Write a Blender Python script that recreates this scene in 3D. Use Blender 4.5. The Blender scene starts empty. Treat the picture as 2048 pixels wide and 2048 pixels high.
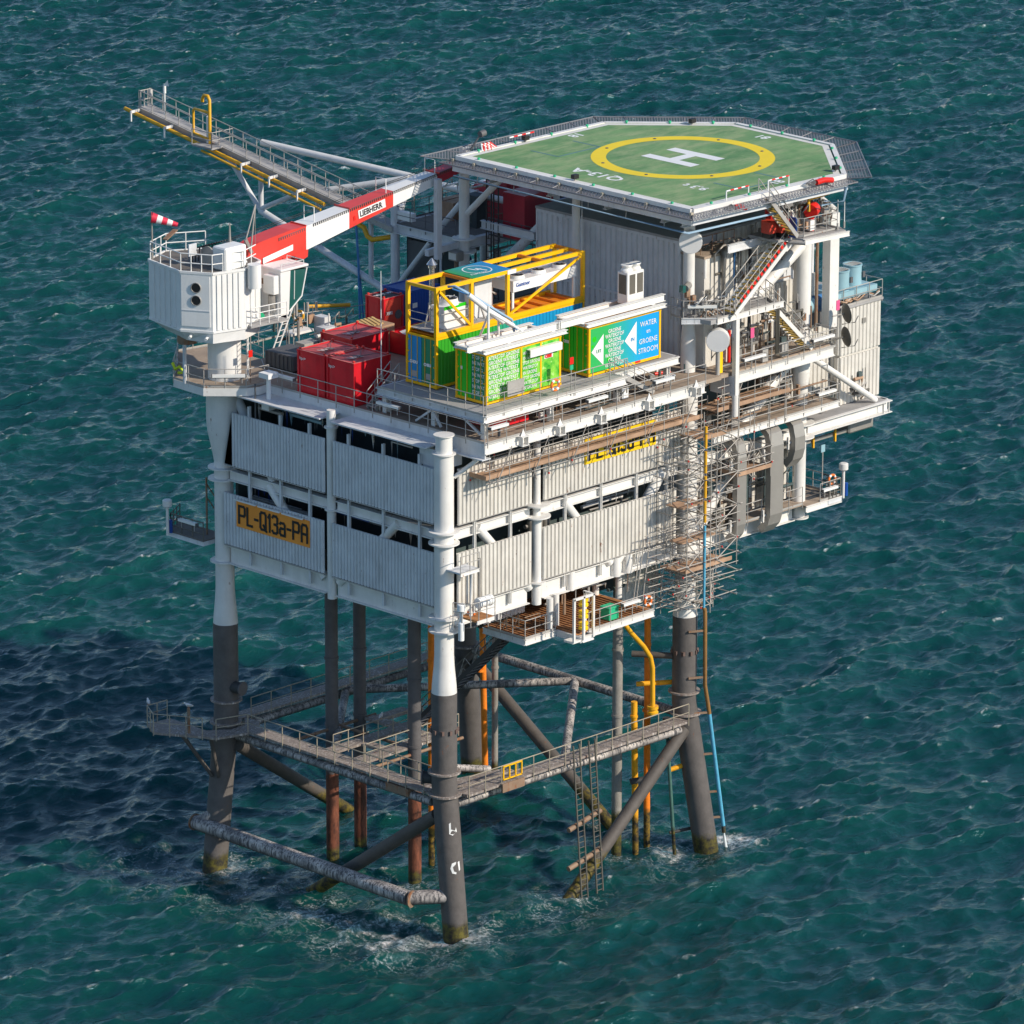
import bpy, bmesh, math, random
import numpy as np
from mathutils import Vector, Matrix
random.seed(7)
R = math.radians
sc = bpy.context.scene
col = sc.collection
V = Vector

# ------------------------------------------------------------------ mesh builder
class MB:
    def __init__(s): s.v=[]; s.f=[]; s.sm=[]
    def add(s, vs, fs, smooth=False):
        b=len(s.v); s.v.extend([tuple(p) for p in vs])
        s.f.extend([tuple(b+i for i in f) for f in fs]); s.sm.extend([smooth]*len(fs)); return s
    def box(s, x0,y0,z0,x1,y1,z1):
        return s.add([(x0,y0,z0),(x1,y0,z0),(x1,y1,z0),(x0,y1,z0),(x0,y0,z1),(x1,y0,z1),(x1,y1,z1),(x0,y1,z1)],
              [(3,2,1,0),(4,5,6,7),(0,1,5,4),(1,2,6,5),(2,3,7,6),(3,0,4,7)])
    def beam(s, a, b, w, h, up=(0,0,1)):
        a=V(a); b=V(b); d=(b-a).normalized(); u=V(up)
        if abs(d.dot(u))>.98: u=V((0,1,0)) if abs(d.y)<.9 else V((1,0,0))
        r=d.cross(u).normalized(); u=r.cross(d).normalized()
        r*=w/2; u*=h/2
        vs=[a-r-u,a+r-u,a+r+u,a-r+u,b-r-u,b+r-u,b+r+u,b-r+u]
        return s.add(vs,[(0,1,2,3),(7,6,5,4),(1,0,4,5),(2,1,5,6),(3,2,6,7),(0,3,7,4)])
    def ibeam(s, a, b, w, h, t=.05, up=(0,0,1)):
        a=V(a); b=V(b); d=(b-a).normalized(); u=V(up)
        if abs(d.dot(u))>.98: u=V((0,1,0))
        r=d.cross(u).normalized(); u=r.cross(d).normalized()
        o=u*(h/2-t/2)
        s.beam(a+o,b+o,w,t,up); s.beam(a-o,b-o,w,t,up); s.beam(a,b,t,h-2*t,up); return s
    def tube(s, a, b, r, n=8, r2=None, cap=True):
        a=V(a); b=V(b); d=(b-a)
        if d.length<1e-6: return s
        d.normalize(); u=V((0,0,1)) if abs(d.z)<.9 else V((1,0,0))
        x=d.cross(u).normalized(); y=d.cross(x); r2=r if r2 is None else r2
        vs=[a+(x*math.cos(2*math.pi*i/n)+y*math.sin(2*math.pi*i/n))*r for i in range(n)]
        vs+=[b+(x*math.cos(2*math.pi*i/n)+y*math.sin(2*math.pi*i/n))*r2 for i in range(n)]
        s.add(vs,[(i,(i+1)%n,n+(i+1)%n,n+i) for i in range(n)],True)
        if cap:
            s.add(vs[:n],[tuple(reversed(range(n)))]); s.add(vs[n:],[tuple(range(n))])
        return s
    def path(s, pts, r, n=8):
        pts=[V(p) for p in pts]; rings=[]
        for i,p in enumerate(pts):
            d=((pts[min(i+1,len(pts)-1)]-p).normalized()+(p-pts[max(i-1,0)]).normalized()).normalized()
            if i==0: ref=V((0,0,1)) if abs(d.z)<.9 else V((1,0,0))
            x=d.cross(ref).normalized(); y=d.cross(x).normalized(); ref=x.cross(d)*1.0 if False else ref
            if abs(d.dot(ref))>.95: ref=V((0,0,1)) if abs(d.z)<.9 else V((1,0,0))
            rings.append([p+(x*math.cos(2*math.pi*k/n)+y*math.sin(2*math.pi*k/n))*r for k in range(n)])
        # align successive rings
        for i in range(1,len(rings)):
            best=min(range(n),key=lambda o:sum((rings[i][(k+o)%n]-rings[i-1][k]).length for k in (0,n//3,2*n//3)))
            rings[i]=[rings[i][(k+best)%n] for k in range(n)]
        vs=[q for g in rings for q in g]; fs=[]
        for i in range(len(rings)-1):
            fs+=[(i*n+k,i*n+(k+1)%n,(i+1)*n+(k+1)%n,(i+1)*n+k) for k in range(n)]
        s.add(vs,fs,True); s.add(rings[0],[tuple(reversed(range(n)))]); s.add(rings[-1],[tuple(range(n))]); return s
    def prism(s, poly, z0, z1, poly2=None):
        n=len(poly); p2=poly2 or poly
        vs=[(x,y,z0) for x,y in poly]+[(x,y,z1) for x,y in p2]
        return s.add(vs,[tuple(reversed(range(n))),tuple(range(n,2*n))]+[(i,(i+1)%n,n+(i+1)%n,n+i) for i in range(n)])
    def lathe(s, c, prof, n=32):
        cx,cy=c; vs=[]
        for r,z in prof: vs+=[(cx+r*math.cos(2*math.pi*k/n),cy+r*math.sin(2*math.pi*k/n),z) for k in range(n)]
        for i in range(len(prof)-1):
            a=prof[i];b=prof[i+1]
            s.add([vs[i*n+k] for k in range(n)]+[vs[(i+1)*n+k] for k in range(n)],[(k,(k+1)%n,n+(k+1)%n,n+k) for k in range(n)],True)
        s.add(vs[:n],[tuple(reversed(range(n)))]); s.add(vs[-n:],[tuple(range(n))]); return s
    def quad(s, *p): return s.add(p,[tuple(range(len(p)))])
    def corr(s, o, ud, wd, L, H, pitch=.3, dep=.05, th=.0):
        """trapezoidal sheet: ribs run along wd, profile runs along ud, depth outwards"""
        o=V(o); ud=V(ud).normalized(); wd=V(wd).normalized(); nd=ud.cross(wd).normalized()
        m=max(1,int(round(L/pitch))); p=L/m; xs=[]
        for i in range(m): xs+=[(i*p,0),(i*p+p*.14,1),(i*p+p*.72,1),(i*p+p*.86,0)]
        xs.append((L,0)); vs=[]
        for x,d in xs: vs.append(o+ud*x+nd*d*dep)
        for x,d in xs: vs.append(o+ud*x+nd*d*dep+wd*H)
        n=len(xs); s.add(vs,[(i,i+1,n+i+1,n+i) for i in range(n-1)])
        q=-nd*.03
        s.add([o+q,o+ud*L+q,o+ud*L+wd*H+q,o+wd*H+q],[(3,2,1,0)])
        return s
    def xf(s, M):
        s.v=[tuple(M@V(p)) for p in s.v]; return s
    def build(s, name, mat, parent=None, bevel=0):
        me=bpy.data.meshes.new(name); me.from_pydata(s.v,[],s.f); me.update()
        me.polygons.foreach_set('use_smooth',s.sm)
        if isinstance(mat,(list,tuple)): 
            for m in mat: me.materials.append(m)
        else: me.materials.append(mat)
        o=bpy.data.objects.new(name,me); col.objects.link(o)
        if parent is not None:
            o.parent=parent; o.matrix_parent_inverse=Matrix.Translation(-V(parent.location)) if parent.type=='EMPTY' else Matrix.Identity(4)
        if bevel:
            b=o.modifiers.new('b','BEVEL'); b.width=bevel; b.segments=1; b.limit_method='ANGLE'
        return o

def thing(name,label,cat,loc=(0,0,0),group=None):
    o=bpy.data.objects.new(name,None); col.objects.link(o); o.location=loc; o.empty_display_size=.3
    o['label']=label; o['category']=cat
    if group: o['group']=group
    return o
def tag(o,label,cat,group=None,kind=None):
    if label: o['label']=label
    if cat: o['category']=cat
    if group: o['group']=group
    if kind: o['kind']=kind
    return o
def dup(root, delta, label=None):
    """copy a thing with its parts and sub-parts, moved by delta"""
    r=root.copy(); col.objects.link(r); r.location=V(root.location)+V(delta)
    if label: r['label']=label
    for ch in list(root.children):
        c=ch.copy(); col.objects.link(c); c.parent=r; c.matrix_parent_inverse=ch.matrix_parent_inverse.copy()
        for g in list(ch.children):
            d=g.copy(); col.objects.link(d); d.parent=c; d.matrix_parent_inverse=g.matrix_parent_inverse.copy()
    return r

def text(name, body, origin, xd, yd, size, mat, parent, bold=0.0, lift=.012, align='LEFT', sx=1.0, depth=.0):
    cu=bpy.data.curves.new(name,'FONT'); cu.body=body; cu.size=size; cu.align_x=align; cu.offset=bold; cu.resolution_u=2
    cu.extrude=depth
    t=bpy.data.objects.new(name,cu); col.objects.link(t)
    dg=bpy.context.evaluated_depsgraph_get(); me=bpy.data.meshes.new_from_object(t.evaluated_get(dg))
    bpy.data.objects.remove(t); bpy.data.curves.remove(cu)
    xd=V(xd).normalized(); yd=V(yd).normalized(); zd=xd.cross(yd).normalized()
    M=Matrix((( xd.x*sx,yd.x,zd.x,0),(xd.y*sx,yd.y,zd.y,0),(xd.z*sx,yd.z,zd.z,0),(0,0,0,1)))
    M.translation=V(origin)+zd*lift
    me.transform(M); me.materials.clear(); me.materials.append(mat)
    o=bpy.data.objects.new(name,me); col.objects.link(o)
    if parent is not None:
        o.parent=parent; o.matrix_parent_inverse=Matrix.Translation(-V(parent.location)) if parent.type=='EMPTY' else Matrix.Identity(4)
    return o

# ------------------------------------------------------------------ materials
def newmat(name):
    m=bpy.data.materials.new(name); m.use_nodes=True; nt=m.node_tree; nt.nodes.clear()
    out=nt.nodes.new('ShaderNodeOutputMaterial'); b=nt.nodes.new('ShaderNodeBsdfPrincipled')
    nt.links.new(b.outputs[0],out.inputs[0]); return m,nt,b
def N(nt,t,**k):
    n=nt.nodes.new(t)
    for a,v in k.items(): setattr(n,a,v)
    return n
def noise(nt,scale,detail=4,rough=.6,vec=None,sc3=None):
    g=N(nt,'ShaderNodeNewGeometry'); src=g.outputs['Position']
    if sc3:
        mp=N(nt,'ShaderNodeMapping'); mp.inputs['Scale'].default_value=sc3; nt.links.new(src,mp.inputs[0]); src=mp.outputs[0]
    n=N(nt,'ShaderNodeTexNoise'); n.inputs['Scale'].default_value=scale; n.inputs['Detail'].default_value=detail; n.inputs['Roughness'].default_value=rough
    nt.links.new(src,n.inputs['Vector']); return n.outputs['Fac']
def ramp(nt,src,stops):
    r=N(nt,'ShaderNodeValToRGB'); e=r.color_ramp.elements
    while len(e)<len(stops): e.new(.5)
    for i,(p,c) in enumerate(stops):
        e[i].position=p; e[i].color=(c,c,c,1) if isinstance(c,(int,float)) else (*c,1)
    nt.links.new(src,r.inputs[0]); return r.outputs[0]
def mix(nt,fac,a,b,mode='MIX'):
    m=N(nt,'ShaderNodeMix',data_type='RGBA',blend_type=mode)
    for s,v in ((0,fac),(6,a),(7,b)):
        if hasattr(v,'links'): nt.links.new(v,m.inputs[s])
        elif isinstance(v,(int,float)): m.inputs[s].default_value=v
        else: m.inputs[s].default_value=(*v,1)
    return m.outputs[2]
def paint(name,c,rough=.5,var=.18,rust=0.0,rustc=(.22,.08,.03),metal=0.0,dirt=0.0,dirtc=(.16,.13,.10),bump=0):
    m,nt,b=newmat(name)
    lo=tuple(x*(1-var) for x in c); hi=tuple(min(1,x*(1+var*.5)) for x in c)
    cc=mix(nt,ramp(nt,noise(nt,.9,6,.65),[(.3,0),(.7,1)]),lo,hi)
    if dirt:
        cc=mix(nt,ramp(nt,noise(nt,1.6,8,.7,sc3=(1,1,.22)),[(.52,0),(.75,dirt)]),cc,dirtc)
    if dirt:
        cc=mix(nt,ramp(nt,noise(nt,4.5,6,.65,sc3=(1,1,.05)),[(.52,0),(.72,min(.6,dirt*1.2))]),cc,tuple(x*.72+y*.1 for x,y in zip(c,dirtc)))
        cc=mix(nt,ramp(nt,noise(nt,.33,3,.5),[(.40,0),(.62,.22)]),cc,tuple(x*.78 for x in c))
    if rust:
        cc=mix(nt,ramp(nt,noise(nt,3.2,8,.7,sc3=(1,1,.35)),[(.66-rust*.25,0),(.72-rust*.22,1)]),cc,rustc)
    nt.links.new(cc,b.inputs['Base Color']); b.inputs['Roughness'].default_value=rough; b.inputs['Metallic'].default_value=metal
    if bump:
        bp=N(nt,'ShaderNodeBump'); bp.inputs['Strength'].default_value=bump; bp.inputs['Distance'].default_value=.03
        nt.links.new(noise(nt,9,5),bp.inputs['Height']); nt.links.new(bp.outputs[0],b.inputs['Normal'])
    return m
def zonemat(name,top,rustz=None,algz=1.6,rustc=(.20,.065,.025),alg=(.12,.10,.010),guano=0,rust=.2,rough=.7):
    """painted steel that goes rusty below rustz and weedy at the waterline"""
    m,nt,b=newmat(name)
    g=N(nt,'ShaderNodeNewGeometry'); sx=N(nt,'ShaderNodeSeparateXYZ'); nt.links.new(g.outputs['Position'],sx.inputs[0])
    lo=tuple(x*.72 for x in top)
    c=mix(nt,ramp(nt,noise(nt,1.3,7,.7),[(.35,0),(.65,1)]),lo,top)
    c=mix(nt,ramp(nt,noise(nt,2.6,8,.75,sc3=(1,1,.45)),[(.68-rust*.3,0),(.70-rust*.25,.85)]),c,rustc)
    def band(z0,wd):
        a=N(nt,'ShaderNodeMath',operation='MULTIPLY_ADD'); nt.links.new(noise(nt,1.7,6,.7),a.inputs[0]); a.inputs[1].default_value=-wd*2; a.inputs[2].default_value=wd+z0
        s2=N(nt,'ShaderNodeMath',operation='SUBTRACT'); nt.links.new(a.outputs[0],s2.inputs[0]); nt.links.new(sx.outputs[2],s2.inputs[1])
        r=N(nt,'ShaderNodeMapRange'); r.inputs[1].default_value=-.15; r.inputs[2].default_value=.25; nt.links.new(s2.outputs[0],r.inputs[0]); return r.outputs[0]
    if rustz is not None:
        rc=mix(nt,ramp(nt,noise(nt,1.3,8,.75,sc3=(1.5,1.5,.5)),[(.42,0),(.62,1)]),tuple(x*.28 for x in rustc),tuple(min(1,x*1.15) for x in rustc))
        c=mix(nt,band(rustz,2.2),c,rc)
    if algz is not None:
        ac=mix(nt,ramp(nt,noise(nt,2.5,8,.75),[(.42,0),(.62,1)]),(.012,.011,.008),alg)
        c=mix(nt,band(algz,.5),c,ac)
    if guano:
        nz=mix(nt,ramp(nt,noise(nt,.9,4,.6),[(.35,.25),(.65,1)]),(0,0,0),ramp(nt,noise(nt,4.2,9,.78,sc3=(1.9,1.9,.16)),[(.55-.1*guano,0),(.62-.1*guano,1)]))
        up=N(nt,'ShaderNodeSeparateXYZ'); nt.links.new(g.outputs['Normal'],up.inputs[0])
        mr=N(nt,'ShaderNodeMapRange'); mr.inputs[1].default_value=-.9; mr.inputs[2].default_value=.1; nt.links.new(up.outputs[2],mr.inputs[0])
        mm=N(nt,'ShaderNodeMath',operation='MULTIPLY'); nt.links.new(nz,mm.inputs[0]); nt.links.new(mr.outputs[0],mm.inputs[1])
        c=mix(nt,mm.outputs[0],c,(.62,.56,.51))
    nt.links.new(c,b.inputs['Base Color']); b.inputs['Roughness'].default_value=rough
    bp=N(nt,'ShaderNodeBump'); bp.inputs['Strength'].default_value=.35; bp.inputs['Distance'].default_value=.05
    nt.links.new(noise(nt,7,6),bp.inputs['Height']); nt.links.new(bp.outputs[0],b.inputs['Normal'])
    return m
M={}
M['white']=paint('white_paint',(.76,.74,.70),.45,.10,rust=.06,dirt=.22,dirtc=(.36,.30,.24))
M['clad']=paint('cladding_paint',(.66,.63,.57),.5,.14,rust=.10,dirt=.45,dirtc=(.40,.36,.31))
M['grey']=paint('grey_and_shade_side_paint',(.66,.67,.68),.5,.14,rust=.07,dirt=.3)  # plain grey, and the shade-side tone of white steel put into colour
M['house']=paint('crane_house_paint',(.80,.79,.76),.4,.06,dirt=.15,dirtc=(.42,.38,.33))
M['galv']=paint('galvanised_steel',(.42,.40,.37),.5,.2,rust=.16,metal=.15)
M['rusty']=paint('rusty_pipe',(.26,.17,.11),.7,.3,rust=.5)
M['deck']=paint('tan_deck',(.36,.28,.21),.8,.22,dirt=.5,dirtc=(.13,.10,.08),bump=.2)
M['darkdeck']=paint('dark_grating',(.16,.14,.12),.8,.25,dirt=.5,dirtc=(.07,.06,.05))
M['greydeck']=paint('grey_deck',(.36,.35,.34),.8,.2,dirt=.4,dirtc=(.2,.19,.18))
M['dark']=paint('dark_interior',(.035,.05,.055),.7,.4)  # near-black tone that mostly stands for interior shade
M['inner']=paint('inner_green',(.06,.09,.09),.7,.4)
M['black']=paint('black',(.012,.012,.012),.5,.2)
M['darkgrey']=paint('dark_grey',(.10,.10,.105),.6,.2)
M['yellow']=paint('yellow_paint',(.95,.50,.003),.4,.12,rust=.04,rustc=(.5,.16,.01))
M['pipeyellow']=paint('pipe_yellow',(.78,.40,.015),.45,.15,rust=.1,rustc=(.45,.16,.02))
M['orange']=paint('orange_and_shaded_yellow',(.78,.24,.01),.5,.15,dirt=.2)
M['green']=paint('container_green',(.015,.55,.006),.4,.12,dirt=.06)
M['tealgreen']=paint('container_teal',(.015,.26,.12),.4,.10)
M['blue']=paint('container_sky_blue',(.008,.28,.60),.4,.10)
M['dblue']=paint('container_blue',(.008,.075,.36),.4,.2,dirt=.1)
M['red']=paint('container_red',(.72,.012,.024),.4,.22,dirt=.2,dirtc=(.14,.02,.015))
M['redtop']=paint('container_red_roof',(.58,.08,.08),.55,.3,dirt=.5,dirtc=(.16,.05,.05),rust=.06)
M['redlight']=paint('sunlit_and_salmon_red',(.62,.06,.035),.5,.2,dirt=.2,dirtc=(.3,.03,.02))  # salmon boxes, and the painted sunlight on the tall red container's side
M['craner']=paint('crane_red',(.72,.055,.04),.4,.12,dirt=.1)
M['cranedr']=paint('crane_dark_red',(.42,.02,.04),.45,.2)
M['signorange']=paint('sign_orange',(1.0,.33,.04),.5,.12,rust=.03)
M['signyellow']=paint('sign_yellow',(.88,.56,.005),.5,.08)
M['firered']=paint('fire_red',(.75,.02,.012),.35,.1)
M['purewhite']=paint('marking_white',(.80,.80,.78),.5,.06)
M['linewhite']=paint('worn_white_line',(.74,.72,.66),.6,.10,dirt=.3,dirtc=(.4,.36,.3))
M['ringyellow']=paint('ring_yellow',(.86,.63,.012),.6,.06,dirt=.1,dirtc=(.5,.4,.1))
M['paleblue']=paint('pale_blue_paint',(.28,.46,.52),.5,.1,dirt=.1)
M['hoseblue']=paint('hose_blue',(.06,.22,.50),.45,.1)
M['pipeblue']=paint('pipe_blue',(.10,.38,.62),.45,.15,rust=.06)
M['palepipe']=paint('pale_blue_pipe',(.28,.42,.55),.5,.1)
M['steel']=paint('dull_steel_duct',(.34,.32,.29),.42,.1,metal=.35)
M['shiny']=paint('stainless',(.55,.54,.52),.25,.1,metal=.9)
M['wood']=paint('scaffold_board',(.43,.27,.17),.8,.35,dirt=.4,dirtc=(.16,.10,.07))
M['scaf']=paint('scaffold_tube',(.42,.39,.35),.5,.25,rust=.2,rustc=(.30,.12,.06),metal=.2)
M['scafred']=paint('scaffold_clip_red',(.5,.04,.03),.5,.2)
M['glass']=paint('cab_glass',(.02,.10,.09),.08,.1)
M['lamp']=paint('lamp_cover',(.78,.77,.73),.35,.05)
M['pink']=paint('pink_sign',(.75,.10,.25),.5,.1)
M['exitgreen']=paint('exit_green',(.02,.42,.20),.5,.1)
M['louvre']=paint('louvre_brown',(.12,.11,.09),.6,.2)
M['hivis']=paint('hivis_yellow',(.6,.7,.02),.5,.1)
M['lifeorange']=paint('life_orange',(.85,.20,.03),.5,.1)
M['gull']=paint('gull_white',(.75,.74,.72),.7,.1)
M['netwire']=paint('net_wire',(.22,.22,.23),.5,.2,metal=.3)
M['leg']=zonemat('leg_grey',(.12,.107,.10),None,.95,rust=.13)
M['legdark']=zonemat('leg_brace_grey',(.105,.09,.078),None,1.9,rust=.12,alg=(.16,.12,.01))
M['railbrown']=paint('stained_railing',(.36,.31,.23),.6,.3,rust=.2)
M['pile']=zonemat('pile_grey',(.125,.115,.115),5.6,.8,rust=.04,rustc=(.20,.062,.030))
M['guano']=zonemat('guano_pipe',(.085,.08,.082),None,None,guano=1.0,rust=.05)
M['walk']=zonemat('walkway_plate',(.26,.215,.185),None,None,guano=.35,rust=.25)
M['legrust']=paint('shim_rust',(.14,.09,.075),.7,.3,rust=.2)
M['corange']=zonemat('riser_orange',(.95,.25,.008),1.5,2.2,rust=.08,rustc=(.35,.09,.02),alg=(.25,.15,.01))
M['cyellow']=zonemat('riser_yellow',(.95,.43,.008),None,2.2,rust=.10,rustc=(.4,.13,.02),alg=(.25,.15,.01))
M['cgreen']=zonemat('riser_green',(.07,.17,.14),None,1.5,rust=.04)
M['cgrey']=zonemat('riser_beige',(.30,.28,.25),None,2.5,rust=.04)
M['cbrown']=zonemat('riser_brown',(.30,.15,.04),None,.3,rust=.3)
M['cblue']=zonemat('caisson_blue',(.10,.42,.62),None,.3,rust=.04)
M['cdark']=zonemat('riser_dark',(.05,.05,.05),None,1.0,rust=.05)
M['hpgrat']=paint('rusty_grating',(.45,.20,.07),.8,.35,dirt=.4,dirtc=(.2,.1,.05))
M['salmon']=paint('worn_salmon_edge',(.68,.28,.22),.6,.2); M['greyp']=paint('faded_lettering',(.55,.42,.40),.6,.3)
M['gbar']=paint('grating_bar',(.28,.13,.06),.8,.4,rust=.3)
M['steptread']=paint('step_tread',(.50,.34,.08),.6,.3)
M['radome']=paint('radome_grey',(.80,.78,.76),.5,.08)
# helideck green with scuffs
m,nt,b=newmat('helideck_green')
c=mix(nt,ramp(nt,noise(nt,.35,8,.7),[(.3,0),(.7,1)]),(.07,.19,.065),(.19,.34,.13))
c=mix(nt,ramp(nt,noise(nt,.8,10,.75,sc3=(.5,1.6,1)),[(.44,0),(.64,.85)]),c,(.30,.36,.18))
c=mix(nt,ramp(nt,noise(nt,3,8,.7),[(.60,0),(.78,.6)]),c,(.07,.14,.06))
c=mix(nt,ramp(nt,noise(nt,2.2,9,.75,sc3=(.25,2.6,1)),[(.58,0),(.70,.45)]),c,(.10,.13,.07))
c=mix(nt,ramp(nt,noise(nt,2.2,9,.75,sc3=(2.6,.3,1)),[(.60,0),(.72,.4)]),c,(.34,.40,.24))
nt.links.new(c,b.inputs['Base Color']); b.inputs['Roughness'].default_value=.75; M['heligreen']=m
# net: diamond mesh with real holes
m,nt,b=newmat('safety_net')
tc=N(nt,'ShaderNodeTexCoord'); wv=[]
g=N(nt,'ShaderNodeNewGeometry'); sp=N(nt,'ShaderNodeSeparateXYZ'); nt.links.new(g.outputs['Position'],sp.inputs[0])
for sg in (1,-1):
    a=N(nt,'ShaderNodeMath',operation='MULTIPLY_ADD'); nt.links.new(sp.outputs[1],a.inputs[0]); a.inputs[1].default_value=sg; nt.links.new(sp.outputs[0],a.inputs[2])
    s1=N(nt,'ShaderNodeMath',operation='MULTIPLY'); nt.links.new(a.outputs[0],s1.inputs[0]); s1.inputs[1].default_value=4.2
    f=N(nt,'ShaderNodeMath',operation='FRACT'); nt.links.new(s1.outputs[0],f.inputs[0])
    l=N(nt,'ShaderNodeMath',operation='LESS_THAN'); nt.links.new(f.outputs[0],l.inputs[0]); l.inputs[1].default_value=.34; wv.append(l)
mx=N(nt,'ShaderNodeMath',operation='MAXIMUM'); nt.links.new(wv[0].outputs[0],mx.inputs[0]); nt.links.new(wv[1].outputs[0],mx.inputs[1])
b.inputs['Base Color'].default_value=(.17,.17,.18,1); b.inputs['Roughness'].default_value=.6; nt.links.new(mx.outputs[0],b.inputs['Alpha']); M['net']=m
# two-tone printed panel of the container: green to blue
def gradmat(name,x0,x1,ca,cb):
    m,nt,b=newmat(name); g=N(nt,'ShaderNodeNewGeometry'); s=N(nt,'ShaderNodeSeparateXYZ'); nt.links.new(g.outputs['Position'],s.inputs[0])
    r=N(nt,'ShaderNodeMapRange'); r.inputs[1].default_value=x0; r.inputs[2].default_value=x1; nt.links.new(s.outputs[0],r.inputs[0])
    nt.links.new(mix(nt,r.outputs[0],ca,cb),b.inputs['Base Color']); b.inputs['Roughness'].default_value=.4; return m
M['adgrad']=gradmat('printed_panel',12.6,16.0,(.03,.42,.10),(.005,.33,.75))
M['sidegrad']=gradmat('long_container_side',7.5,11.0,(.035,.36,.02),(.008,.30,.58))
M['logograd']=gradmat('logo_plate',6.2,8.9,(.02,.30,.05),(.01,.22,.50))
# blotchy leaf-green print
m,nt,b=newmat('leaf_print')
c=mix(nt,ramp(nt,noise(nt,1.5,5,.6),[(.4,0),(.62,1)]),(.012,.34,.018),(.25,.62,.06))
c=mix(nt,ramp(nt,noise(nt,3.1,5,.6),[(.60,0),(.66,.7)]),c,(.55,.8,.3))
nt.links.new(c,b.inputs['Base Color']); b.inputs['Roughness'].default_value=.4; M['leaf']=m
# ------------------------------------------------------------------ camera, sky, sun
CP=V((-219.211,-217.463,118.900)); az,el,roll=R(224.0627),R(16.8453),R(.1407)
fw=-V((math.cos(el)*math.cos(az),math.cos(el)*math.sin(az),math.sin(el)))
rt=fw.cross(V((0,0,1))).normalized(); up=rt.cross(fw)
r2=rt*math.cos(roll)+up*math.sin(roll); u2=-rt*math.sin(roll)+up*math.cos(roll)
cd=bpy.data.cameras.new('camera'); cam=bpy.data.objects.new('camera',cd); col.objects.link(cam)
mt=Matrix((r2,u2,-fw)).transposed().to_4x4(); mt.translation=CP; cam.matrix_world=mt
cd.sensor_width=36; cd.lens=11502/2048*36; cd.clip_start=1; cd.clip_end=30000; sc.camera=cam
w=bpy.data.worlds.new('World'); sc.world=w; w.use_nodes=True; nt=w.node_tree
sky=nt.nodes.new('ShaderNodeTexSky'); sky.sky_type='NISHITA'; sky.sun_disc=False
SE,SAZ=R(31.5),R(-73)
sky.sun_elevation=SE; sky.sun_rotation=math.pi/2-SAZ; sky.air_density=1.0; sky.dust_density=.25; sky.ozone_density=3.0
bg=nt.nodes['Background']; nt.links.new(sky.outputs[0],bg.inputs[0]); bg.inputs[1].default_value=.15
sd=bpy.data.lights.new('sun','SUN'); sd.energy=4.7; sd.angle=R(.53); sd.color=(1,.90,.765)
so=bpy.data.objects.new('sun',sd); col.objects.link(so)
sdir=V((math.cos(SE)*math.cos(SAZ),math.cos(SE)*math.sin(SAZ),math.sin(SE)))
so.rotation_euler=sdir.to_track_quat('Z','Y').to_euler(); so.location=(60,-80,90)
sc.view_settings.view_transform='Standard'; sc.view_settings.look='None'; sc.view_settings.exposure=0; sc.view_settings.gamma=1

# ------------------------------------------------------------------ sea
def ocean(Nn,L,seed,wind_dir,peak,hs):
    rg=np.random.default_rng(seed); k=np.fft.fftfreq(Nn,d=L/Nn)*2*np.pi; kx,ky=np.meshgrid(k,k,indexing='ij')
    kk=np.sqrt(kx**2+ky**2); kk[0,0]=1; kp=2*np.pi/peak
    S=kk**-3.05*np.exp(-1.25*(kp/kk)**2); th=np.arctan2(ky,kx)-wind_dir
    D=(.10+np.cos(th/1.0)**4*(np.cos(th)>0)+.10*np.cos(th)**2); S=S*D; S[0,0]=0; S*=np.exp(-(kk*.12)**2)
    h=(rg.normal(size=(Nn,Nn))+1j*rg.normal(size=(Nn,Nn)))*np.sqrt(S)
    H=np.fft.ifft2(h); sc_=hs/4/np.real(H).std(); h*=sc_
    Z=np.real(np.fft.ifft2(h)); DX=np.real(np.fft.ifft2(-1j*kx/kk*h)); DY=np.real(np.fft.ifft2(-1j*ky/kk*h))
    ch=.9; jxx=1-ch*np.real(np.fft.ifft2(kx*kx/kk*h)); jyy=1-ch*np.real(np.fft.ifft2(ky*ky/kk*h)); jxy=-ch*np.real(np.fft.ifft2(kx*ky/kk*h))
    return Z,-ch*DX,-ch*DY,jxx*jyy-jxy*jxy
NN,LL=1640,410.0
Z,DX,DY,J=ocean(NN,LL,11,R(150),7.5,.44)
Z2_,DX2_,DY2_,J2_=ocean(NN,LL,5,R(132),19.0,.62)
Z+=Z2_; DX+=DX2_; DY+=DY2_; J=J+(J2_-1)*.6
# grid axes: a along the viewing azimuth, b across it
va=V((math.cos(az+math.pi),math.sin(az+math.pi))); vb=V((va.y,-va.x)); stp=LL/NN
ia=np.arange(0,1500); ib=np.arange(NN//2-440,NN//2+440)
A0=262.0
A,B=np.meshgrid(A0+ia*stp,(ib-NN//2)*stp,indexing='ij')
sub=lambda q:q[np.ix_(ia,ib)]
Zs,As,Bs,Js=sub(Z),sub(DX),sub(DY),sub(J)
# fade displacement at the rim so it meets the far water
fa=np.clip(np.minimum(np.minimum(ia[:,None],len(ia)-1-ia[:,None]),np.minimum(np.arange(len(ib))[None,:],len(ib)-1-np.arange(len(ib))[None,:]))/30.,0,1)
Aw=A+As*fa; Bw=B+Bs*fa
X=CP.x+va.x*Aw+vb.x*Bw; Y=CP.y+va.y*Aw+vb.y*Bw; Zw=Zs*fa
na,nb=A.shape; idx=np.arange(na*nb).reshape(na,nb)
q=np.stack([idx[:-1,:-1],idx[1:,:-1],idx[1:,1:],idx[:-1,1:]],-1).reshape(-1,4)
me=bpy.data.meshes.new('sea'); me.vertices.add(na*nb); me.vertices.foreach_set('co',np.stack([X,Y,Zw],-1).reshape(-1).astype(np.float32))
me.loops.add(q.size); me.loops.foreach_set('vertex_index',q.reshape(-1).astype(np.int32)); me.polygons.add(len(q))
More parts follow.
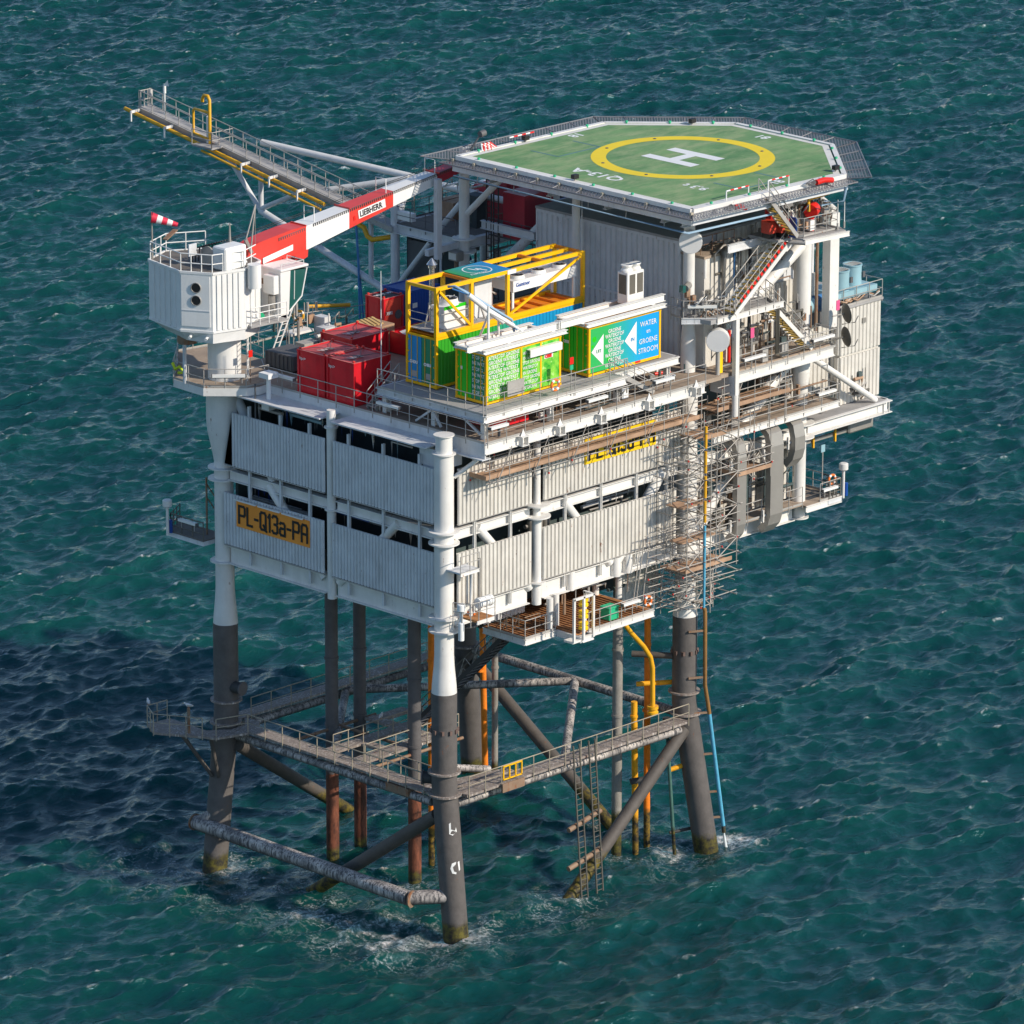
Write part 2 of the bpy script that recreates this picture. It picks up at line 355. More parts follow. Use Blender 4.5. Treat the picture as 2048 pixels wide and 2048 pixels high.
me.polygons.foreach_set('loop_start',np.arange(0,q.size,4,dtype=np.int32)); me.polygons.foreach_set('loop_total',np.full(len(q),4,dtype=np.int32))
me.polygons.foreach_set('use_smooth',np.ones(len(q),dtype=bool)); me.update(calc_edges=True)
# foam amount: breaking crests, plus the churned water round the legs
cap=np.clip((np.quantile(J,.005)-Js)/.07,0,1)
churn=np.zeros_like(X)
for (fx,fy,rr,am) in ((.5,-.5,3.0,1.0),(-2.2,3.2,3.8,.95),(-2.8,8,3.6,.72),(-3.2,13,3.6,.6),(-1.4,17.9,3.2,.85),(-4,21,3.2,.55),(21.5,-.7,1.8,.8),(23.2,-1.3,1.6,2.2),(9.6,-.7,2.3,.7),(7.5,-2.0,3,.45),(4.5,7.4,2.4,.6),(17.5,1.9,2.4,.6),(19.5,.5,2.4,.75),(18,-2.5,2.5,.4),(21,6,2.2,.6),(-3.3,0.4,3.4,.75),(-5.5,18,2.5,.5)):
    d=np.hypot(X-fx,Y-fy)/rr; churn=np.maximum(churn,am*np.clip(1.15-d*.75,0,1))
for nm,arr in (('cap',cap),('churn',churn),('crest',np.clip(Zs/1.1+.5,0,1))):
    at=me.attributes.new(nm,'FLOAT','POINT'); at.data.foreach_set('value',arr.reshape(-1).astype(np.float32))
m,nt,b=newmat('sea_water')
def attr(n): 
    a=N(nt,'ShaderNodeAttribute'); a.attribute_name=n; return a.outputs['Fac']
def math_(op,a,b_):
    n=N(nt,'ShaderNodeMath',operation=op)
    for i,v in enumerate((a,b_)):
        if hasattr(v,'links'): nt.links.new(v,n.inputs[i])
        else: n.inputs[i].default_value=v
    return n.outputs[0]
base=mix(nt,ramp(nt,attr('crest'),[(.25,0),(.85,1)]),(.0032,.046,.046),(.0045,.062,.052))  # greener crests put light scattered through the waves into the colour
base=mix(nt,ramp(nt,noise(nt,.028,3,.5),[(.35,0),(.65,1)]),base,mix(nt,.5,base,(.001,.030,.034)))
fn=ramp(nt,noise(nt,2.2,9,.72,sc3=(1,1,.0)),[(.40,0),(.62,1)])
vn=N(nt,'ShaderNodeTexVoronoi',feature='DISTANCE_TO_EDGE'); vn.inputs['Scale'].default_value=1.3
gm=N(nt,'ShaderNodeNewGeometry'); wn=N(nt,'ShaderNodeTexNoise'); wn.inputs['Scale'].default_value=.9; wn.inputs['Detail'].default_value=5; nt.links.new(gm.outputs['Position'],wn.inputs['Vector'])
ad=N(nt,'ShaderNodeVectorMath',operation='MULTIPLY_ADD'); nt.links.new(wn.outputs['Color'],ad.inputs[0]); ad.inputs[1].default_value=(2.6,2.6,0); nt.links.new(gm.outputs['Position'],ad.inputs[2]); nt.links.new(ad.outputs[0],vn.inputs['Vector'])
lace=ramp(nt,vn.outputs['Distance'],[(.0,1),(.05,.55),(.16,0)])
fine=ramp(nt,noise(nt,5.5,8,.75,sc3=(1,1,.0)),[(.44,0),(.60,1)])
cf=math_('MULTIPLY',attr('cap'),fn)
big=ramp(nt,noise(nt,.42,6,.65),[(.42,0),(.57,1)])
ch=math_('MULTIPLY',math_('MULTIPLY',math_('MULTIPLY',attr('churn'),lace),fine),math_('ADD',math_('MULTIPLY',big,1.0),.04))
ch2=math_('MULTIPLY',ramp(nt,attr('churn'),[(.55,0),(.92,1)]),math_('MULTIPLY',fn,big))
foam=math_('MINIMUM',math_('ADD',math_('ADD',cf,math_('MULTIPLY',ch,1.3)),math_('MULTIPLY',ch2,.9)),1.0)
nt.links.new(mix(nt,foam,base,(.62,.66,.66)),b.inputs['Base Color'])
nt.links.new(math_('ADD',math_('MULTIPLY',foam,.6),.13),b.inputs['Roughness']); b.inputs['IOR'].default_value=1.35; b.subsurface_method='BURLEY'; b.inputs['Subsurface Weight'].default_value=1.0; b.inputs['Subsurface Radius'].default_value=(.6,1.6,2.2); b.inputs['Subsurface Scale'].default_value=1.0; b.inputs['Specular Tint'].default_value=(.50,.82,1.0,1)
b1=N(nt,'ShaderNodeBump'); b1.inputs['Strength'].default_value=.40; b1.inputs['Distance'].default_value=.30
mpp=N(nt,'ShaderNodeMapping'); mpp.inputs['Rotation'].default_value=(0,0,R(-30)); mpp.inputs['Scale'].default_value=(.55,1.15,1); nt.links.new(gm.outputs['Position'],mpp.inputs[0])
rn=N(nt,'ShaderNodeTexNoise',noise_type='RIDGED_MULTIFRACTAL'); rn.inputs['Scale'].default_value=.75; rn.inputs['Detail'].default_value=7; rn.inputs['Roughness'].default_value=.62; rn.inputs['Offset'].default_value=.9; rn.inputs['Gain'].default_value=1.6; nt.links.new(mpp.outputs[0],rn.inputs['Vector'])
rr_=N(nt,'ShaderNodeMath',operation='MULTIPLY'); nt.links.new(rn.outputs['Fac'],rr_.inputs[0]); rr_.inputs[1].default_value=.5; nt.links.new(rr_.outputs[0],b1.inputs['Height'])
b2=N(nt,'ShaderNodeBump'); b2.inputs['Strength'].default_value=.42; b2.inputs['Distance'].default_value=.09; nt.links.new(noise(nt,4.2,8,.72),b2.inputs['Height'])
nt.links.new(b1.outputs[0],b2.inputs['Normal']); nt.links.new(b2.outputs[0],b.inputs['Normal'])
me.materials.append(m); sea=bpy.data.objects.new('sea',me); col.objects.link(sea); tag(sea,'green blue choppy sea with scattered white crests and foam at the legs',None,kind='structure')
# far water to the horizon: a frame of quads round the detailed patch
mf=MB(); a0,a1,b0,b1_=A0,A0+1499*stp,-440*stp,439*stp
P=lambda a,bb:(CP.x+va.x*a+vb.x*bb,CP.y+va.y*a+vb.y*bb,0)
F=12000
mf.quad(P(-F,-F),P(a0,-F),P(a0,F),P(-F,F)); mf.quad(P(a1,-F),P(F,-F),P(F,F),P(a1,F))
mf.quad(P(a0,-F),P(a1,-F),P(a1,b0),P(a0,b0)); mf.quad(P(a0,b1_),P(a1,b1_),P(a1,F),P(a0,F))
far=mf.build('far_sea',m); tag(far,None,None,kind='structure')

# ------------------------------------------------------------------ railings
def rail(name,label,pts,group=None,h=1.1,pitch=1.5,mat=None,toe=True,r=.028,cat='railing',parent=None):
    mat=mat or M['galv']; t=parent or thing(name,label,cat,pts[0],group)
    hr=MB(); mr=MB(); tb=MB()
    for a,b_ in zip(pts,pts[1:]):
        a=V(a); b_=V(b_); z=V((0,0,h))
        hr.tube(a+z,b_+z,r,6); mr.tube(a+z*.52,b_+z*.52,r*.8,5)
        if toe: tb.beam(a+V((0,0,.06)),b_+V((0,0,.06)),.015,.12)
        L=(b_-a).length; k=max(1,round(L/pitch))
        for i in range(k+1):
            if i==0 and a!=V(pts[0]): continue
            p=a.lerp(b_,i/k); MB().tube(p-V((0,0,.25)),p+z,r*1.05,6).build('post',mat,t)
    hr.build('handrail',mat,t); mr.build('mid_rail',mat,t)
    if toe: tb.build('toe_board',mat,t)
    return t
def tubelight(label,a,b_,group='tube lamps along the railings'):
    a=V(a); b_=V(b_); t=thing('tube_lamp',label,'lamp',a,group); d=(b_-a).normalized()
    m_=MB(); m_.beam(a,b_,.24,.15); m_.build('cover',M['lamp'],t)
    e=MB(); e.beam(a-d*.05,a,.25,.17); e.beam(b_,b_+d*.05,.25,.17); e.build('end_cap',M['darkgrey'],t)
    s=MB(); s.tube(a+d*.2-V((0,0,.45)),a+d*.2,.025,5); s.tube(b_-d*.2-V((0,0,.45)),b_-d*.2,.025,5); s.build('bracket',M['galv'],t)
    return t
# ------------------------------------------------------------------ topsides
PL=thing('offshore_platform','white steel offshore platform topsides with ribbed wind walls standing on four dark legs','platform',(0,0,18.5))
def colm(prof,c,rings=(),mat=None,name='column'):
    o=MB().lathe(c,prof,36).build(name,mat or M['white'],PL)
    for z,r in rings: MB().lathe(c,[(r-.02,z-.05),(r,z-.05),(r,z+.03),(r-.02,z+.03)],36).build('flange_ring',mat or M['white'],o)
    return o
colm([(0.731,14.72),(0.703,15.2),(0.596,16.3),(0.561,17.0),(0.561,28.85),(0.483,28.9),(0.483,29.85),(0.596,29.88),(0.596,29.94),(0.071,29.95)],(0,0),[(24.3,0.888),(23.62,0.888),(19.25,0.888),(18.45,0.888),(28.85,0.681)])
colm([(0.731,14.72),(0.703,15.2),(0.596,16.3),(0.561,17.0),(0.561,24.7),(0.674,25.3),(0.923,26.5),(0.980,27.1),(0.980,29.1)],(.12,18.2),[(24.3,0.925),(23.62,0.925),(18.6,0.851)])
colm([(0.745,14.72),(0.603,15.6),(0.603,29.0)],(20.2,0),[(24.3,1.036),(23.62,1.036),(18.6,1.406),(17.6,1.258)])
colm([(0.630,14.72),(0.510,15.6),(0.510,29.0),(0.330,29.7),(0.312,40)],(20.2,18.3),[(34.4,0.740),(33.6,0.740)])
colm([(0.446,29.63),(0.446,31.6),(0.338,32.6),(0.329,40.0)],(20.2,0))
colm([(0.240,29.63),(0.240,39.9)],(20.2,9.05))
colm([(0.396,18.5),(0.396,24.8),(0.420,25.6),(0.444,26.0),(0.444,26.6),(0.570,27.7),(0.540,29.2),(0.528,29.7),(0.528,40.0)],(30.2,0),[(18.62,0.629),(24.5,0.888),(23.65,0.888)])
colm([(0.285,18.35),(0.285,23.5),(0.221,23.6),(0.221,29.0)],(7.35,-.15),[(24.35,0.814),(23.65,0.814),(19.7,0.548)])
colm([(0.269,18.35),(0.269,29.05),(0.256,29.6)],(-.1,8.95),[(28.6,0.407),(23.7,0.407)])
for x,r in ((10.2,.24),(14.0,.3),(15.0,.3),(5.0,.0)):
    if r: MB().lathe((x,-.15),[(r,18.55),(r,19.7)],20).build('girder_stub',M['white'],PL)
# girders on the sunlit face (y=0), the shaded face (x=0) and the far faces
def gird(a,b_,w,h,t=.05,name='girder',mat=None): return MB().ibeam(a,b_,w,h,t).build(name,mat or M['white'],PL)
for (xa,xb) in ((.7,6.7),(7.9,19.4),(21.0,29.6)): gird((xa,0,19.08),(xb,0,19.08),.55,1.10)
for (xa,xb) in ((.7,6.9),(7.8,19.4),(21.0,29.6)): gird((xa,0,23.95),(xb,0,23.95),.45,.60)
for (ya,yb) in ((.7,8.55),(9.35,17.5)): gird((0,ya,19.12),(0,yb,19.12),.5,1.10)
for (ya,yb) in ((.7,8.55),(9.35,17.5)): gird((0,ya,23.98),(0,yb,23.98),.45,.62)
gird((20.2,18.3,19.1),(.9,18.3,19.1),.5,1.1); gird((20.2,.8,19.1),(20.2,17.5,19.1),.5,1.1)
gird((.9,18.3,23.95),(20.2,18.3,23.95),.5,.6)
gird((30.9,0,23.98),(38.2,0,23.98),.9,.75); gird((38.0,0,23.98),(38.0,8,23.98),.6,.75)
for x in (37.4,37.9): MB().box(x-.02,-.46,23.62,x+.02,-.36,24.34).build('web_stiffener',M['white'],PL)
# deck edge girders
gird((1.05,-2.12,29.27),(19.3,-2.12,29.27),.3,.64); gird((22.2,-2.05,29.22),(30.75,-2.05,29.22),.3,.6)
MB().box(1.02,-2.2,28.72,1.10,16.0,29.6).build('deck_edge_girder',M['grey'],PL)
MB().box(.75,-2.26,28.66,1.45,16.0,28.72).build('girder_flange',M['grey'],PL)
gird((30.75,-2.0,29.2),(30.75,12,29.2),.3,.55); gird((20.2,0,28.9),(30.2,0,28.9),.4,.8)
for x in (3.9,6.9,10.3,14.3,18.3): # padeye brackets hung on the deck girder
    b_=MB(); b_.box(x-.28,-2.62,28.98,x+.28,-2.24,29.02); b_.box(x-.24,-2.60,28.6 if False else 29.02,x-.20,-2.26,29.5); b_.box(x+.20,-2.60,29.02,x+.24,-2.26,29.5)
    b_.box(x-.3,-2.62,29.5,x+.3,-2.24,29.54); b_.add([(x-.2,-2.4,29.54),(x+.2,-2.4,29.54),(x,-2.4,29.95)],[(0,1,2)]); b_.add([(x-.2,-2.36,29.54),(x+.2,-2.36,29.54),(x,-2.36,29.95)],[(2,1,0)])
    b_.build('padeye_bracket',M['white'],PL)
# eaves over the shaded wall
for ya,yb in ((.9,8.5),(9.4,16.4)):
    e=MB(); e.add([(1.0,ya,29.12),(1.0,yb,29.12),(-.62,yb,29.10),(-.62,ya,29.10),(1.0,ya,29.06),(1.0,yb,29.06),(-.62,yb,29.02),(-.62,ya,29.02)],[(0,1,2,3),(7,6,5,4),(0,3,7,4),(1,5,6,2),(3,2,6,7),(0,4,5,1)])
    e.build('eave_panel',M['grey'],PL)
# knee plates at the near column top
MB().box(.5,-.03,27.9,1.4,.01,28.9).build('gusset_plate',M['grey'],PL); MB().add([(-.03,.5,28.9),(-.03,.5,27.2),(-.03,1.9,28.0),(-.03,1.9,28.9)],[(0,1,2,3)]).build('gusset_plate',M['grey'],PL)
k=MB(); k.tube((.3,.3,26.9),(1.6,1.7,28.8),.2,12); k.tube((.5,-.3,27.4),(1.8,-1.7,28.9),.13,12); k.build('knee_brace',M['white'],PL)
# ribbed wind-wall panels
def panA(x0,x1,z0,z1,y=-.36,nm='cladding_panel'): return MB().corr((x0,y,z0),(1,0,0),(0,0,1),x1-x0,z1-z0,.32,.10).build(nm,M['clad'],PL)
def panB(y0,y1,z0,z1,x=-.36,nm='cladding_panel',mat=None): return MB().corr((x,y1,z0),(0,-1,0),(0,0,1),y1-y0,z1-z0,.26,.085).build(nm,mat or M['grey'],PL)  # cooler grey than the sunlit cladding: shade put into the colour
panA(.72,6.72,24.6,27.85); panA(7.65,13.0,24.6,27.6); panA(13.04,19.2,24.6,27.6)
panA(.66,6.7,19.82,22.9); panA(7.62,13.0,19.85,22.92); panA(13.04,18.9,19.85,22.92)
panB(.4,8.5,24.72,27.92); panB(9.2,16.9,24.72,27.92); panB(.4,8.6,19.85,23.0); panB(9.3,17.65,19.85,22.98)
# the triangular corner of the top left panel
t_=MB().add([(-.37,16.9,24.72),(-.37,17.6,24.72),(-.37,16.9,27.92)],[(0,2,1),(0,1,2)]).build('cladding_corner',M['grey'],PL)
# panel edge trims, stanchions
for (p0,p1) in (((.66,-.4,19.8),(6.7,-.4,19.8)),((7.6,-.4,19.82),(18.9,-.4,19.82)),((.7,-.4,24.57),(6.7,-.4,24.57)),((7.65,-.4,24.57),(19.2,-.4,24.57))):
    MB().beam(p0,p1,.14,.06).build('panel_sill',M['galv'],PL)
for (p0,p1) in (((-.4,.4,19.8),(-.4,8.6,19.8)),((-.4,9.3,19.8),(-.4,17.6,19.8)),((-.4,.4,24.68),(-.4,8.5,24.68)),((-.4,9.2,24.68),(-.4,17.5,24.68))):
    MB().beam(p0,p1,.14,.06).build('panel_sill',M['galv'],PL)
for y in (1.7,4.6,7.4,10.6,13.0,15.6):
    for z0,z1 in ((18.9,28.5),): MB().ibeam((-.22,y,z0),(-.22,y,z1),.16,.16,.03,up=(1,0,0)).build('stanchion',M['grey'],PL)
for x in (2.2,5.1,9.6,12.6,15.6,18.2):
    MB().ibeam((x,-.22,18.9),(x,-.22,28.6),.16,.16,.03,up=(1,0,0)).build('stanchion',M['white'],PL)
# diagonal braces seen in the gaps
def br(a,b_,r,mat='white',name='diagonal_brace',par=None): return MB().tube(a,b_,r,24).build(name,M[mat],par or PL)
br((2.6,0,24.0),(6.9,0,19.4),.28); br((9.7,0,24.0),(13.6,0,19.4),.28); br((18.0,0,24.0),(14.2,0,19.4),.34)
br((0,14.2,24.0),(0,9.6,19.4),.28); br((0,3.6,24.0),(0,8.4,19.4),.27)
br((.6,17.6,28.6),(.2,14.0,24.2),.28,'grey')
br((29.7,0,29.0),(23.4,0,24.3),.38); br((24.4,0,23.6),(20.7,0,19.2),.38)
br((30.4,0,28.8),(37.1,0,24.5),.19)
# decks
def slab(poly,z,t,mat,name='deck',par=None): return MB().prism(poly,z-t,z).build(name,M[mat],par or PL)
slab([(1.12,-2.0),(20.9,-2.0),(20.9,19.8),(1.12,19.8)],29.60,.25,'deck','main_deck')
slab([(20.95,-1.9),(30.6,-1.9),(30.6,19.8),(20.95,19.8)],29.60,.22,'deck','upper_pipe_deck')
slab([(.4,.4),(20,.4),(20,18),(.4,18)],24.25,.2,'darkdeck','mezzanine_deck'); slab([(.3,.3),(29.8,.3),(29.8,18),(.3,18)],19.62,.2,'deck','cellar_deck')
slab([(20.9,-1.3),(32.2,-1.3),(32.2,1.2),(20.9,1.2)],25.66,.12,'deck','walkway_deck'); gird((20.9,-1.3,25.5),(32.2,-1.3,25.5),.2,.34)
slab([(29.6,-1.1),(32.8,-1.1),(32.8,2.2),(29.6,2.2)],19.62,.12,'deck','end_walkway'); gird((29.6,-1.1,19.4),(32.8,-1.1,19.4),.2,.4)
slab([(20.9,-.9),(29.6,-.9),(29.6,.25),(20.9,.25)],19.70,.08,'deck','side_walkway')
slab([(30.9,-.2),(38,-.2),(38,8),(30.9,8)],24.36,.08,'greydeck','end_deck')
# dark walls set back inside; their colour paints interior shade into the gaps
MB().box(3.2,2.6,19.7,3.4,17.4,28.9).build('interior_shade_wall',M['dark'],PL); MB().box(3.4,2.4,19.7,19.8,2.6,28.9).build('interior_shade_wall',M['inner'],PL); MB().box(.5,17.4,19.7,19.8,17.6,28.9).build('interior_shade_wall',M['inner'],PL)
MB().corr((21.2,.6,19.75),(1,0,0),(0,0,1),8.6,3.7,.4,.08).build('module_wall',M['clad'],PL)
MB().corr((21.2,1.3,25.7),(1,0,0),(0,0,1),9.0,3.1,.4,.08).build('module_wall',M['clad'],PL)
# interior equipment glimpsed through the gaps
rnd=random.Random(4)
for i in range(54):
    z=rnd.choice([22.6,23.1,23.3,28.2,28.5,28.7]); y=rnd.uniform(1,15); L=rnd.uniform(1.5,5); x=rnd.uniform(.6,2.6)
    MB().path([(x,y,z),(x,min(y+L,17),z),(x,min(y+L,17),z-rnd.uniform(.4,1.4))],rnd.choice([.05,.08,.13]),8).build('process_pipe',rnd.choice([M['grey'],M['galv'],M['dblue'],M['white'],M['paleblue']]),PL)
for i in range(22):
    z=rnd.choice([22.6,23.2,28.1]); x=rnd.uniform(1,15); L=rnd.uniform(1.5,4.5); y=rnd.uniform(.6,2.0)
    MB().path([(x,y,z),(x+L,y,z),(x+L,y,z-rnd.uniform(.4,1.4))],rnd.choice([.05,.08,.13]),8).build('process_pipe',rnd.choice([M['white'],M['galv'],M['steel'],M['inner']]),PL)
for x in (8.1,8.7,9.3): MB().lathe((x,1.0),[(.25,19.6),(.25,22.9),(.1,23.2)],16).build('vessel',M['steel'],PL)
for i in range(16):   # clutter on the cellar and pipe decks beyond the scaffold
    x=rnd.uniform(21.5,29); z=rnd.choice([26.5,27.3,28.2,20.6,21.5]); L=rnd.uniform(1,3.5); y=rnd.uniform(-.1,.9)
    MB().path([(x,y,z),(min(x+L,29.5),y,z),(min(x+L,29.5),y,z-rnd.uniform(.5,1.2))],rnd.choice([.05,.09]),8).build('process_pipe',rnd.choice([M['white'],M['galv'],M['steel']]),PL)
for x in (22.2,23.1): 
    MB().box(x,-.75,19.75,x+.45,-.45,20.9).build('cabinet',M['louvre'],PL)
MB().box(23.4,-.7,25.7,23.9,-.4,27.2).build('cabinet',M['galv'],PL)
# conduit bundle down the tall posts at the far end
MB().box(21.75,-2.35,28.3,22.05,-2.05,33.1).build('square_post',M['white'],PL)
MB().lathe((21.9,-2.2),[(.2,27.0),(.2,28.3)],12).build('post_foot',M['white'],PL)
MB().box(21.72,-2.2,28.2,21.78,-.4,29.4).build('bracket_plate',M['grey'],PL)
MB().box(32.4,-.25,29.9,33.2,.35,36.9).build('square_column',M['white'],PL)
MB().path([(31.5,0,29.9),(31.5,0,36.8)],.1,10).build('yellow_riser',M['rusty'],PL)

# ---- name boards
GL={'P':(.6,[[(0,0),(0,1),(.5,1),(.6,.9),(.6,.55),(.5,.45),(0,.45)]]),'L':(.5,[[(0,1),(0,0),(.5,0)]]),'-':(.32,[[(0,.46),(.32,.46)]]),
'Q':(.55,[[(.1,0),(0,.12),(0,.88),(.1,1),(.45,1),(.55,.88),(.55,.12),(.45,0),(.1,0)],[(.32,.26),(.62,-.06)]]),'1':(.16,[[(0,.82),(.14,1),(.14,0)]]),
'3':(.5,[[(0,.9),(.1,1),(.4,1),(.5,.9),(.5,.62),(.4,.51),(.2,.51)],[(.4,.51),(.5,.4),(.5,.1),(.4,0),(.1,0),(0,.1)]]),'a':(.5,[[(.02,.66),(.1,.72),(.4,.72),(.5,.62),(.5,0)],[(.5,.40),(.1,.40),(0,.30),(0,.1),(.1,0),(.5,0)]]),
'A':(.57,[[(0,0),(0,.86),(.12,1),(.45,1),(.57,.86),(.57,0)],[(0,.46),(.57,.46)]])}
def strokes(s,o,xd,yd,h,wd,sx,par):
    xd=V(xd);yd=V(yd);o=V(o);nn=xd.cross(yd);x=0;m_=MB();k=0
    for c in s:
        w_,ls=GL[c]
        for l in ls:
            for a,b_ in zip(l,l[1:]):
                A_=o+xd*(x+a[0]*h*sx)+yd*(a[1]*h);B_=o+xd*(x+b_[0]*h*sx)+yd*(b_[1]*h);d=(B_-A_).normalized()*wd*.42;k+=1
                m_.beam(A_-d+nn*(k%3)*.002,B_+d+nn*(k%3)*.002,wd,.01,up=tuple(nn))
        x+=(w_*sx+.215)*h
    return m_.build('lettering',M['black'],par)
sg=thing('name_board','orange name board with black letters under three tube lamps on the shaded wall','sign',(-.45,13.4,21.2))
MB().box(-.50,10.4,21.15,-.44,16.5,22.75).build('board',M['signorange'],sg)
strokes('PL-Q13a-PA',(-.53,16.25,21.42),(0,-1,0),(0,0,1),1.02,.15,.79,sg)
for i,(a,b_) in enumerate(((16.4,14.6),(14.4,12.6),(12.4,10.7))):
    l=MB().beam((-.75,a,22.86),(-.75,b_,22.86),.12,.08).build('lamp_tube',M['lamp'],sg)
    MB().beam((-.45,(a+b_)/2,22.83),(-.75,(a+b_)/2,22.9),.04,.04).build('lamp_arm',M['galv'],l)
sg=thing('name_board','yellow name board partly hidden behind the hanging scaffold walkway','sign',(13.9,-.47,26.0))
MB().box(10.95,-.52,25.97,16.95,-.46,27.5).build('board',M['signyellow'],sg)
strokes('PL-Q13a-PA',(11.3,-.55,26.2),(1,0,0),(0,0,1),1.0,.15,.76,sg)

# ---- railings of the main deck
G='railings round the main deck'
rail('guard_railing','long galvanised railing along the sunlit edge of the main deck',[(1.15,-2.3,29.6),(19.2,-2.3,29.6)],G)
rail('guard_railing','galvanised railing along the shaded edge of the main deck beside the red containers',[(1.0,-2.2,29.6),(1.0,15.6,29.6)],G)
rail('guard_railing','railing on the deck edge below the stair landing, hung with cable trays',[(22.2,-2.2,29.5),(30.8,-2.2,29.5),(30.8,-.6,29.5)],G)
rail('guard_railing','railing at the back edge of the main deck behind the lifebuoy post',[(5,19.9,29.6),(5.5,22.6,29.6),(10.5,22.6,29.6),(19.5,19.9,29.6)],G)
rail('guard_railing','railing of the narrow walkway behind the big diagonal brace',[(21.0,-1.35,25.66),(32.2,-1.35,25.66),(32.2,0,25.66)],G)
rail('guard_railing','low railing in front of the ribbed wall between the steel ducts',[(20.9,-.92,19.7),(29.5,-.92,19.7)],G,pitch=1.2)
rail('guard_railing','railing of the small end walkway with orange lifebuoy',[(30.9,-1.1,19.62),(32.75,-1.1,19.62),(32.75,2.2,19.62)],G,pitch=1.1)
for lb,a,b_ in (('tube lamp on the sunlit railing nearest the near corner',(1.2,-2.42,30.5),(2.6,-2.42,30.5)),
  ('tube lamp on the sunlit railing below the green container',(9.1,-2.42,30.5),(10.7,-2.42,30.5)),
  ('tube lamp on the sunlit railing beside the steps to the raised platform',(14.7,-2.42,30.5),(16.3,-2.42,30.5)),
  ('tube lamp on the railing under the foot of the stair, beside the square post',(22.4,-2.35,30.3),(24.3,-2.35,30.3)),
  ('tube lamp at the far end of the railing under the stair',(28.5,-2.35,30.3),(30.4,-2.35,30.3)),
  ('tube lamp on the walkway railing just right of the big flared column',(30.1,-1.45,26.5),(31.7,-1.45,26.5)),
  ('tube lamp on the small end walkway by the lifebuoy',(31.0,-1.2,20.3),(32.3,-1.2,20.3))):
    tubelight(lb,a,b_)
tubelight('tube lamp on the shaded railing beside the red containers',(.9,14.6,30.4),(.9,13.0,30.4))
tubelight('tube lamp on the shaded railing below the blue container doors',(.9,6.2,30.4),(.9,4.4,30.4))
# ------------------------------------------------------------------ jacket
JK=thing('steel_jacket','dark grey tubular steel jacket with four legs standing in the sea and bird-stained bracing','jacket',(10,9,8))
def jleg(top,foot,kz=9.3,bl=True):
    t=V((top[0],top[1],0)); f=V((foot[0],foot[1],0)); d=(f-t)/kz
    P2=[(top[0],top[1],14.75),(top[0],top[1],kz)]; end=V((top[0],top[1],kz))+V((d.x*(kz+3),d.y*(kz+3),-(kz+3)))
    o=MB().path([P2[0],(top[0],top[1],12),P2[1],tuple(end)],.735,36).build('leg',M['leg'],JK)
    for z,rr in ((10.0,.95),(8.65,.95)):
        cx=top[0]+max(0,kz-z)*d.x; cy=top[1]+max(0,kz-z)*d.y
        MB().lathe((cx,cy),[(.72,z-.05),(rr,z-.05),(rr,z+.05),(.72,z+.05)],40).build('ring_plate',M['walk'],o)
    m_=MB()
    if bl:
        for k in range(10):
            a=k*2*math.pi/10; c=V((top[0]+.735*math.cos(a),top[1]+.735*math.sin(a),12.5)); MB().box(c.x-.09,c.y-.09,12.38,c.x+.09,c.y+.09,12.62).build('shim_block',M['legrust'],o)
    return o
lN=jleg((0,0),(.49,-.43)); jleg((.1,18.2),(-1.45,17.7),bl=False); lR=jleg((20.2,0),(21.5,-.7)); jleg((20.2,18.3),(21.6,18.9),bl=False)
# worn white paint marks on the near leg
for q,z0,pts in ((0,6.4,[(-.1,.9),(.05,1.0),(.02,.45),(.35,.3),(.45,.55),(.5,.2),(.1,-.05),(-.15,.1)]),(1,4.0,[(.25,1.0),(-.1,.9),(-.25,.5),(-.15,.1),(.15,0),(.2,.15),(0,.25),(-.05,.6),(.2,.8)]),(2,4.0,[(.38,.95),(.55,1.0),(.55,.3),(.42,.2)])):
    z1=z0; ax=lambda z:(.49*(9.3-z)/9.3,-.43*(9.3-z)/9.3); dv=V((-.5,-.86)); tv=V((.86,-.5)); vs=[]
    for u,zz in pts:
        cx,cy=ax(z0+zz); an=math.atan2(-.86,-.5)+u*.75/.735; vs.append((cx+.75*math.cos(an),cy+.75*math.sin(an),z0+zz*.75))
    MB().add(vs,[tuple(range(len(vs)))]).build('paint_mark',M['purewhite'],lN)
# stub cans with round end plates on the legs
for c,d_ in (((.1,17.7,10.9),(.15,-1.0,0)),((-.1,.55,9.5),(-.6,.8,0))):
    c=V(c); dd=V(d_).normalized(); o=MB().tube(c,c+dd*.75,.36,24).build('pile_sleeve',M['cdark'],JK); MB().tube(c+dd*.75,c+dd*.83,.43,24).build('end_plate',M['pile'],o)
def jb(a,b_,r,mat='legdark',name='brace'): return MB().tube(a,b_,r*(.76 if name=='boat_fender' else .62),28).build(name,M[mat],JK)
jb((19.9,-.3,7.7),(8.2,-.6,-1.5),.62); jb((0,.6,7.2),(-.1,12.3,-1.2),.62); jb((.1,17.3,7.4),(12.5,20.0,-.9),.62); jb((20.4,17.6,7.6),(20.5,4.2,-1.4),.62)
jb((-1.75,19.0,2.55),(-1.7,1.2,2.45),.58,'guano','boat_fender'); jb((-1.7,1.25,2.45),(.1,-.35,2.5),.56,'guano','boat_fender'); jb((-1.75,18.7,2.6),(-1.2,17.8,3.3),.5,'guano','boat_fender')
o=MB().tube((-1.7,1.0,2.45),(-1.68,.92,2.45),.5,28).build('end_plate',M['rusty'],JK); MB().tube((-1.75,19.05,2.55),(-1.75,19.12,2.55),.5,28).build('end_plate',M['rusty'],JK)
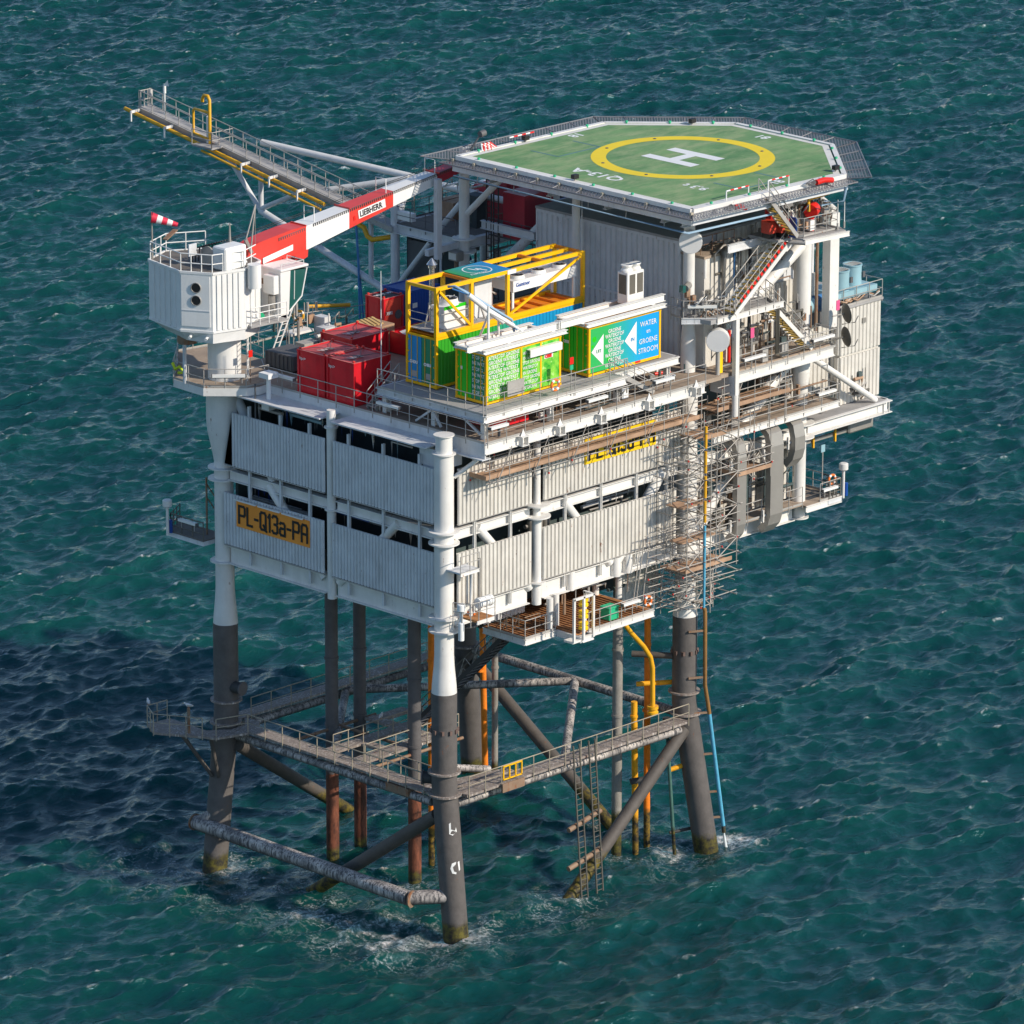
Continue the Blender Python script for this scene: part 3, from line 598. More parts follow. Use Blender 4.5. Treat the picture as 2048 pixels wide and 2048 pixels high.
# plan bracing at walkway level
jb((.9,-.05,7.85),(19.3,-.45,7.85),.42,'guano'); jb((.05,1.0,7.9),(.15,17.3,7.9),.42,'guano'); jb((1,18.4,7.95),(19.3,18.4,7.95),.42,'guano'); jb((20.25,.9,8.5),(20.25,17.4,8.5),.45,'guano')
jb((20.2,8.9,8.5),(10.0,.1,8.0),.42,'guano'); jb((20.2,8.9,8.5),(9.9,18.2,8.2),.4,'guano'); jb((9.9,18.2,8.1),(.2,9.4,7.9),.4,'guano'); jb((.4,4.3,7.9),(6.2,.1,7.9),.36,'guano')
jb((2.6,1.9,9.1),(4.9,1.2,8.6),.34,'guano')
for a,b_ in (((5.1,7.9,8.2),(5.1,14.5,8.2)),((1,13.7,8.2),(8,13.7,8.2)),((.2,7.4,8.0),(9,7.4,8.0)),((.2,11.2,8.0),(9,11.2,8.0))): jb(a,b_,.16,'rusty','conductor_guide')
# walkways
def wk(poly,z=8.55,t=.14,name='walkway',mat='walk'): return MB().prism(poly,z-t,z).build(name,M[mat],JK)
wk([(.9,-.95),(19.4,-1.15),(19.4,-.05),(.9,.2)]); wk([(-.3,1.0),(.75,1.0),(.85,16.6),(-.2,16.6)]); wk([(1.2,18.1),(18.6,18.1),(18.6,19.1),(1.2,19.1)],8.56)
wk([(-2.6,17.4),(-2.3,16.6),(.2,15.8),(1.6,16.9),(1.5,18.2),(.6,17.1),(-.6,17.1),(-1.7,18.0)],8.532); wk([(-4.1,20.0),(-3.3,21.4),(-1.7,21.2),(-1.7,17.8),(-2.6,17.4)],8.515); 
wk([(.8,7.5),(8.8,7.5),(8.8,8.5),(.8,8.5)],8.45); wk([(.8,10.0),(9.6,10.0),(9.6,10.9),(.8,10.9)],8.45); wk([(3.2,8.5),(3.9,8.5),(3.9,10),(3.2,10)],8.44); wk([(6.6,8.5),(7.4,8.5),(7.4,13.2),(6.6,13.2)],8.44); wk([(7.4,12.2),(9.6,12.2),(9.6,13.1),(7.4,13.1)],8.43)
wk([(1.0,1.2),(2.6,.3),(6.0,.3),(6.0,.9),(2.8,1.6),(1.2,2.4)],8.5)
m_=MB(); m_.tube((-2.9,18.9,8.4),(-1.3,18.0,5.6),.12,8); m_.tube((-2.2,17.1,8.4),(-1.2,17.6,5.6),.12,8); m_.build('support_strut',M['legdark'],JK)
MB().box(.2,2.6,7.9,-.42 if False else -.36,4.4,8.35).build('rusty_plate',M['rusty'],JK); 
# pipe legs under the guide frame and small horizontal ties
jb((18.2,2.0,10.4),(20.2,.6,10.4),.24,'cyellow','tie_pipe'); jb((19.6,.4,12.2),(18.2,2.4,12.2),.3,'legdark','tie_pipe'); jb((19.5,.4,5.1),(20.9,-.4,5.5),.24,'cyellow','tie_pipe'); jb((19.7,.6,1.0),(21.5,-.3,1.2),.16,'cdark','tie_pipe'); jb((17.3,1.6,4.6),(18.2,1.0,4.7),.3,'cdark','tie_pipe')

GW='railings of the lower walkways'
RJ=dict(r=.032,toe=False,mat=M['railbrown'])
rail('guard_railing','bird-stained railing of the lower walkway between the near leg and the right leg',[(1.0,-1.0,8.55),(19.3,-1.2,8.55)],GW,pitch=1.35,**RJ)
rail('guard_railing','low railing on the outer edge of the left lower walkway, under the shaded wall',[(-.35,1.3,8.55),(-.25,16.0,8.55),(-2.2,16.65,8.55)],GW,pitch=1.5,**RJ)
rail('guard_railing','railing on the inner edge of the left lower walkway',[(.8,1.4,8.55),(.85,7.3,8.55)],GW,pitch=1.5,**RJ)
rail('guard_railing','railing along the first inner walkway across the slim piles',[(.9,7.45,8.45),(8.7,7.45,8.45)],GW,pitch=1.3,**RJ)
rail('guard_railing','railing along the second inner walkway, a gull sitting on it',[(.9,10.0,8.45),(9.5,10.0,8.45)],GW,pitch=1.3,**RJ)
rail('guard_railing','dark railing of the far lower walkway behind the slim piles',[(2,18.1,8.55),(18.4,18.1,8.55)],GW,pitch=1.6,**RJ)
rail('guard_railing','railing round the projecting landing left of the left leg',[(-2.6,17.4,8.55),(-4.1,20.0,8.55),(-3.3,21.4,8.55),(-1.8,21.3,8.55)],GW,pitch=.9,**RJ)
# conductors
GP='slim grey piles inside the jacket'
def vpipe(label,x,y,r,z0,z1,mat,group=None,name='conductor_pipe',x2=None,y2=None):
    t=thing(name,label,'pipe',(x,y,z0),group); r=r*.72; MB().tube((x if x2 is None else x2,y if y2 is None else y2,z0),(x,y,z1),r,24).build('pipe',M[mat],t)
    for z in (8.5,12.6):
        if z<z1: MB().lathe((x,y),[(r,z-.07),(r+.05,z-.07),(r+.05,z+.07),(r,z+.07)],20).build('weld_collar',M[mat],t)
    return t
vpipe('slim grey pile with rusty lower end, nearest the left leg',4.4,13.7,.53,-3,18.5,'pile',GP); vpipe('slim grey pile with white paint spots, middle of the three',6.8,13.8,.52,-3,18.5,'pile',GP); vpipe('slim grey pile with a stained collar, just left of the near leg',5.0,7.4,.54,-3,18.5,'pile',GP)
vpipe('orange riser partly hidden behind the white top of the near leg',8.1,9.1,.27,-3,18.5,'corange',name='riser_pipe')
vpipe('rust orange riser right of the near leg behind the stair',17.6,14.4,.26,-3,18.5,'corange',name='riser_pipe',x2=18.2)
vpipe('grey green riser beside the rust orange one',18.7,14.2,.27,-3,18.5,'cgrey',name='riser_pipe')
vpipe('thick beige riser left of the yellow and orange ones',17.3,2.7,.42,-3,18.5,'cgrey',name='riser_pipe')
vpipe('bright yellow riser ending under the lower walkway flange',17.9,1.9,.26,-3,9.4,'cyellow',name='riser_pipe',x2=18.2)
vpipe('orange riser running straight up to the platform',19.2,2.1,.27,-3,18.5,'corange',name='riser_pipe',x2=19.35)
t=thing('bent_pipe','bright yellow pipe bending down from the lower platform to a flange on the walkway','pipe',(18.5,1,9)); MB().path([(16.0,1,14.9),(16.6,1,14.2),(17.7,1,13.1),(18.3,1,12.3),(18.5,1,11.6),(18.55,1,9.1)],.145,14).build('pipe',M['pipeyellow'],t); MB().lathe((18.55,1),[(.34,8.7),(.34,8.85),(.26,8.9),(.26,9.0),(.34,9.02),(.34,9.2)],20).build('flange',M['pipeyellow'],t)
t=thing('riser_pipe','thin dark green riser standing in the sea left of the right leg','pipe',(19.9,.2,0)); MB().path([(19.0,.3,8.4),(19.2,.3,6.2),(19.9,.2,-2)],.11,12).build('pipe',M['cgreen'],t); MB().lathe((19.02,.3),[(.24,8.3),(.24,8.5)],16).build('flange',M['cdark'],t)
t=thing('caisson_pipe','outer pipe beside the right leg, brown above and pale blue below, pouring water','pipe',(22.5,-1.2,1))
MB().path([(19.6,-1.2,15.9),(20.2,-1.2,15.75),(20.6,-1.2,15.2),(20.64,-1.2,14.8),(20.7,-1.2,10.5),(21.0,-1.2,9.2),(21.12,-1.2,8.6)],.12,14).build('upper_pipe',M['cbrown'],t)
MB().tube((21.12,-1.2,8.6),(22.5,-1.2,1.2),.12,14).build('lower_pipe',M['cblue'],t); MB().tube((22.5,-1.2,1.2),(22.56,-1.2,.75),.12,12).build('outlet',M['cdark'],t)
for z,x in ((13.9,20.66),(11.0,20.7),(8.7,21.1),(6.0,21.6),(3.5,22.1),(1.8,22.4)): MB().beam((x,-1.2,z),(x-.9,-.7,z),.09,.12).build('clamp',M['rusty'],t)
m_,nt,b=newmat('pouring_water'); b.inputs['Base Color'].default_value=(.7,.75,.75,1); b.inputs['Roughness'].default_value=.4
MB().tube((22.56,-1.2,.75),(22.75,-1.2,-.3),.05,8,.12).build('water_jet',m_,t)
# boat ladders
for lb,x in (('left one of the two long ladders reaching into the sea',9.45),('right one of the two long ladders reaching into the sea',10.75)):
    t=thing('boat_ladder',lb,'ladder',(x,-.95,0),'long ladders below the lower walkway'); a=V((x-.12,-1.25,9.5)); b_=V((x+.75,-1.25,-1.0)); s=V((.52,0,0))
    for q in (a,a+s): MB().tube(q,q+(b_-a),.055,8).build('stringer',M['louvre'],t)
    for i in range(30):
        q=a.lerp(b_,(i+1)/31); MB().tube(q,q+s,.024,5).build('rung',M['louvre'],t)
for z in (4.3,1.9): MB().tube((9.2,-1.05,z),(11.9,-1.05,z+.55),.16,12).build('rubbing_bar',M['rusty'],JK)
t=thing('yellow_gate','small yellow gate over a rust orange step on the walkway near the near leg','gate',(4.4,-1.1,8.5))
g_=MB(); 
for x in (3.7,4.2,4.7,5.2): g_.beam((x,-1.1,8.8),(x,-1.1,9.6),.07,.07)
for z in (8.82,9.6): g_.beam((3.68,-1.1,z),(5.24,-1.1,z),.07,.07)
g_.build('frame',M['yellow'],t); MB().box(3.5,-1.25,8.1,5.3,-1.15,8.62).build('step',M['rusty'],t)
# dark stair down to the lower walkway
def stair(name,label,a,b_,wd,width=.9,nstep=14,tread='galv',strm='white',railh=1.0,cat='stairs',rails=True,railm='galv'):
    """a top centre, b bottom centre, wd unit vector across"""
    a=V(a);b_=V(b_);wv=V(wd).normalized()*width/2; t=thing(name,label,cat,b_)
    for s in (-1,1): MB().beam(a+wv*s,b_+wv*s,.06,.26).build('stringer',M[strm],t)
    h=(b_-a); hd=V((h.x,h.y,0)).normalized()*.13
    for i in range(nstep):
        p=a.lerp(b_,(i+.5)/nstep); m_=MB(); vs=[p-wv-hd,p+wv-hd,p+wv+hd,p-wv+hd]; m_.add([q for q in vs]+[q-V((0,0,.05)) for q in vs],[(0,1,2,3),(7,6,5,4),(0,4,5,1),(1,5,6,2),(2,6,7,3),(3,7,4,0)]); m_.build('tread',M[tread],t)
    if rails:
        for s in (-1,1):
            r_=MB(); z=V((0,0,railh)); r_.tube(a+wv*s+z,b_+wv*s+z,.03,6); r_.tube(a+wv*s+z*.55,b_+wv*s+z*.55,.024,6)
            k=max(3,int((b_-a).length/1.1)); o=r_.build('handrail',M[railm],t)
            for i in range(k+1): p=a.lerp(b_,i/k)+wv*s; MB().tube(p,p+z,.028,5).build('post',M[railm],o)
    return t
stair('access_stair','long dark open stair from the hanging platform down to the inner walkway',(6.6,1.0,16.6),(6.6,8.9,9.0),(1,0,0),1.0,24,'darkgrey','cdark',railm='louvre')
for x in (6.1,7.1):
    for k in range(14):
        a=V((x,1.0,16.6)).lerp(V((x,8.9,9.0)),k/14); b_=V((x,1.0,16.6)).lerp(V((x,8.9,9.0)),(k+1)/14); MB().tube(a+V((0,0,.05)) if k%2 else a+V((0,0,1)),b_+V((0,0,1)) if k%2 else b_+V((0,0,.05)),.025,5).build('lattice_bar',M['galv'],JK)
# ------------------------------------------------------------------ hanging access platform below the topsides
HP=thing('hanging_platform','hanging white access platform with rust coloured grating under the sunlit wall','platform',(10,-1,16.8))
def hp(poly): MB().prism(poly,16.72,16.80).build('grating',M['hpgrat'],HP); x0_=min(p[0] for p in poly);x1_=max(p[0] for p in poly);y0_=min(p[1] for p in poly);y1_=max(p[1] for p in poly); g_=MB(); [g_.box(x0_+.3*k,y0_,16.80,x0_+.3*k+.07,y1_,16.86) for k in range(int((x1_-x0_)/.3))]; g_.build('grating_bars',M['gbar'],HP)
hp([(5.6,-.9),(8.3,-.9),(8.3,2.4),(5.6,2.4)]); hp([(8.3,-2.4),(14.8,-2.4),(14.8,4.2),(8.3,4.2)])
for a,b_ in (((5.6,-.95),(8.2,-.95)),((9.2,-2.45),(14.8,-2.45)),((8.3,-2.9),(9.2,-2.9))): MB().ibeam((*a,16.6),(*b_,16.6),.15,.36,.03).build('edge_beam',M['white'],HP)
for a,b_ in (((5.6,2.4),(5.6,-.95)),((8.2,-.95),(8.2,-2.9)),((9.2,-2.9),(9.2,-2.45)),((14.8,-2.45),(14.8,2))): MB().ibeam((*a,16.6),(*b_,16.6),.15,.36,.03).build('edge_beam',M['grey'],HP)  # shade-side beams of the white platform, their shade painted as grey
MB().prism([(7.5,-2.9),(9.2,-2.9),(9.2,-2.2),(7.5,-2.2)],16.5,16.62).build('gate_sill',M['white'],HP)
for x,y in ((7.9,-.7),(8.7,-.4),(14.6,2.0),(15.5,1.0)): MB().tube((x,y,16.6),(x,y,18.7),.2,16).build('hanger',M['white'],HP)
MB().box(7.2,4.2,15.9,19.3,4.4,18.6).build('shade_backing',M['dark'],HP); MB().corr((5.7,2.45,16.9),(1,0,0),(0,0,1),3.4,1.7,.3,.04).build('ribbed_wall',M['grey'],HP)  # dark backing wall paints the shade of the recess under the girder
MB().corr((16.4,1.6,15.6),(1,0,0),(0,0,1),3.2,2.9,.3,.05).build('ribbed_wall',M['clad'],HP)
pf=thing('float_rack','white portal frame holding three yellow buoys','rack',(8.3,-3,16.7))
for x,y in ((7.55,-2.95),(8.35,-2.95),(9.15,-2.95),(9.15,-2.3)): MB().beam((x,y,16.6),(x,y,19.2),.13,.13).build('post',M['white'],pf)
f_=MB(); f_.beam((7.5,-2.95,19.15),(9.2,-2.95,19.15),.13,.13); f_.beam((9.15,-2.95,19.15),(9.15,-2.2,19.15),.13,.13); f_.build('top_bar',M['white'],pf)
for z in (17.3,18.0,18.7): MB().lathe((8.7,-2.6),[(.12,z-.25),(.28,z-.22),(.28,z-.08),(.17,z),(.28,z+.08),(.28,z+.22),(.12,z+.25)],14).build('buoy',M['signyellow'],pf)
rail('guard_railing','railing on the left half of the hanging platform',[(5.6,2.0,16.8),(5.6,-.95,16.8),(8.1,-.95,16.8)],'railings of the hanging platform',pitch=.9)
rail('guard_railing','railing on the right half of the hanging platform',[(9.3,-2.45,16.8),(14.8,-2.45,16.8)],'railings of the hanging platform',pitch=.9)
tubelight('tube lamp on the hanging platform railing beside the green box',(12.0,-2.58,17.75),(13.4,-2.58,17.75))
t=thing('storage_box','green storage box on the hanging platform','box',(11.8,-1.9,16.8)); MB().box(11.3,-2.2,16.85,12.1,-1.5,17.55).build('body',M['exitgreen'],t,.03); MB().box(11.25,-2.25,17.55,12.15,-1.45,17.64).build('lid',M['exitgreen'],t,.03)
def torus(name,label,c,ax,R_,r_,mat,cat='lifebuoy',group='lifebuoys'):
    c=V(c); ax=V(ax).normalized(); u=ax.cross(V((0,0,1))).normalized(); v=ax.cross(u); t=thing(name,label,cat,c,group)
    pts=[c+(u*math.cos(a)+v*math.sin(a))*R_ for a in [2*math.pi*i/20 for i in range(21)]]; MB().path(pts,r_,10).build('ring',M[mat],t)
    for k in range(4):
        p=pts[k*5+2]; d=(pts[k*5+3]-pts[k*5+1]).normalized(); MB().tube(p-d*.07,p+d*.07,r_*1.12,10).build('band',M['purewhite'],t)
    return t
torus('lifebuoy','orange lifebuoy on the hanging platform railing near the scaffold',(14.2,-2.55,17.5),(0,-1,0),.27,.07,'lifeorange')
torus('lifebuoy','orange lifebuoy on the raised platform railing in front of the green container',(6.95,-1.95,31.8),(0,-1,0),.30,.08,'lifeorange')
torus('lifebuoy','yellow orange lifebuoy on a post behind the crane',(9.4,21.5,31.0),(-.6,-.8,0),.30,.08,'pipeyellow')
torus('lifebuoy','orange lifebuoy on the small end walkway at the far right',(32.2,-.9,20.7),(0,-1,0),.28,.07,'lifeorange')
torus('lifebuoy','small orange lifebuoy behind the near column at the liferaft',(.95,-1.2,19.5),(-1,-.3,0),.2,.06,'lifeorange')
# liferaft station beside the near column
t=thing('liferaft_canister','white liferaft canister on a small bracket platform beside the near column','liferaft',(1.4,-1.8,20)); MB().xf(Matrix.Identity(4))
c_=MB().tube((.9,-1.75,20.2),(2.0,-1.75,20.2),.30,20); c_.build('canister',M['purewhite'],t)
for x in (1.05,1.45,1.85): MB().tube((x-.04,-1.75,20.2),(x+.04,-1.75,20.2),.325,20).build('strap',M['house'],t)
MB().box(.3,-2.3,19.3,1.7,-.9,19.42).build('bracket_deck',M['hpgrat'],t); MB().beam((.3,-2.3,19.3),(1.7,-2.3,19.3),.08,.22).build('edge',M['white'],t)
MB().path([(.75,-1.4,19.4),(.75,-1.4,21.9),(1.0,-1.4,22.1),(1.4,-1.4,22.1)],.11,10).build('davit',M['white'],t); MB().path([(1.6,-1.2,19.4),(1.6,-1.2,22.6)],.09,8).build('davit',M['steel'],t)
t=thing('hydrophone_tube','white cylinder hanging on a pole at the near column','canister',(.2,-1.9,19)); MB().lathe((-.35,-1.7),[(.17,18.3),(.17,19.3),(.1,19.4),(.1,20.0),(.24,20.05),(.24,20.4),(.2,20.45)],16).build('body',M['purewhite'],t)
rail('guard_railing','small dark railing round the liferaft station at the near column',[(-.6,-1.3,19.4),(-.2,-2.3,19.4),(1.7,-2.35,19.4)],'railings of the hanging platform',pitch=.7,toe=False)
t=thing('small_balcony','small hanging shelf with railing high on the lower ribbed panel','balcony',(.2,-1.3,22.2)); MB().box(-.3,-1.6,22.1,1.2,-.5,22.2).build('floor',M['grey'],t); MB().ibeam((-.3,-1.6,22.1),(1.2,-1.6,22.1),.1,.2,.02).build('edge_beam',M['white'],t)
g_=MB(); [g_.tube((-.3,-1.6,22.2+z),(1.2,-1.6,22.2+z),.025,6) for z in (.5,.95)]; g_.build('handrail',M['galv'],t); [MB().tube((x,-1.6,22.1),(x,-1.6,23.15),.025,6).build('post',M['galv'],t) for x in (-.3,.45,1.2)]
# navigation light stubs
def navstub(label,dk,pts,post,zd=19.7):
    t=thing('navigation_light_platform',label,'platform',dk[0]+(zd,) if len(dk[0])==2 else dk[0]); MB().prism(dk,zd-.12,zd).build('deck',M['darkdeck'],t); MB().ibeam((*dk[0],zd-.2),(*dk[1],zd-.2),.1,.25,.02).build('edge_beam',M['grey'],t); MB().ibeam((*dk[0],zd-.22),(*dk[3],zd-.22),.1,.25,.02).build('edge_beam',M['grey'],t)
    r_=MB(); 
    for q in (.35,.7,1.05): 
        for a,b_ in zip(pts,pts[1:]): r_.tube((*a,zd+q),(*b_,zd+q),.035,6)
    r_.build('handrail',M['louvre'],t); [MB().tube((V(a).lerp(V(b_),f))[:]+(zd,),(V(a).lerp(V(b_),f))[:]+(zd+1.1,),.035,6).build('post',M['louvre'],t) for a,b_ in zip(pts,pts[1:]) for f in (0,.33,.66,1)]
    MB().lathe(post,[(.09,zd-.2),(.09,zd+1.5),(.22,zd+1.55),(.28,zd+1.6),(.28,zd+1.95),(.2,zd+2.0)],16).build('lantern_post',M['white'],t); MB().tube((post[0]+.25,post[1],zd-.1),(post[0]+.25,post[1],zd+.7),.12,8).build('battery_can',M['dblue'],t)
    return t
t=navstub('small dark platform with a lantern post sticking out left behind the left column',[(-.6,19.2),(1.2,19.2),(1.2,23.2),(-.6,22.2)],[(-.55,19.3),(-.55,22.1),(1.1,23.1)],(-.9,22.0)); m_=MB(); m_.tube((.4,20.0,19.7),(.4,20.0,23.2),.06,6); m_.tube((.4,20,22.8),(1.3,19.4,21),.04,5); m_.tube((.4,20,22),(1.3,19.4,20.2),.04,5); m_.build('cable_post',M['rusty'],t)
tubelight('tube lamp on the dark platform left of the left column',(-.7,21.2,20.6),(-.7,19.7,20.6))
t=navstub('small end platform with a lantern post and a pale green sign at the far right',[(31.6,-1.15),(32.82,-1.15),(32.82,.4),(31.6,.4)],[(31.7,-1.12),(32.7,-1.12),(32.7,.3)],(32.95,-1.15),19.63); MB().tube((32.1,-.2,19.6),(32.1,-.2,22.6),.04,6).build('sign_post',M['galv'],t); MB().box(31.9,-.26,22.3,32.25,-.2,22.75).build('sign_plate',M['paleblue'],t)
# gulls
def gull(label,p,hd=0.):
    t=thing('gull',label,'bird',p,'gulls resting on the lower railings'); c=math.cos(hd); s=math.sin(hd)
    def q(x,y,z): return (p[0]+x*c-y*s,p[1]+x*s+y*c,p[2]+z)
    prof=[(-.30,.12,.02),(-.20,.13,.06),(-.05,.15,.10),(.10,.17,.10),(.17,.22,.06),(.20,.27,.055),(.25,.28,.05),(.29,.27,.02)]
    vs=[];fs=[];n=10
    for x,z,r_ in prof: vs+=[q(x,r_*math.cos(2*math.pi*k/n),z+r_*math.sin(2*math.pi*k/n)) for k in range(n)]
    for i in range(len(prof)-1): fs+=[(i*n+k,i*n+(k+1)%n,(i+1)*n+(k+1)%n,(i+1)*n+k) for k in range(n)]
    MB().add(vs,fs,True).build('body',M['gull'],t)
    for sg_ in (-1,1): MB().add([q(-.34,.04*sg_,.15),(q(-.05,.11*sg_,.20)),q(.10,.10*sg_,.20),q(.08,.115*sg_,.12),q(-.15,.10*sg_,.10)],[(0,1,2,3,4)]).build('wing',M['galv'],t)
    MB().tube(q(.28,0,.27),q(.36,0,.26),.015,5,.004).build('beak',M['yellow'],t); [MB().tube(q(0,y,.06),q(0,y,-.02),.01,4).build('leg',M['lifeorange'],t) for y in (-.03,.03)]
gull('gull on the post of the landing left of the left leg',(-2.75,18.4,10.1),2.2); gull('gull on the second inner walkway railing by the slim piles',(4.8,10.0,9.6),.4); gull('gull standing on the walkway plate near the near leg',(1.7,3.2,8.5),3.6)
gull('gull on the far corner of the landing railing',(-3.2,21.4,9.7),1.0)
MB().tube((-2.75,18.4,8.5),(-2.75,18.4,10.1),.09,8).build('bollard_post',M['rusty'],JK)
# ------------------------------------------------------------------ helideck
HD=thing('helideck','green helicopter deck with yellow ring and white H, safety net all round','helideck',(26,6,40.3))
hz=40.37; gp=[(17.67,15.15),(29.35,15.05),(34.45,9.6),(34.3,2.2),(29.4,-2.95),(17.67,-2.45)]
def off(poly,d):
    out=[];n=len(poly);ar=sum(poly[i][0]*poly[(i+1)%n][1]-poly[(i+1)%n][0]*poly[i][1] for i in range(n)); s=-1 if ar<0 else 1
    for i in range(n):
        p0=V(poly[i-1]);p=V(poly[i]);p1=V(poly[(i+1)%n]); a=(p-p0).normalized();b_=(p1-p).normalized()
        n0=V((a.y,-a.x))*s;n1=V((b_.y,-b_.x))*s; m_=(n0+n1); m_=m_/m_.length; k=d/max(.3,m_.dot(n0)); out.append(tuple(p+m_*k))
    return out
go=off(gp,.42); gn0=off(gp,.75); gn1=off(gp,2.15); grim=off(gp,.62)
MB().prism(go,hz-.35,hz).build('deck_panel',M['heligreen'],HD)
def ringpoly(pa,pb,za,zb,name,mat,par=HD):
    n=len(pa); return MB().add([(x,y,za) for x,y in pa]+[(x,y,zb) for x,y in pb],[(i,(i+1)%n,n+(i+1)%n,n+i) for i in range(n)]).build(name,mat,par)
ringpoly(off(gp,-.0),off(gp,.38),hz+.006,hz+.006,'border_line',M['linewhite'])
n_=len(grim); g_=MB()
for i in range(n_): g_.beam((*grim[i],hz-.16),(*grim[(i+1)%n_],hz-.16),.30,.44)
g_.build('edge_gutter',M['white'],HD)
g_=MB(); go2=off(gp,.80)
for i in range(n_): g_.beam((*go2[i],hz-.62),(*go2[(i+1)%n_],hz-.62),.10,.5)
g_.build('edge_channel',M['grey'],HD)
ec=(26.29,6.13)
def annulus(r0,r1,z,n=96): 
    m_=MB(); vs=[(ec[0]+r*math.cos(2*math.pi*k/n),ec[1]+r*math.sin(2*math.pi*k/n),z) for r in (r0,r1) for k in range(n)]
    return m_.add(vs,[(k,n+k,n+(k+1)%n,(k+1)%n) for k in range(n)])
annulus(4.55,5.46,hz+.006).build('yellow_ring',M['ringyellow'],HD)
h_=MB()
def hb(x0,y0,x1,y1): h_.add([(ec[0]+x0,ec[1]+y0,hz+.008),(ec[0]+x1,ec[1]+y0,hz+.008),(ec[0]+x1,ec[1]+y1,hz+.008),(ec[0]+x0,ec[1]+y1,hz+.008)],[(0,1,2,3)])
hb(-1.5,-2.0,-.72,2.0); hb(.72,-2.0,1.5,2.0); hb(-.72,-.37,.72,.37); h_.build('letter_h',M['purewhite'],HD)
text('deck_code','Q13-A',(19.95,4.75,hz+.004),(0,1,0),(-1,0,0),1.25,M['purewhite'],HD,bold=.03,sx=1.12,lift=.003)
text('weight_limit','9.3 t',(21.6,-.35,hz+.004),(0,1,0),(-1,0,0),.95,M['purewhite'],HD,bold=.025,sx=1.05,lift=.003)
for o_,x_,y_ in (((26.5,14.9,0),(-1,0,0),(0,-1,0)),((33.9,6.8,0),(0,-1,0),(-1,0,0)),((25.0,-2.3,0),(1,0,0),(0,1,0))):
    text('heading_mark','18',(o_[0],o_[1],hz+.004),x_,y_,1.0,M['purewhite'],HD,bold=.03,lift=.003)
for cx,cy in ((23.0,12.6),(24.6,-.6)):
    l_=MB(); 
    for a,b_ in (((cx-1.8,cy-1.1),(cx+1.8,cy-1.1)),((cx-1.8,cy+1.1),(cx-1.8,cy-1.1)),((cx+1.8,cy-1.1),(cx+1.8,cy+1.1))): l_.beam((*a,hz+.002),(*b_,hz+.002),.16,.008)
    l_.build('faded_blue_line',M['faded'] if 'faded' in M else M.setdefault('faded',paint('faded_blue',(.10,.21,.20),.7)),HD)
for k in range(8):
    a=k*math.pi/4+.3; x,y=ec[0]+5.0*math.cos(a),ec[1]+5.0*math.sin(a); MB().lathe((x,y),[(.10,hz),(.10,hz+.03),(.05,hz+.05)],10).build('deck_light',M['darkgrey'],HD)
# perimeter lights and net
for i in range(n_):
    a=V(off(gp,.5)[i]); b_=V(off(gp,.5)[(i+1)%n_]); k=max(1,round((b_-a).length/2.9))
    for j in range(k):
        p=a.lerp(b_,(j+.5)/k); MB().lathe((p.x,p.y),[(.07,hz),(.07,hz+.08),(.10,hz+.09),(.08,hz+.18)],8).build('perimeter_light',M['exitgreen'],HD)
for i in range(n_):
    a0=V((*gn0[i],hz-.22)); b0=V((*gn0[(i+1)%n_],hz-.22)); a1=V((*gn1[i],hz+.02)); b1_=V((*gn1[(i+1)%n_],hz+.02))
    fr=i in (4,5) ; lo=V((0,0,-.25 if fr else 0))
    if fr:   # narrow gutter net on the edge facing the containers
        a1=a0.lerp(a1,.45)+lo; b1_=b0.lerp(b1_,.45)+lo
    o=MB().add([a0,b0,b1_,a1],[(0,1,2,3)]).build('safety_net',M['net'],HD)
    f_=MB(); f_.tube(a1,b1_,.045,6); f_.tube(a0,b0,.04,6); k=max(1,round((b0-a0).length/1.75))
    for j in range(k+1): f_.tube(a0.lerp(b0,j/k),a1.lerp(b1_,j/k),.04,6)
    f_.build('net_frame',M['netwire'],o)
    if i==5:
        for j in range(k+1):
            p=a0.lerp(b0,j/k); MB().box(p.x-.18,p.y-.09,hz-.55,p.x+.02,p.y+.09,hz-.1).build('net_bracket',M['tanb'] if 'tanb' in M else M.setdefault('tanb',paint('tan_bracket',(.48,.42,.32),.6)),HD)
# under-deck steel
for x in (18.2,20.2,25.2,30.2,33.3): MB().ibeam((x,-2.2 if x<31 else 2,39.65),(x,14.9 if x<31 else 9.5,39.65),.3,.7).build('deck_beam',M['grey'],HD)
for y in (-1.6,0,4.5,9.05,13.8): MB().ibeam((17.8,y,39.3),(33 if 2<y<10 else 29.5,y,39.3),.3,.7).build('deck_beam',M['grey'],HD)
for a,b_ in (((30.2,0,33.5),(30.2,7.5,39.2)),((24.6,-.2,32.5),(30.0,-.1,35.5)),((20.2,18,36),(20.2,14.4,39.3)),((30.3,.2,35.8),(31.8,2.4,39.2)),((33.2,.2,37),(33.2,5,39.2))):
    MB().tube(a,b_,.36 if a==(24.6,-.2,32.5) else .2,20).build('support_brace',M['white'],HD)
t=thing('foam_main','long pale blue pipe slung under the helideck edge','pipe',(17,0,39)); MB().path([(17.0,16.0,39.15),(16.9,-2.9,39.0),(24.5,-3.3,39.0)],.07,8).build('pipe',M['palepipe'],t); [MB().tube((16.92,y,39.05),(17.0,y,39.9),.025,5).build('hanger',M['galv'],t) for y in (-1,2,5,8,11,14)]
t=thing('foam_pipe','pale blue pipe and yellow pipe under the far helideck corner','pipe',(31,-2,39)); MB().path([(27.6,-3.6,38.9),(29.3,-3.9,38.9),(29.5,-3.9,39.7)],.07,8).build('blue_pipe',M['palepipe'],t); MB().path([(27.2,-3.0,38.5),(27.2,-3.0,39.2),(28.6,-3.3,39.4),(29.2,-3.3,39.6)],.10,8).build('yellow_pipe',M['pipeyellow'],t)

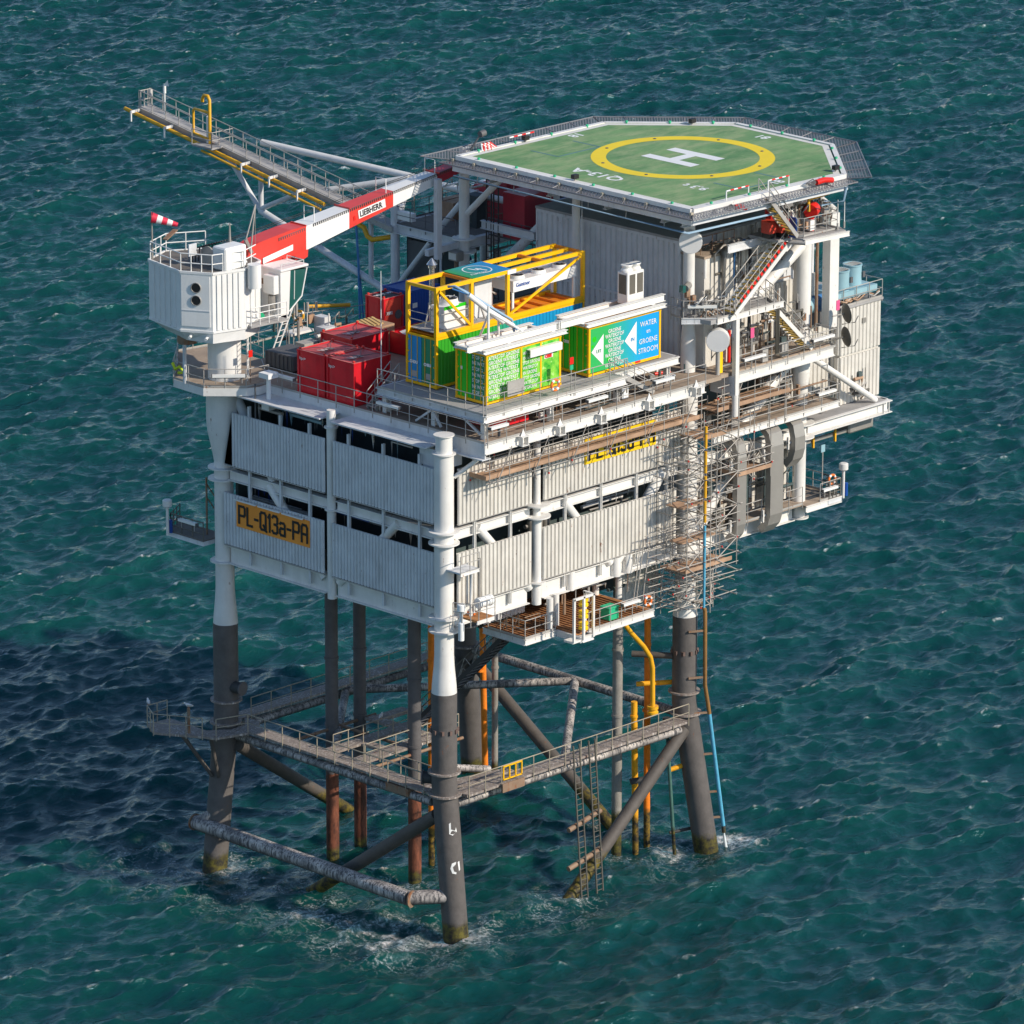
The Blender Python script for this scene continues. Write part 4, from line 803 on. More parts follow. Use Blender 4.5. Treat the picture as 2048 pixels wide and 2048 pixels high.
# ------------------------------------------------------------------ crane
CR=thing('pedestal_crane','pedestal crane with red and white box boom, round pedestal and eight-sided white house','crane',(.12,18.2,29.6))
cc=(.25,18.15)
MB().lathe(cc,[(.97,29.62),(.97,32.6),(1.15,32.75),(1.15,32.95)],40).build('pedestal',M['house'],CR)
hp_=[(-2.6,21.4),(-3.2,18.1),(-2.25,16.4),(-.2,15.85),(1.7,16.6),(2.3,18.6),(1.5,21.0),(-.6,22.2)]
MB().prism(hp_,33.15,36.6).build('house_wall',M['house'],CR)
cx0,cy0=-.4,18.6
bt=[(cx0+(x-cx0)*.45,cy0+(y-cy0)*.45) for x,y in hp_]; bt2=[(cx0+(x-cx0)*f_,cy0+(y-cy0)*f_) for (x,y),f_ in zip(hp_,(.72,.80,.95,.98,.98,.9,.8,.7))]
MB().prism(bt2,32.45,33.15,hp_).build('house_skirt',M['house'],CR)
n=8
for zz,ww in ((36.62,.12),(33.15,.1)):
    hl=MB(); [hl.beam((*hp_[i],zz),(*hp_[(i+1)%n],zz),ww,.13) for i in range(n)]; hl.build('edge_trim',M['house'],CR)
MB().prism([(cx0+(x-cx0)*.97,cy0+(y-cy0)*.97) for x,y in hp_],36.6,36.64).build('house_roof',M['darkdeck'],CR)
# ribs on four faces, blank panel with two round windows
for i,k in ((0,5),(2,5),(3,2),(7,4)):
    a=V((*hp_[i],0)); b_=V((*hp_[(i+1)%n],0)); d=(b_-a); nn=V((-d.y,d.x,0)).normalized(); 
    if nn.dot(a-V((cx0,cy0,0)))<0: nn=-nn
    for j in range(1,k+1):
        p=a.lerp(b_,j/(k+1))+nn*.02; MB().beam(p+V((0,0,33.25)),p+V((0,0,36.5)),.20,.10,up=tuple(nn)).build('wall_rib',M['house'],CR)
a=V((*hp_[1],0)); b_=V((*hp_[2],0)); d=(b_-a).normalized(); nn=V((d.y,-d.x,0)); nn=nn if nn.dot(a-V((cx0,cy0,0)))>0 else -nn
c=a.lerp(b_,.5); MB().beam(a.lerp(b_,.04)+V((0,0,34.95))+nn*.03,a.lerp(b_,.92)+V((0,0,34.95))+nn*.03,.05,3.0).build('service_panel',M['house'],CR); MB().beam(a.lerp(b_,.04)+V((0,0,34.4))+nn*.07,a.lerp(b_,.92)+V((0,0,34.4))+nn*.07,.02,.05).build('panel_seam',M['grey'],CR)
for z in (35.0,35.75): 
    p=c+V((0,0,z))+nn*.05; o=MB().tube(p,p+nn*.05,.27,24).build('round_window',M['black'],CR); MB().path([p+nn*.04+(d*math.cos(q*.4)+V((0,0,1))*math.sin(q*.4))*.29 for q in range(17)],.03,6).build('frame',M['steel'],o)
for f_ in ((.3,32.85),(.8,32.8)):
    p=a.lerp(b_,f_[0])+nn*-.15; MB().tube(p+V((0,0,f_[1])),p+nn*.35+V((0,0,f_[1]-.05)),.09,10).build('lug',M['house'],CR)
MB().lathe((-1.9,19.0),[(.6,32.0),(.6,32.5)],6).build('drain_pan',M['rusty'],CR); MB().beam((-2.1,19.0,29.6),(-2.1,19.0,32.1),.16,.16).build('prop_post',M['grey'],CR)
# roof railing and machinery
rr=MB(); pts=[V((*p,36.6)) for p in [(cx0+(x-cx0)*.97,cy0+(y-cy0)*.97) for x,y in hp_]]
for i in (7,0,1,2):
    a=pts[i];b_=pts[(i+1)%n]
    for q in (.55,1.1): rr.tube(a+V((0,0,q)),b_+V((0,0,q)),.035,6)
for q in (.55,1.1): rr.tube(pts[7]+V((0,0,q)),pts[6]+V((0,0,q)),.035,6); rr.tube(pts[3]+V((0,0,q)),pts[3].lerp(pts[4],.8)+V((0,0,q)),.035,6)
rr=rr.build('roof_handrail',M['house'],CR)
for i in (6,7,0,1,2,3):
    for q in ((0,.33,.66) if i in (7,0,1,2) else (0,.5)): p=pts[i].lerp(pts[(i+1)%n],q); MB().tube(p,p+V((0,0,1.1)),.035,6).build('post',M['house'],rr)
MB().box(-1.5,16.1,36.64,.2,17.2,38.0).build('machinery_box',M['house'],CR,.08); MB().tube((.5,16.9,36.4),(.5,17.6,36.4),.55,20).build('counter_drum',M['house'],CR)
o=MB().add([],[]); w_=MB(); w_.tube((-.9,18.2,37.1),(.9,18.2,37.1),.45,20); w_.build('winch_drum',M['darkgrey'],CR)
for x in (-.95,.9): MB().tube((x,18.2,37.1),(x+.08,18.2,37.1),.6,20).build('winch_flange',M['galv'],CR)
for i in range(8): MB().path([(-1.5+i*.25,18.9,36.7),(-1.4+i*.25,18.9,37.5),(-1.2+i*.2,17.9,37.9)],.035,6).build('hydraulic_hose',M['black'],CR)
MB().box(-2.0,18.6,37.2,-1.4,18.7,37.9).build('control_box',M['grey'],CR); MB().tube((-.1,17.2,38.0),(-.1,17.2,39.1),.08,8,.04).build('exhaust_pipe',M['steel'],CR); MB().beam((-2.4,20.2,38.0),(-1.2,20.6,38.3),.3,.08).build('rest_bracket',M['rusty'],CR)
MB().tube((.15,16.95,36.7),(.15,17.7,36.7),.7,24).build('slew_cover',M['house'],CR)
# A-frame rods
m_=MB(); m_.tube((1.2,17.6,36.9),(2.6,17.9,39.6),.05,6); m_.tube((1.9,17.6,36.9),(2.6,17.9,39.6),.05,6); m_.tube((2.6,17.9,39.6),(2.55,17.9,36.7),.02,4); m_.beam((1.4,17.5,37.8),(1.9,17.5,36.9),.12,.2); m_.build('a_frame',M['steel'],CR)
# boom: rises gently along +x, resting on its post
def bsec(x): # centre height and half sizes along the boom
    return
BS=[(1.0,36.75,.45,.5),(3.1,36.72,.78,.60),(6.35,36.95,.80,.62)]
def boxsec(secs,y=18.3):
    m_=MB(); vs=[]
    for x,z,hh,hw in secs: vs+=[(x,y-hw,z-hh),(x,y+hw,z-hh),(x,y+hw,z+hh),(x,y-hw,z+hh)]
    for i in range(len(secs)-1):
        b_=i*4; m_.add(vs[b_:b_+8],[(0,1,5,4),(1,2,6,5),(2,3,7,6),(3,0,4,7)])
    m_.add(vs[:4],[(3,2,1,0)]); m_.add(vs[-4:],[(0,1,2,3)]); return m_
bz=lambda x:36.93+(x-6.35)*(38.9-36.93)/(19.5-6.35)
bh=lambda x:.72-(x-6.35)*(.72-.27)/(19.5-6.35)
S_=lambda x:(x,bz(x),bh(x),.30+bh(x)*.45)
MB().prism([(5.65,17.75),(6.42,17.75),(6.42,18.85),(5.65,18.85)],35.75,36.4,[(5.2,17.72),(6.42,17.72),(6.42,18.88),(5.2,18.88)]).build('cylinder_lug',M['craner'],CR)
MB().path([(.25,15.55,35.5),(.25,15.55,36.9)],.40,20).build('rope_guard_drum',M['house'],CR)
BO=boxsec([S_(6.4),S_(10.0)]).build('boom',M['purewhite'],CR)
boxsec([S_(10.0),S_(13.7)]).build('red_section',M['craner'],BO); boxsec([S_(13.7),S_(17.45)]).build('white_section',M['purewhite'],BO); boxsec([S_(17.45),S_(19.55)]).build('tip_section',M['cranedr'],BO)
boxsec([(1.0,36.55,.40,.45),(2.8,36.62,.75,.60),(5.2,36.85,.82,.66),(6.4,36.93,.76,.66)]).build('boom_foot',M['craner'],CR)
MB().add([(2.9,17.62,36.05),(5.3,17.6,36.45),(5.3,17.6,36.8),(2.9,17.62,36.4)],[(0,1,2,3)]).build('white_stripe',M['purewhite'],CR)
k=MB(); k.add([(5.2,17.58,36.15),(6.5,17.58,36.3),(6.45,17.58,35.85),(6.1,17.58,35.75)],[(0,1,2,3)]); k.add([(5.2,19.0,36.15),(6.5,19.0,36.3),(6.45,19.0,35.85),(6.1,19.0,35.75)],[(0,1,2,3)]); k.build('cylinder_lug',M['craner'],CR)
MB().tube((1.6,18.3,35.0),(6.1,18.3,35.95),.22,16).build('luffing_cylinder',M['house'],CR)
# name plate on the boom, turned to the slope of the boom
bd=V((1,0,(38.9-36.93)/(19.5-6.35))).normalized(); bu=V((-bd.z,0,bd.x)); p0=V((10.75,17.64 if False else 18.3-(.30+bh(10.75)*.45)-.01,bz(10.75)))
pl=MB(); q0=p0-bu*.26; q=lambda u,v_:q0+bd*u+bu*v_
pl.add([q(0,0),q(2.25,.0),q(2.25,.52),q(0,.52)],[(0,1,2,3)]); pl.v=[(x,y-.02+(.02*0),z) for x,y,z in pl.v]; pl=pl.build('name_plate',M['purewhite'],CR)
text('name_lettering','LIEBHERR',q(.10,.09)+V((0,-.03,0)),bd,bu,.50,M['black'],CR,bold=.014,sx=.88,lift=.004)
MB().add([q(-.42,.02),q(-.27,.02),q(-.27,.3),q(-.42,.3)],[(0,1,2,3)]).xf(Matrix.Translation((0,-.02,0))).build('warning_mark',M['firered'],CR)
# cable tray of small links along the boom
ct=MB()
for a,b_ in ((4.2,6.3),(7.0,19.2)):
    x=a
    while x<b_:
        z=(bz(x)+bh(x)) if x>6.4 else 37.35+(x-4.2)*.12; y=18.3-(.30+bh(max(x,6.4))*.45)-.02
        ct.box(x,y-.03,z-.17,x+.05,y,z-.02); x+=.17
    ct.tube((a,18.3-(.30+bh(max(a,6.4))*.45)-.04,(bz(a)+bh(a) if a>6.4 else 37.35)-.01),(b_,18.3-(.30+bh(max(b_,6.4))*.45)-.04,(bz(b_)+bh(b_)if b_>6.4 else 37.6)-.01),.02,5)
ct.build('cable_chain',M['darkgrey'],CR)
rp=MB()
for y in (18.15,18.4): rp.tube((0.2,y,37.7),(19.0,y,39.35),.02,5)
rp.build('hoist_rope',M['black'],CR)
for x in (7.3,13.2,17.3): 
    m_=MB(); z=bz(x)+bh(x); m_.path([(x,17.9,z),(x,17.9,z+.85),(x,18.75,z+.85),(x,18.75,z)],.03,6); m_.build('rope_guard',M['house'],CR)
for x in (9.98,6.4,17.42): MB().box(x-.03,18.3-.66,bz(x)+bh(x),x+.03,18.3+.66,bz(x)+bh(x)+.1).build('joint_plate',M['craner'],CR)
for y,z in ((17.0,35.4),): pass
# operator cab and its walkway
CB=MB(); x0,x1,y0,y1=2.65,3.45,15.9,17.55
CB.add([(x0,y0,33.25),(3.0,y0,32.95),(x1-.15,y0,33.35),(x1,y0,35.9),(x0,y0,35.95),(x0,y1,33.25),(3.0,y1,32.95),(x1-.15,y1,33.35),(x1,y1,35.9),(x0,y1,35.95)],[(0,1,2,3,4),(9,8,7,6,5),(0,4,9,5),(4,3,8,9),(1,0,5,6),(2,1,6,7),(3,2,7,8)])
CB=CB.build('cab_body',M['house'],CR)
MB().add([(x1-.1,y0+.05,33.5),(x1+.02,y0+.05,35.85),(4.75,y0+.05,35.75),(4.35,y0+.05,34.2),(x1-.1,y1-.05,33.5),(x1+.02,y1-.05,35.85),(4.75,y1-.05,35.75),(4.35,y1-.05,34.2)],[(0,3,2,1),(4,5,6,7),(3,7,6,2),(0,4,7,3)]).build('cab_window',M['glass'],CB)
wf=MB(); 
for y in (y0+.03,y1-.03): wf.path([(x1-.1,y,33.45),(4.36,y,34.2),(4.77,y,35.78)],.05,6); wf.tube((x1+.3,y,34.1),(x1+.35,y,35.8),.03,5)
wf.tube((4.77,y0,35.78),(4.77,y1,35.78),.05,6); wf.tube((4.36,y0,34.2),(4.36,y1,34.2),.05,6); wf.build('window_frame',M['house'],CB)
MB().prism([(x0-.05,y0-.08),(4.85,y0-.08),(4.85,y1+.08),(x0-.05,y1+.08)],35.9,36.05).build('cab_roof',M['house'],CB,.04)
MB().box(2.2,16.0,34.6,2.62,16.9,35.7).build('air_conditioner',M['house'],CB,.03); MB().lathe((2.4,16.4),[(.22,33.6),(.22,34.5)],14).build('heater_can',M['steel'],CB); MB().add([(2.64,17.1,34.95),(2.64,17.5,34.95),(2.64,17.5,35.3),(2.64,17.1,35.3)],[(0,1,2,3)]).build('brown_plate',M['rusty'],CB)
MB().box(2.3,15.9,32.9,3.2,16.9,33.3).build('cab_step',M['house'],CR); MB().prism([(-.1,15.5),(2.7,15.3),(2.7,16.5),(.3,16.4)],33.15,33.25).build('cab_walkway',M['greydeck'],CR)
r_=MB(); [r_.tube((0,15.6,33.2+q),(2.6,15.35,33.2+q),.03,6) for q in (.4,.75,1.1)]; r_=r_.build('walkway_handrail',M['house'],CR)
[MB().tube((x,15.6-x*.1,33.2),(x,15.6-x*.1,34.3),.03,6).build('post',M['house'],r_) for x in (0,.65,1.3,1.95,2.6)]
r_=MB(); [r_.tube((x,y,36.05),(x,y,36.3),.025,5) for x in (2.8,4.6) for y in (16.0,17.4)]; r_.path([(2.8,16,36.3),(4.6,16,36.3),(4.6,17.4,36.3)],.03,5); r_.build('roof_guard',M['house'],CB)
# round-column details: ladder, red sign
t=MB(); 
for y in (16.55,16.95): t.tube((.55+(y-16.55)*1.2,y,29.7),(.55+(y-16.55)*1.2,y,33.2),.03,6)
t=t.build('ladder_stile',M['house'],CR)
for i in range(11): MB().tube((.55,16.55,29.95+i*.3),(1.03,16.95,29.95+i*.3),.02,5).build('rung',M['house'],t)
MB().box(.35,16.2,31.2,.65,16.24,31.6).build('red_sign',M['firered'],CR); MB().tube((.5,16.25,29.6),(.5,16.25,31.2),.025,5).build('sign_pole',M['rusty'],CR)
# crane access platform
CA=thing('crane_access_platform','eight-sided white platform with railing round the foot of the crane pedestal','platform',(0,18,29.6))
cap_=[(-2.0,20.1),(-2.15,17.4),(-.4,15.6),(.4,15.3),(1.2,15.4),(1.9,16.2),(4.6,19.6),(4.6,24.0),(2.2,24.4),(.4,22.4)]
MB().prism(cap_,29.15,29.62).build('deck',M['white'],CA); MB().prism([(x*.98,18+(y-18)*.98) for x,y in cap_],29.62,29.65).build('deck_plate',M['deck'],CA)
MB().prism([(-1.2,19.5),(-1.2,17.3),(0,16.4),(1.2,16.8),(1.4,19.5)],28.9,29.15).build('soffit',M['grey'],CA)
rail('guard_railing','railing round the crane foot platform with a white tube lamp',[(4.4,24.0,29.65),(2.2,24.3,29.65),(.4,22.3,29.65),(-2.0,20.1,29.65),(-2.1,17.4,29.65),(-.4,15.65,29.65),(1.2,15.45,29.65)],'railings round the main deck',pitch=1.2)
tubelight('tube lamp on the railing of the crane foot platform',(-1.9,16.9,30.4),(-.5,15.6,30.4))
t=thing('hivis_vest','bright yellow gear bundle hung on the crane platform railing','bundle',(-1.95,19.6,30.3)); MB().path([(-2.05,20.1,30.6),(-2.1,19.8,30.3),(-2.05,19.5,30.5),(-2.0,19.2,30.2),(-2.05,19.6,30.1)],.1,6).build('cloth',M['hivis'],t)
t=thing('bollard_bracket','white T shaped bracket post at the shaded deck edge beside the crane platform','bracket',(.2,14.6,29)); MB().tube((.2,14.4,28.9),(.2,14.4,30.5),.14,12).build('post',M['purewhite'],t); MB().box(-.2,14.0,30.4,.6,14.8,30.7).build('head',M['purewhite'],t); MB().box(-.1,14.1,28.5,1.1,14.7,28.9).build('foot',M['white'],t)
MB().tube((-.3,15.0,27.0),(-.3,15.0,30.0),.05,6).build('hanging_hose',M['darkgrey'],t)
# windsock
t=thing('windsock','red and white striped windsock on a thin pole at the back of the crane house','windsock',(-2.3,21.3,36.6))
MB().tube((-2.35,21.35,36.6),(-2.35,21.35,39.0),.07,8,.04).build('pole',M['steel'],t)
a=V((-2.35,21.35,39.1)); d=V((1.0,-1.0,-.42)).normalized(); L=1.55
for i in range(5): p=a+d*(L*i/5); q_=a+d*(L*(i+1)/5); r0=.30-.028*i*2; MB().tube(p,q_,.30-.035*i,18,.30-.035*(i+1)).build('sock_band',M['purewhite'] if i%2 else M['pinkred'] if 'pinkred' in M else M.setdefault('pinkred',paint('windsock_red',(.70,.02,.06),.6)),t)
MB().path([a+V((0,0,.0))+(V((0,0,1))*math.cos(q*.4)+d.cross(V((0,0,1))).normalized()*math.sin(q*.4))*.31 for q in range(17)],.03,5).build('hoop',M['cranedr'],t)
# ------------------------------------------------------------------ raised container platform
CPf=thing('raised_platform','raised white steel platform on short legs carrying the green containers','platform',(1,-2,29.6))
pz=31.10
MB().prism([(1.6,-1.7),(12.9,-1.7),(12.9,-.9),(18.2,-.9),(18.2,6.6),(1.6,6.6)],pz-.1,pz).build('platform_deck',M['greydeck'],CPf)
for a,b_,mt_ in (((1.3,-1.85),(12.9,-1.85),'white'),((12.7,-.95),(18.3,-.95),'white'),((1.4,-1.85),(1.4,6.7),'grey'),((18.2,-.95),(18.2,6.7),'grey'),((1.4,6.6),(18.2,6.6),'grey'),((1.4,2.4),(18.2,2.4),'grey')):  # grey beams are the same white steel with shade in the colour
    MB().ibeam((*a,pz-.22),(*b_,pz-.22),.3,.42,.04).build('edge_beam',M[mt_],CPf)
for x in (1.7,7.0,12.5,17.6):
    for y in (-1.5,2.4,6.3):
        if x>13 and y<-1: y=-.7
        MB().ibeam((x,y,29.62),(x,y,pz-.42),.3,.3,.03,up=(1,0,0)).build('short_leg',M['white'],CPf)
for y0,y1 in ((-1.4,-.4),(2.4,3.4),(2.4,1.4)): MB().beam((1.5,y0,29.9 if y0<0 else 30.6),(1.5,y1+.3,30.6 if y0<0 else 29.7),.12,.12).build('knee_brace',M['grey'],CPf)
MB().box(3.4,-.6,29.65,6.2,1.4,30.5).build('deck_store',M['red'],CPf)
GP2='railings of the raised platform'
rail('guard_railing','galvanised railing along the sunlit front of the raised platform',[(1.4,-1.95,pz),(12.9,-1.95,pz)],GP2,pitch=1.45)
rail('guard_railing','galvanised railing along the shaded end of the raised platform by the blue and green doors',[(1.3,6.6,pz),(1.3,-1.8,pz)],GP2,pitch=1.45)
stair('access_stair','short steps with railings from the raised platform down to the main deck',(12.9,-1.35,31.05),(15.4,-1.35,29.65),(0,1,0),.8,6,'galv','galv')
stair('access_stair','short steps beside the bright red container end up to the raised platform',(3.4,7.3,31.05),(1.5,7.3,29.65),(0,1,0),.7,5,'galv','galv')
t=thing('warning_sign','red and green sign on a post on the raised platform between the containers','sign',(8.3,-1.9,31.1)); MB().tube((8.3,-1.9,30.9),(8.3,-1.9,32.7),.03,6).build('post',M['galv'],t); MB().box(8.15,-1.95,32.75,8.45,-1.9,33.15).build('red_plate',M['firered'],t); MB().box(8.17,-1.95,32.42,8.43,-1.9,32.70).build('green_plate',M['exitgreen'],t)
MB().box(12.9,-1.6,29.7,13.4,-1.5,30.3).build('label_plate',M['purewhite'],CPf)
# ------------------------------------------------------------------ containers
def container(name,label,x,y,z,L,W,H,cf,ce,frame,top,long='x',group=None,cat='container',ribs=True,endnorm='-',pitch=.28,doors=True,endcols=None,sidem=None,corr_end=False,nside=None):
    """long axis along x or y; visible faces are -y and -x"""
    t=thing(name,label,cat,(x,y,z),group); lx,ly=(L,W) if long=='x' else (W,L); fr=M[frame]; f=.10
    f_=MB()
    for px in (x,x+lx-f*1.4):
        for py in (y,y+ly-f*1.4): f_.box(px,py,z,px+f*1.4,py+f*1.4,z+H)
    for zz,hh in ((z,.16),(z+H-.12,.12)):
        f_.box(x+.14,y+.01,zz+.002,x+lx-.14,y+.12,zz+hh-.002); f_.box(x+.14,y+ly-.12,zz+.002,x+lx-.14,y+ly-.01,zz+hh-.002)
        f_.box(x+.01,y+.14,zz+.002,x+.12,y+ly-.14,zz+hh-.002); f_.box(x+lx-.12,y+.14,zz+.002,x+lx-.01,y+ly-.14,zz+hh-.002)
    f_.build('frame',fr,t)
    cs=MB()
    for px in (x-.015,x+lx-.165):
        for py in (y-.015,y+ly-.165):
            for zz in (z-.01,z+H-.11): cs.box(px,py,zz,px+.18,py+.18,zz+.12)
    cs.build('corner_casting',fr,t)
    if nside is None:
        MB().corr((x+.14,y+.055,z+.15),(1,0,0),(0,0,1),lx-.28,H-.26,pitch,.035).build('side_wall',M[sidem or cf],t)
    if not doors: MB().corr((x+.055,y+ly-.14,z+.15),(0,-1,0),(0,0,1),ly-.28,H-.26,pitch,.035).build('end_wall',M[ce],t)
    else:
        ec=endcols or (ce,ce)
        for k in range(2):
            ya=y+ly-.14-k*(ly-.28)/2; yb=ya-(ly-.28)/2
            d=MB().box(x+.03,yb+.02,z+.17,x+.09,ya-.02,z+H-.13).build('door',M[ec[k]],t)
            for q in (.28,.72):
                yy=ya+(yb-ya)*q; MB().tube((x+.0,yy,z+.1),(x+.0,yy,z+H-.1),.022,6).build('locking_bar',fr if frame!='red' else M['galv'],d)
            [MB().box(x-.01,min(ya,yb)+.02 if k else max(ya,yb)-.1,z+H*qq,x+.03,min(ya,yb)+.1 if k else max(ya,yb)-.02,z+H*qq+.08).build('hinge',fr,d) for qq in (.15,.4,.62,.85)]
    MB().box(x+.12,y+.12,z+H-.10,x+lx-.12,y+ly-.12,z+H-.045).build('roof',M[top],t)
    MB().box(x+.2,y+.2,z+.0,x+lx-.2,y+ly-.2,z+.12).build('floor',M['darkgrey'],t)
    return t
# long lower container under the yellow frame
gx,gy=3.18,3.75
c1=container('shipping_container','long container with blue and green doors standing under the open yellow frame',gx,gy,31.18,12.19,2.44,2.94,'sidegrad','blue','yellow','yellow',endcols=('blue','tealgreen'),sidem='sidegrad',group=None)
for k in range(2):
    text('number_plate','CHDU' if k==0 else 'CHEU',(gx-.02,gy+2.1-k*1.12,32.4),(0,-1,0),(0,0,1),.22,M['purewhite'],c1,bold=.02); MB().box(gx-.0,gy+.55+(1-k)*1.1-.1,31.6,gx+.028,gy+.85+(1-k)*1.1,31.95).build('label_plate',M['galv'],c1)
MB().box(gx+5.9,gy-.02,33.3,gx+6.2,gy+.03,33.6).build('label_plate',M['house'],c1)
# open yellow frame module on top
fz=34.13; FM=thing('open_frame_module','open yellow steel frame module with cooling plant, on top of the long container','frame module',(gx,gy,fz))
f_=MB(); X0,X1,Y0,Y1,Z0,Z1=gx,gx+12.19,gy,gy+2.44,fz,fz+2.95
for xx in (X0+.09,gx+2.9,gx+5.85,X1-.09):
    for yy in (Y0+.09,Y1-.09): MB().beam((xx,yy,Z0+.05),(xx,yy,Z1-.05),.2,.2).build('post',M['yellow'],FM)
for yy in (Y0+.09,Y1-.09):
    MB().beam((X0,yy,Z1-.11),(X1,yy,Z1-.11),.17,.22).build('top_rail',M['yellow'],FM); MB().beam((X0,yy,Z0+.13),(X1,yy,Z0+.13),.17,.25).build('bottom_rail',M['yellow'],FM)
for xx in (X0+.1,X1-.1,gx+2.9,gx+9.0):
    MB().beam((xx,Y0+.1,Z1-.12),(xx,Y1-.1,Z1-.12),.17,.18).build('cross_beam',M['yellow' if xx in (X0+.1,) else 'orange'],FM)  # orange puts shade into the colour of these yellow beams
MB().beam((gx+5.9,gy+1.22,Z1-.12),(X1-.1,gy+1.22,Z1-.12),.17,.2).build('centre_beam',M['yellow'],FM)
for i in range(11): MB().beam((X0+.8+i*1.05,Y0+.1,Z0+.14),(X0+.8+i*1.05,Y1-.1,Z0+.14),.13,.14).build('floor_joist',M['orange'],FM)
MB().box(X0+.2,Y0+.2,Z0+.04,X1-.2,Y1-.2,Z0+.07).build('floor_plate',M['orange'],FM); MB().box(X0+.2,Y0+.2,Z0+.22,X0+6.5,Y1-.2,Z0+.26).build('grating',M['greydeck'],FM)
MB().beam((X0+.3,Y0+.05,Z1-.25),(gx+2.8,Y0+.05,Z0+.3),.08,.14).build('diagonal_strut',M['yellow'],FM); MB().beam((gx+6.0,Y0+.05,Z0+.3),(X1-.2,Y0+.05,Z1-.25),.08,.14).build('diagonal_strut',M['yellow'],FM)
MB().box(gx+2.95,Y0+.02,Z1-.005,gx+6.1,Y1-.02,Z1+.03).build('logo_plate',M['logograd'],FM)
lc=V((gx+4.55,gy+1.25,Z1+.04)); lm_=MB(); nn_=48
for r0,r1 in ((.80,.88),): lm_.add([(lc.x+r*math.cos(2*math.pi*k/nn_),lc.y+r*math.sin(2*math.pi*k/nn_),lc.z) for r in (r0,r1) for k in range(nn_)],[(k,nn_+k,nn_+(k+1)%nn_,(k+1)%nn_) for k in range(nn_)])
lm_.beam((lc.x-.25,lc.y+.5,lc.z),(lc.x-.1,lc.y-.05,lc.z),.13,.006); lm_.beam((lc.x-.1,lc.y-.02,lc.z),(lc.x+.3,lc.y-.02,lc.z),.13,.006); lm_.beam((lc.x+.1,lc.y+.25,lc.z+.002),(lc.x+.28,lc.y-.5,lc.z+.002),.13,.006); lm_.build('round_logo',M['purewhite'],FM)
text('logo_lettering','PosHYdon',(gx+3.4,gy+.5,Z1+.03),(1,0,0),(0,1,0),.3,M['purewhite'],FM,bold=.005)
MB().box(gx+5.75,Y0-.03,Z1-.26,gx+6.45,Y0-.01,Z1-.02).build('white_plate',M['purewhite'],FM)
MB().box(gx+10.0 if False else X0+4.0,Y0+.9,Z0+.25,X0+5.4,Y0+1.7,Z0+2.35).build('cabinet',M['grey'],FM)
# chiller
ch=thing('chiller_unit','white chiller with one round fan and a green stripe inside the yellow frame','chiller',(gx+2,gy+.8,fz)); MB().box(gx+1.0,gy+.35,fz+.27,gx+2.75,gy+1.45,fz+1.55).build('casing',M['house'],ch,.03); MB().box(gx+1.0,gy+.34,fz+1.4,gx+2.76,gy+.36,fz+1.6).build('green_stripe',M['green'],ch)
MB().lathe((gx+1.9,gy+.9),[(.62,fz+1.55),(.55,fz+1.7),(.52,fz+1.9),(.5,fz+1.9),(.5,fz+1.78),(.1,fz+1.78)],28).build('fan_cowl',M['house'],ch); fb=MB(); [fb.beam((gx+1.9,gy+.9,fz+1.84),(gx+1.9+.46*math.cos(a*.9),gy+.9+.46*math.sin(a*.9),fz+1.86),.16,.02) for a in range(7)]; fb.build('fan_blade',M['black'],ch)
# condenser table
cd_=thing('condenser_unit','white table-shaped condenser with six fans under the frame beams','condenser',(gx+9,gy+1,fz)); cz=fz+1.45
MB().prism([(gx+6.5,gy+.25),(gx+11.75,gy+.25),(gx+11.75,gy+2.15),(gx+6.5,gy+2.15)],cz,cz+.62).build('casing',M['purewhite'],cd_)
MB().prism([(gx+6.5,gy+.25),(gx+11.75,gy+.25),(gx+11.75,gy+2.15),(gx+6.5,gy+2.15)],cz+.622,cz+.65).build('top_plate',M['grey'],cd_)
for i in range(3):
    for j in range(2):
        fx,fy=gx+7.3+i*1.75,gy+.72+j*.95; MB().lathe((fx,fy),[(.44,cz+.65),(.40,cz+.85),(.38,cz+.85),(.38,cz+.70),(.05,cz+.70)],24).build('fan_cowl',M['purewhite'],cd_)
        fb=MB(); [fb.beam((fx,fy,cz+.78),(fx+.36*math.cos(a*.9+i),fy+.36*math.sin(a*.9+i),cz+.79),.13,.02) for a in range(7)]; fb.lathe((fx,fy),[(.1,cz+.74),(.1,cz+.82)],10); fb.build('fan_blade',M['black'],cd_)
for fx in (gx+6.55,gx+11.6):
    for fy in (gy+.35,gy+2.05): MB().beam((fx,fy,fz+.2),(fx,fy,cz),.14,.1).build('leg',M['purewhite'],cd_)
text('maker_name','Guntner',(gx+6.7,gy+.24,cz+.28),(1,0,0),(0,0,1),.34,M['dblue'],cd_,bold=.006)
ex=thing('exhaust_stack','stainless exhaust stack with cone cap rising behind the yellow frame','stack',(6.7,7.6,31)); MB().lathe((6.7,7.6),[(.17,29.7),(.17,36.9),(.24,36.95),(.24,37.1),(.32,37.15),(.05,37.5)],18).build('stack_pipe',M['shiny'],ex)
for i in range(10): # pipes in the frame module
    xx=gx+rnd.uniform(.5,6); MB().path([(xx,gy+rnd.uniform(.4,1.9),fz+.3),(xx,gy+1.2,fz+rnd.uniform(.8,1.9)),(xx+rnd.uniform(.4,1),gy+1.5,fz+rnd.uniform(.8,1.9))],rnd.choice([.03,.05,.07]),6).build('small_pipe',M['galv'],FM)
for zz in (.55,1.0): MB().tube((X0+.2,Y0+.2,fz+.25+zz),(X0+2.8,Y0+.2,fz+.25+zz),.025,5).build('safety_bar',M['galv'],FM); MB().tube((X0+.1,Y0+.2,fz+.25+zz),(X0+.1,Y1-.2,fz+.25+zz),.025,5).build('safety_bar',M['galv'],FM)
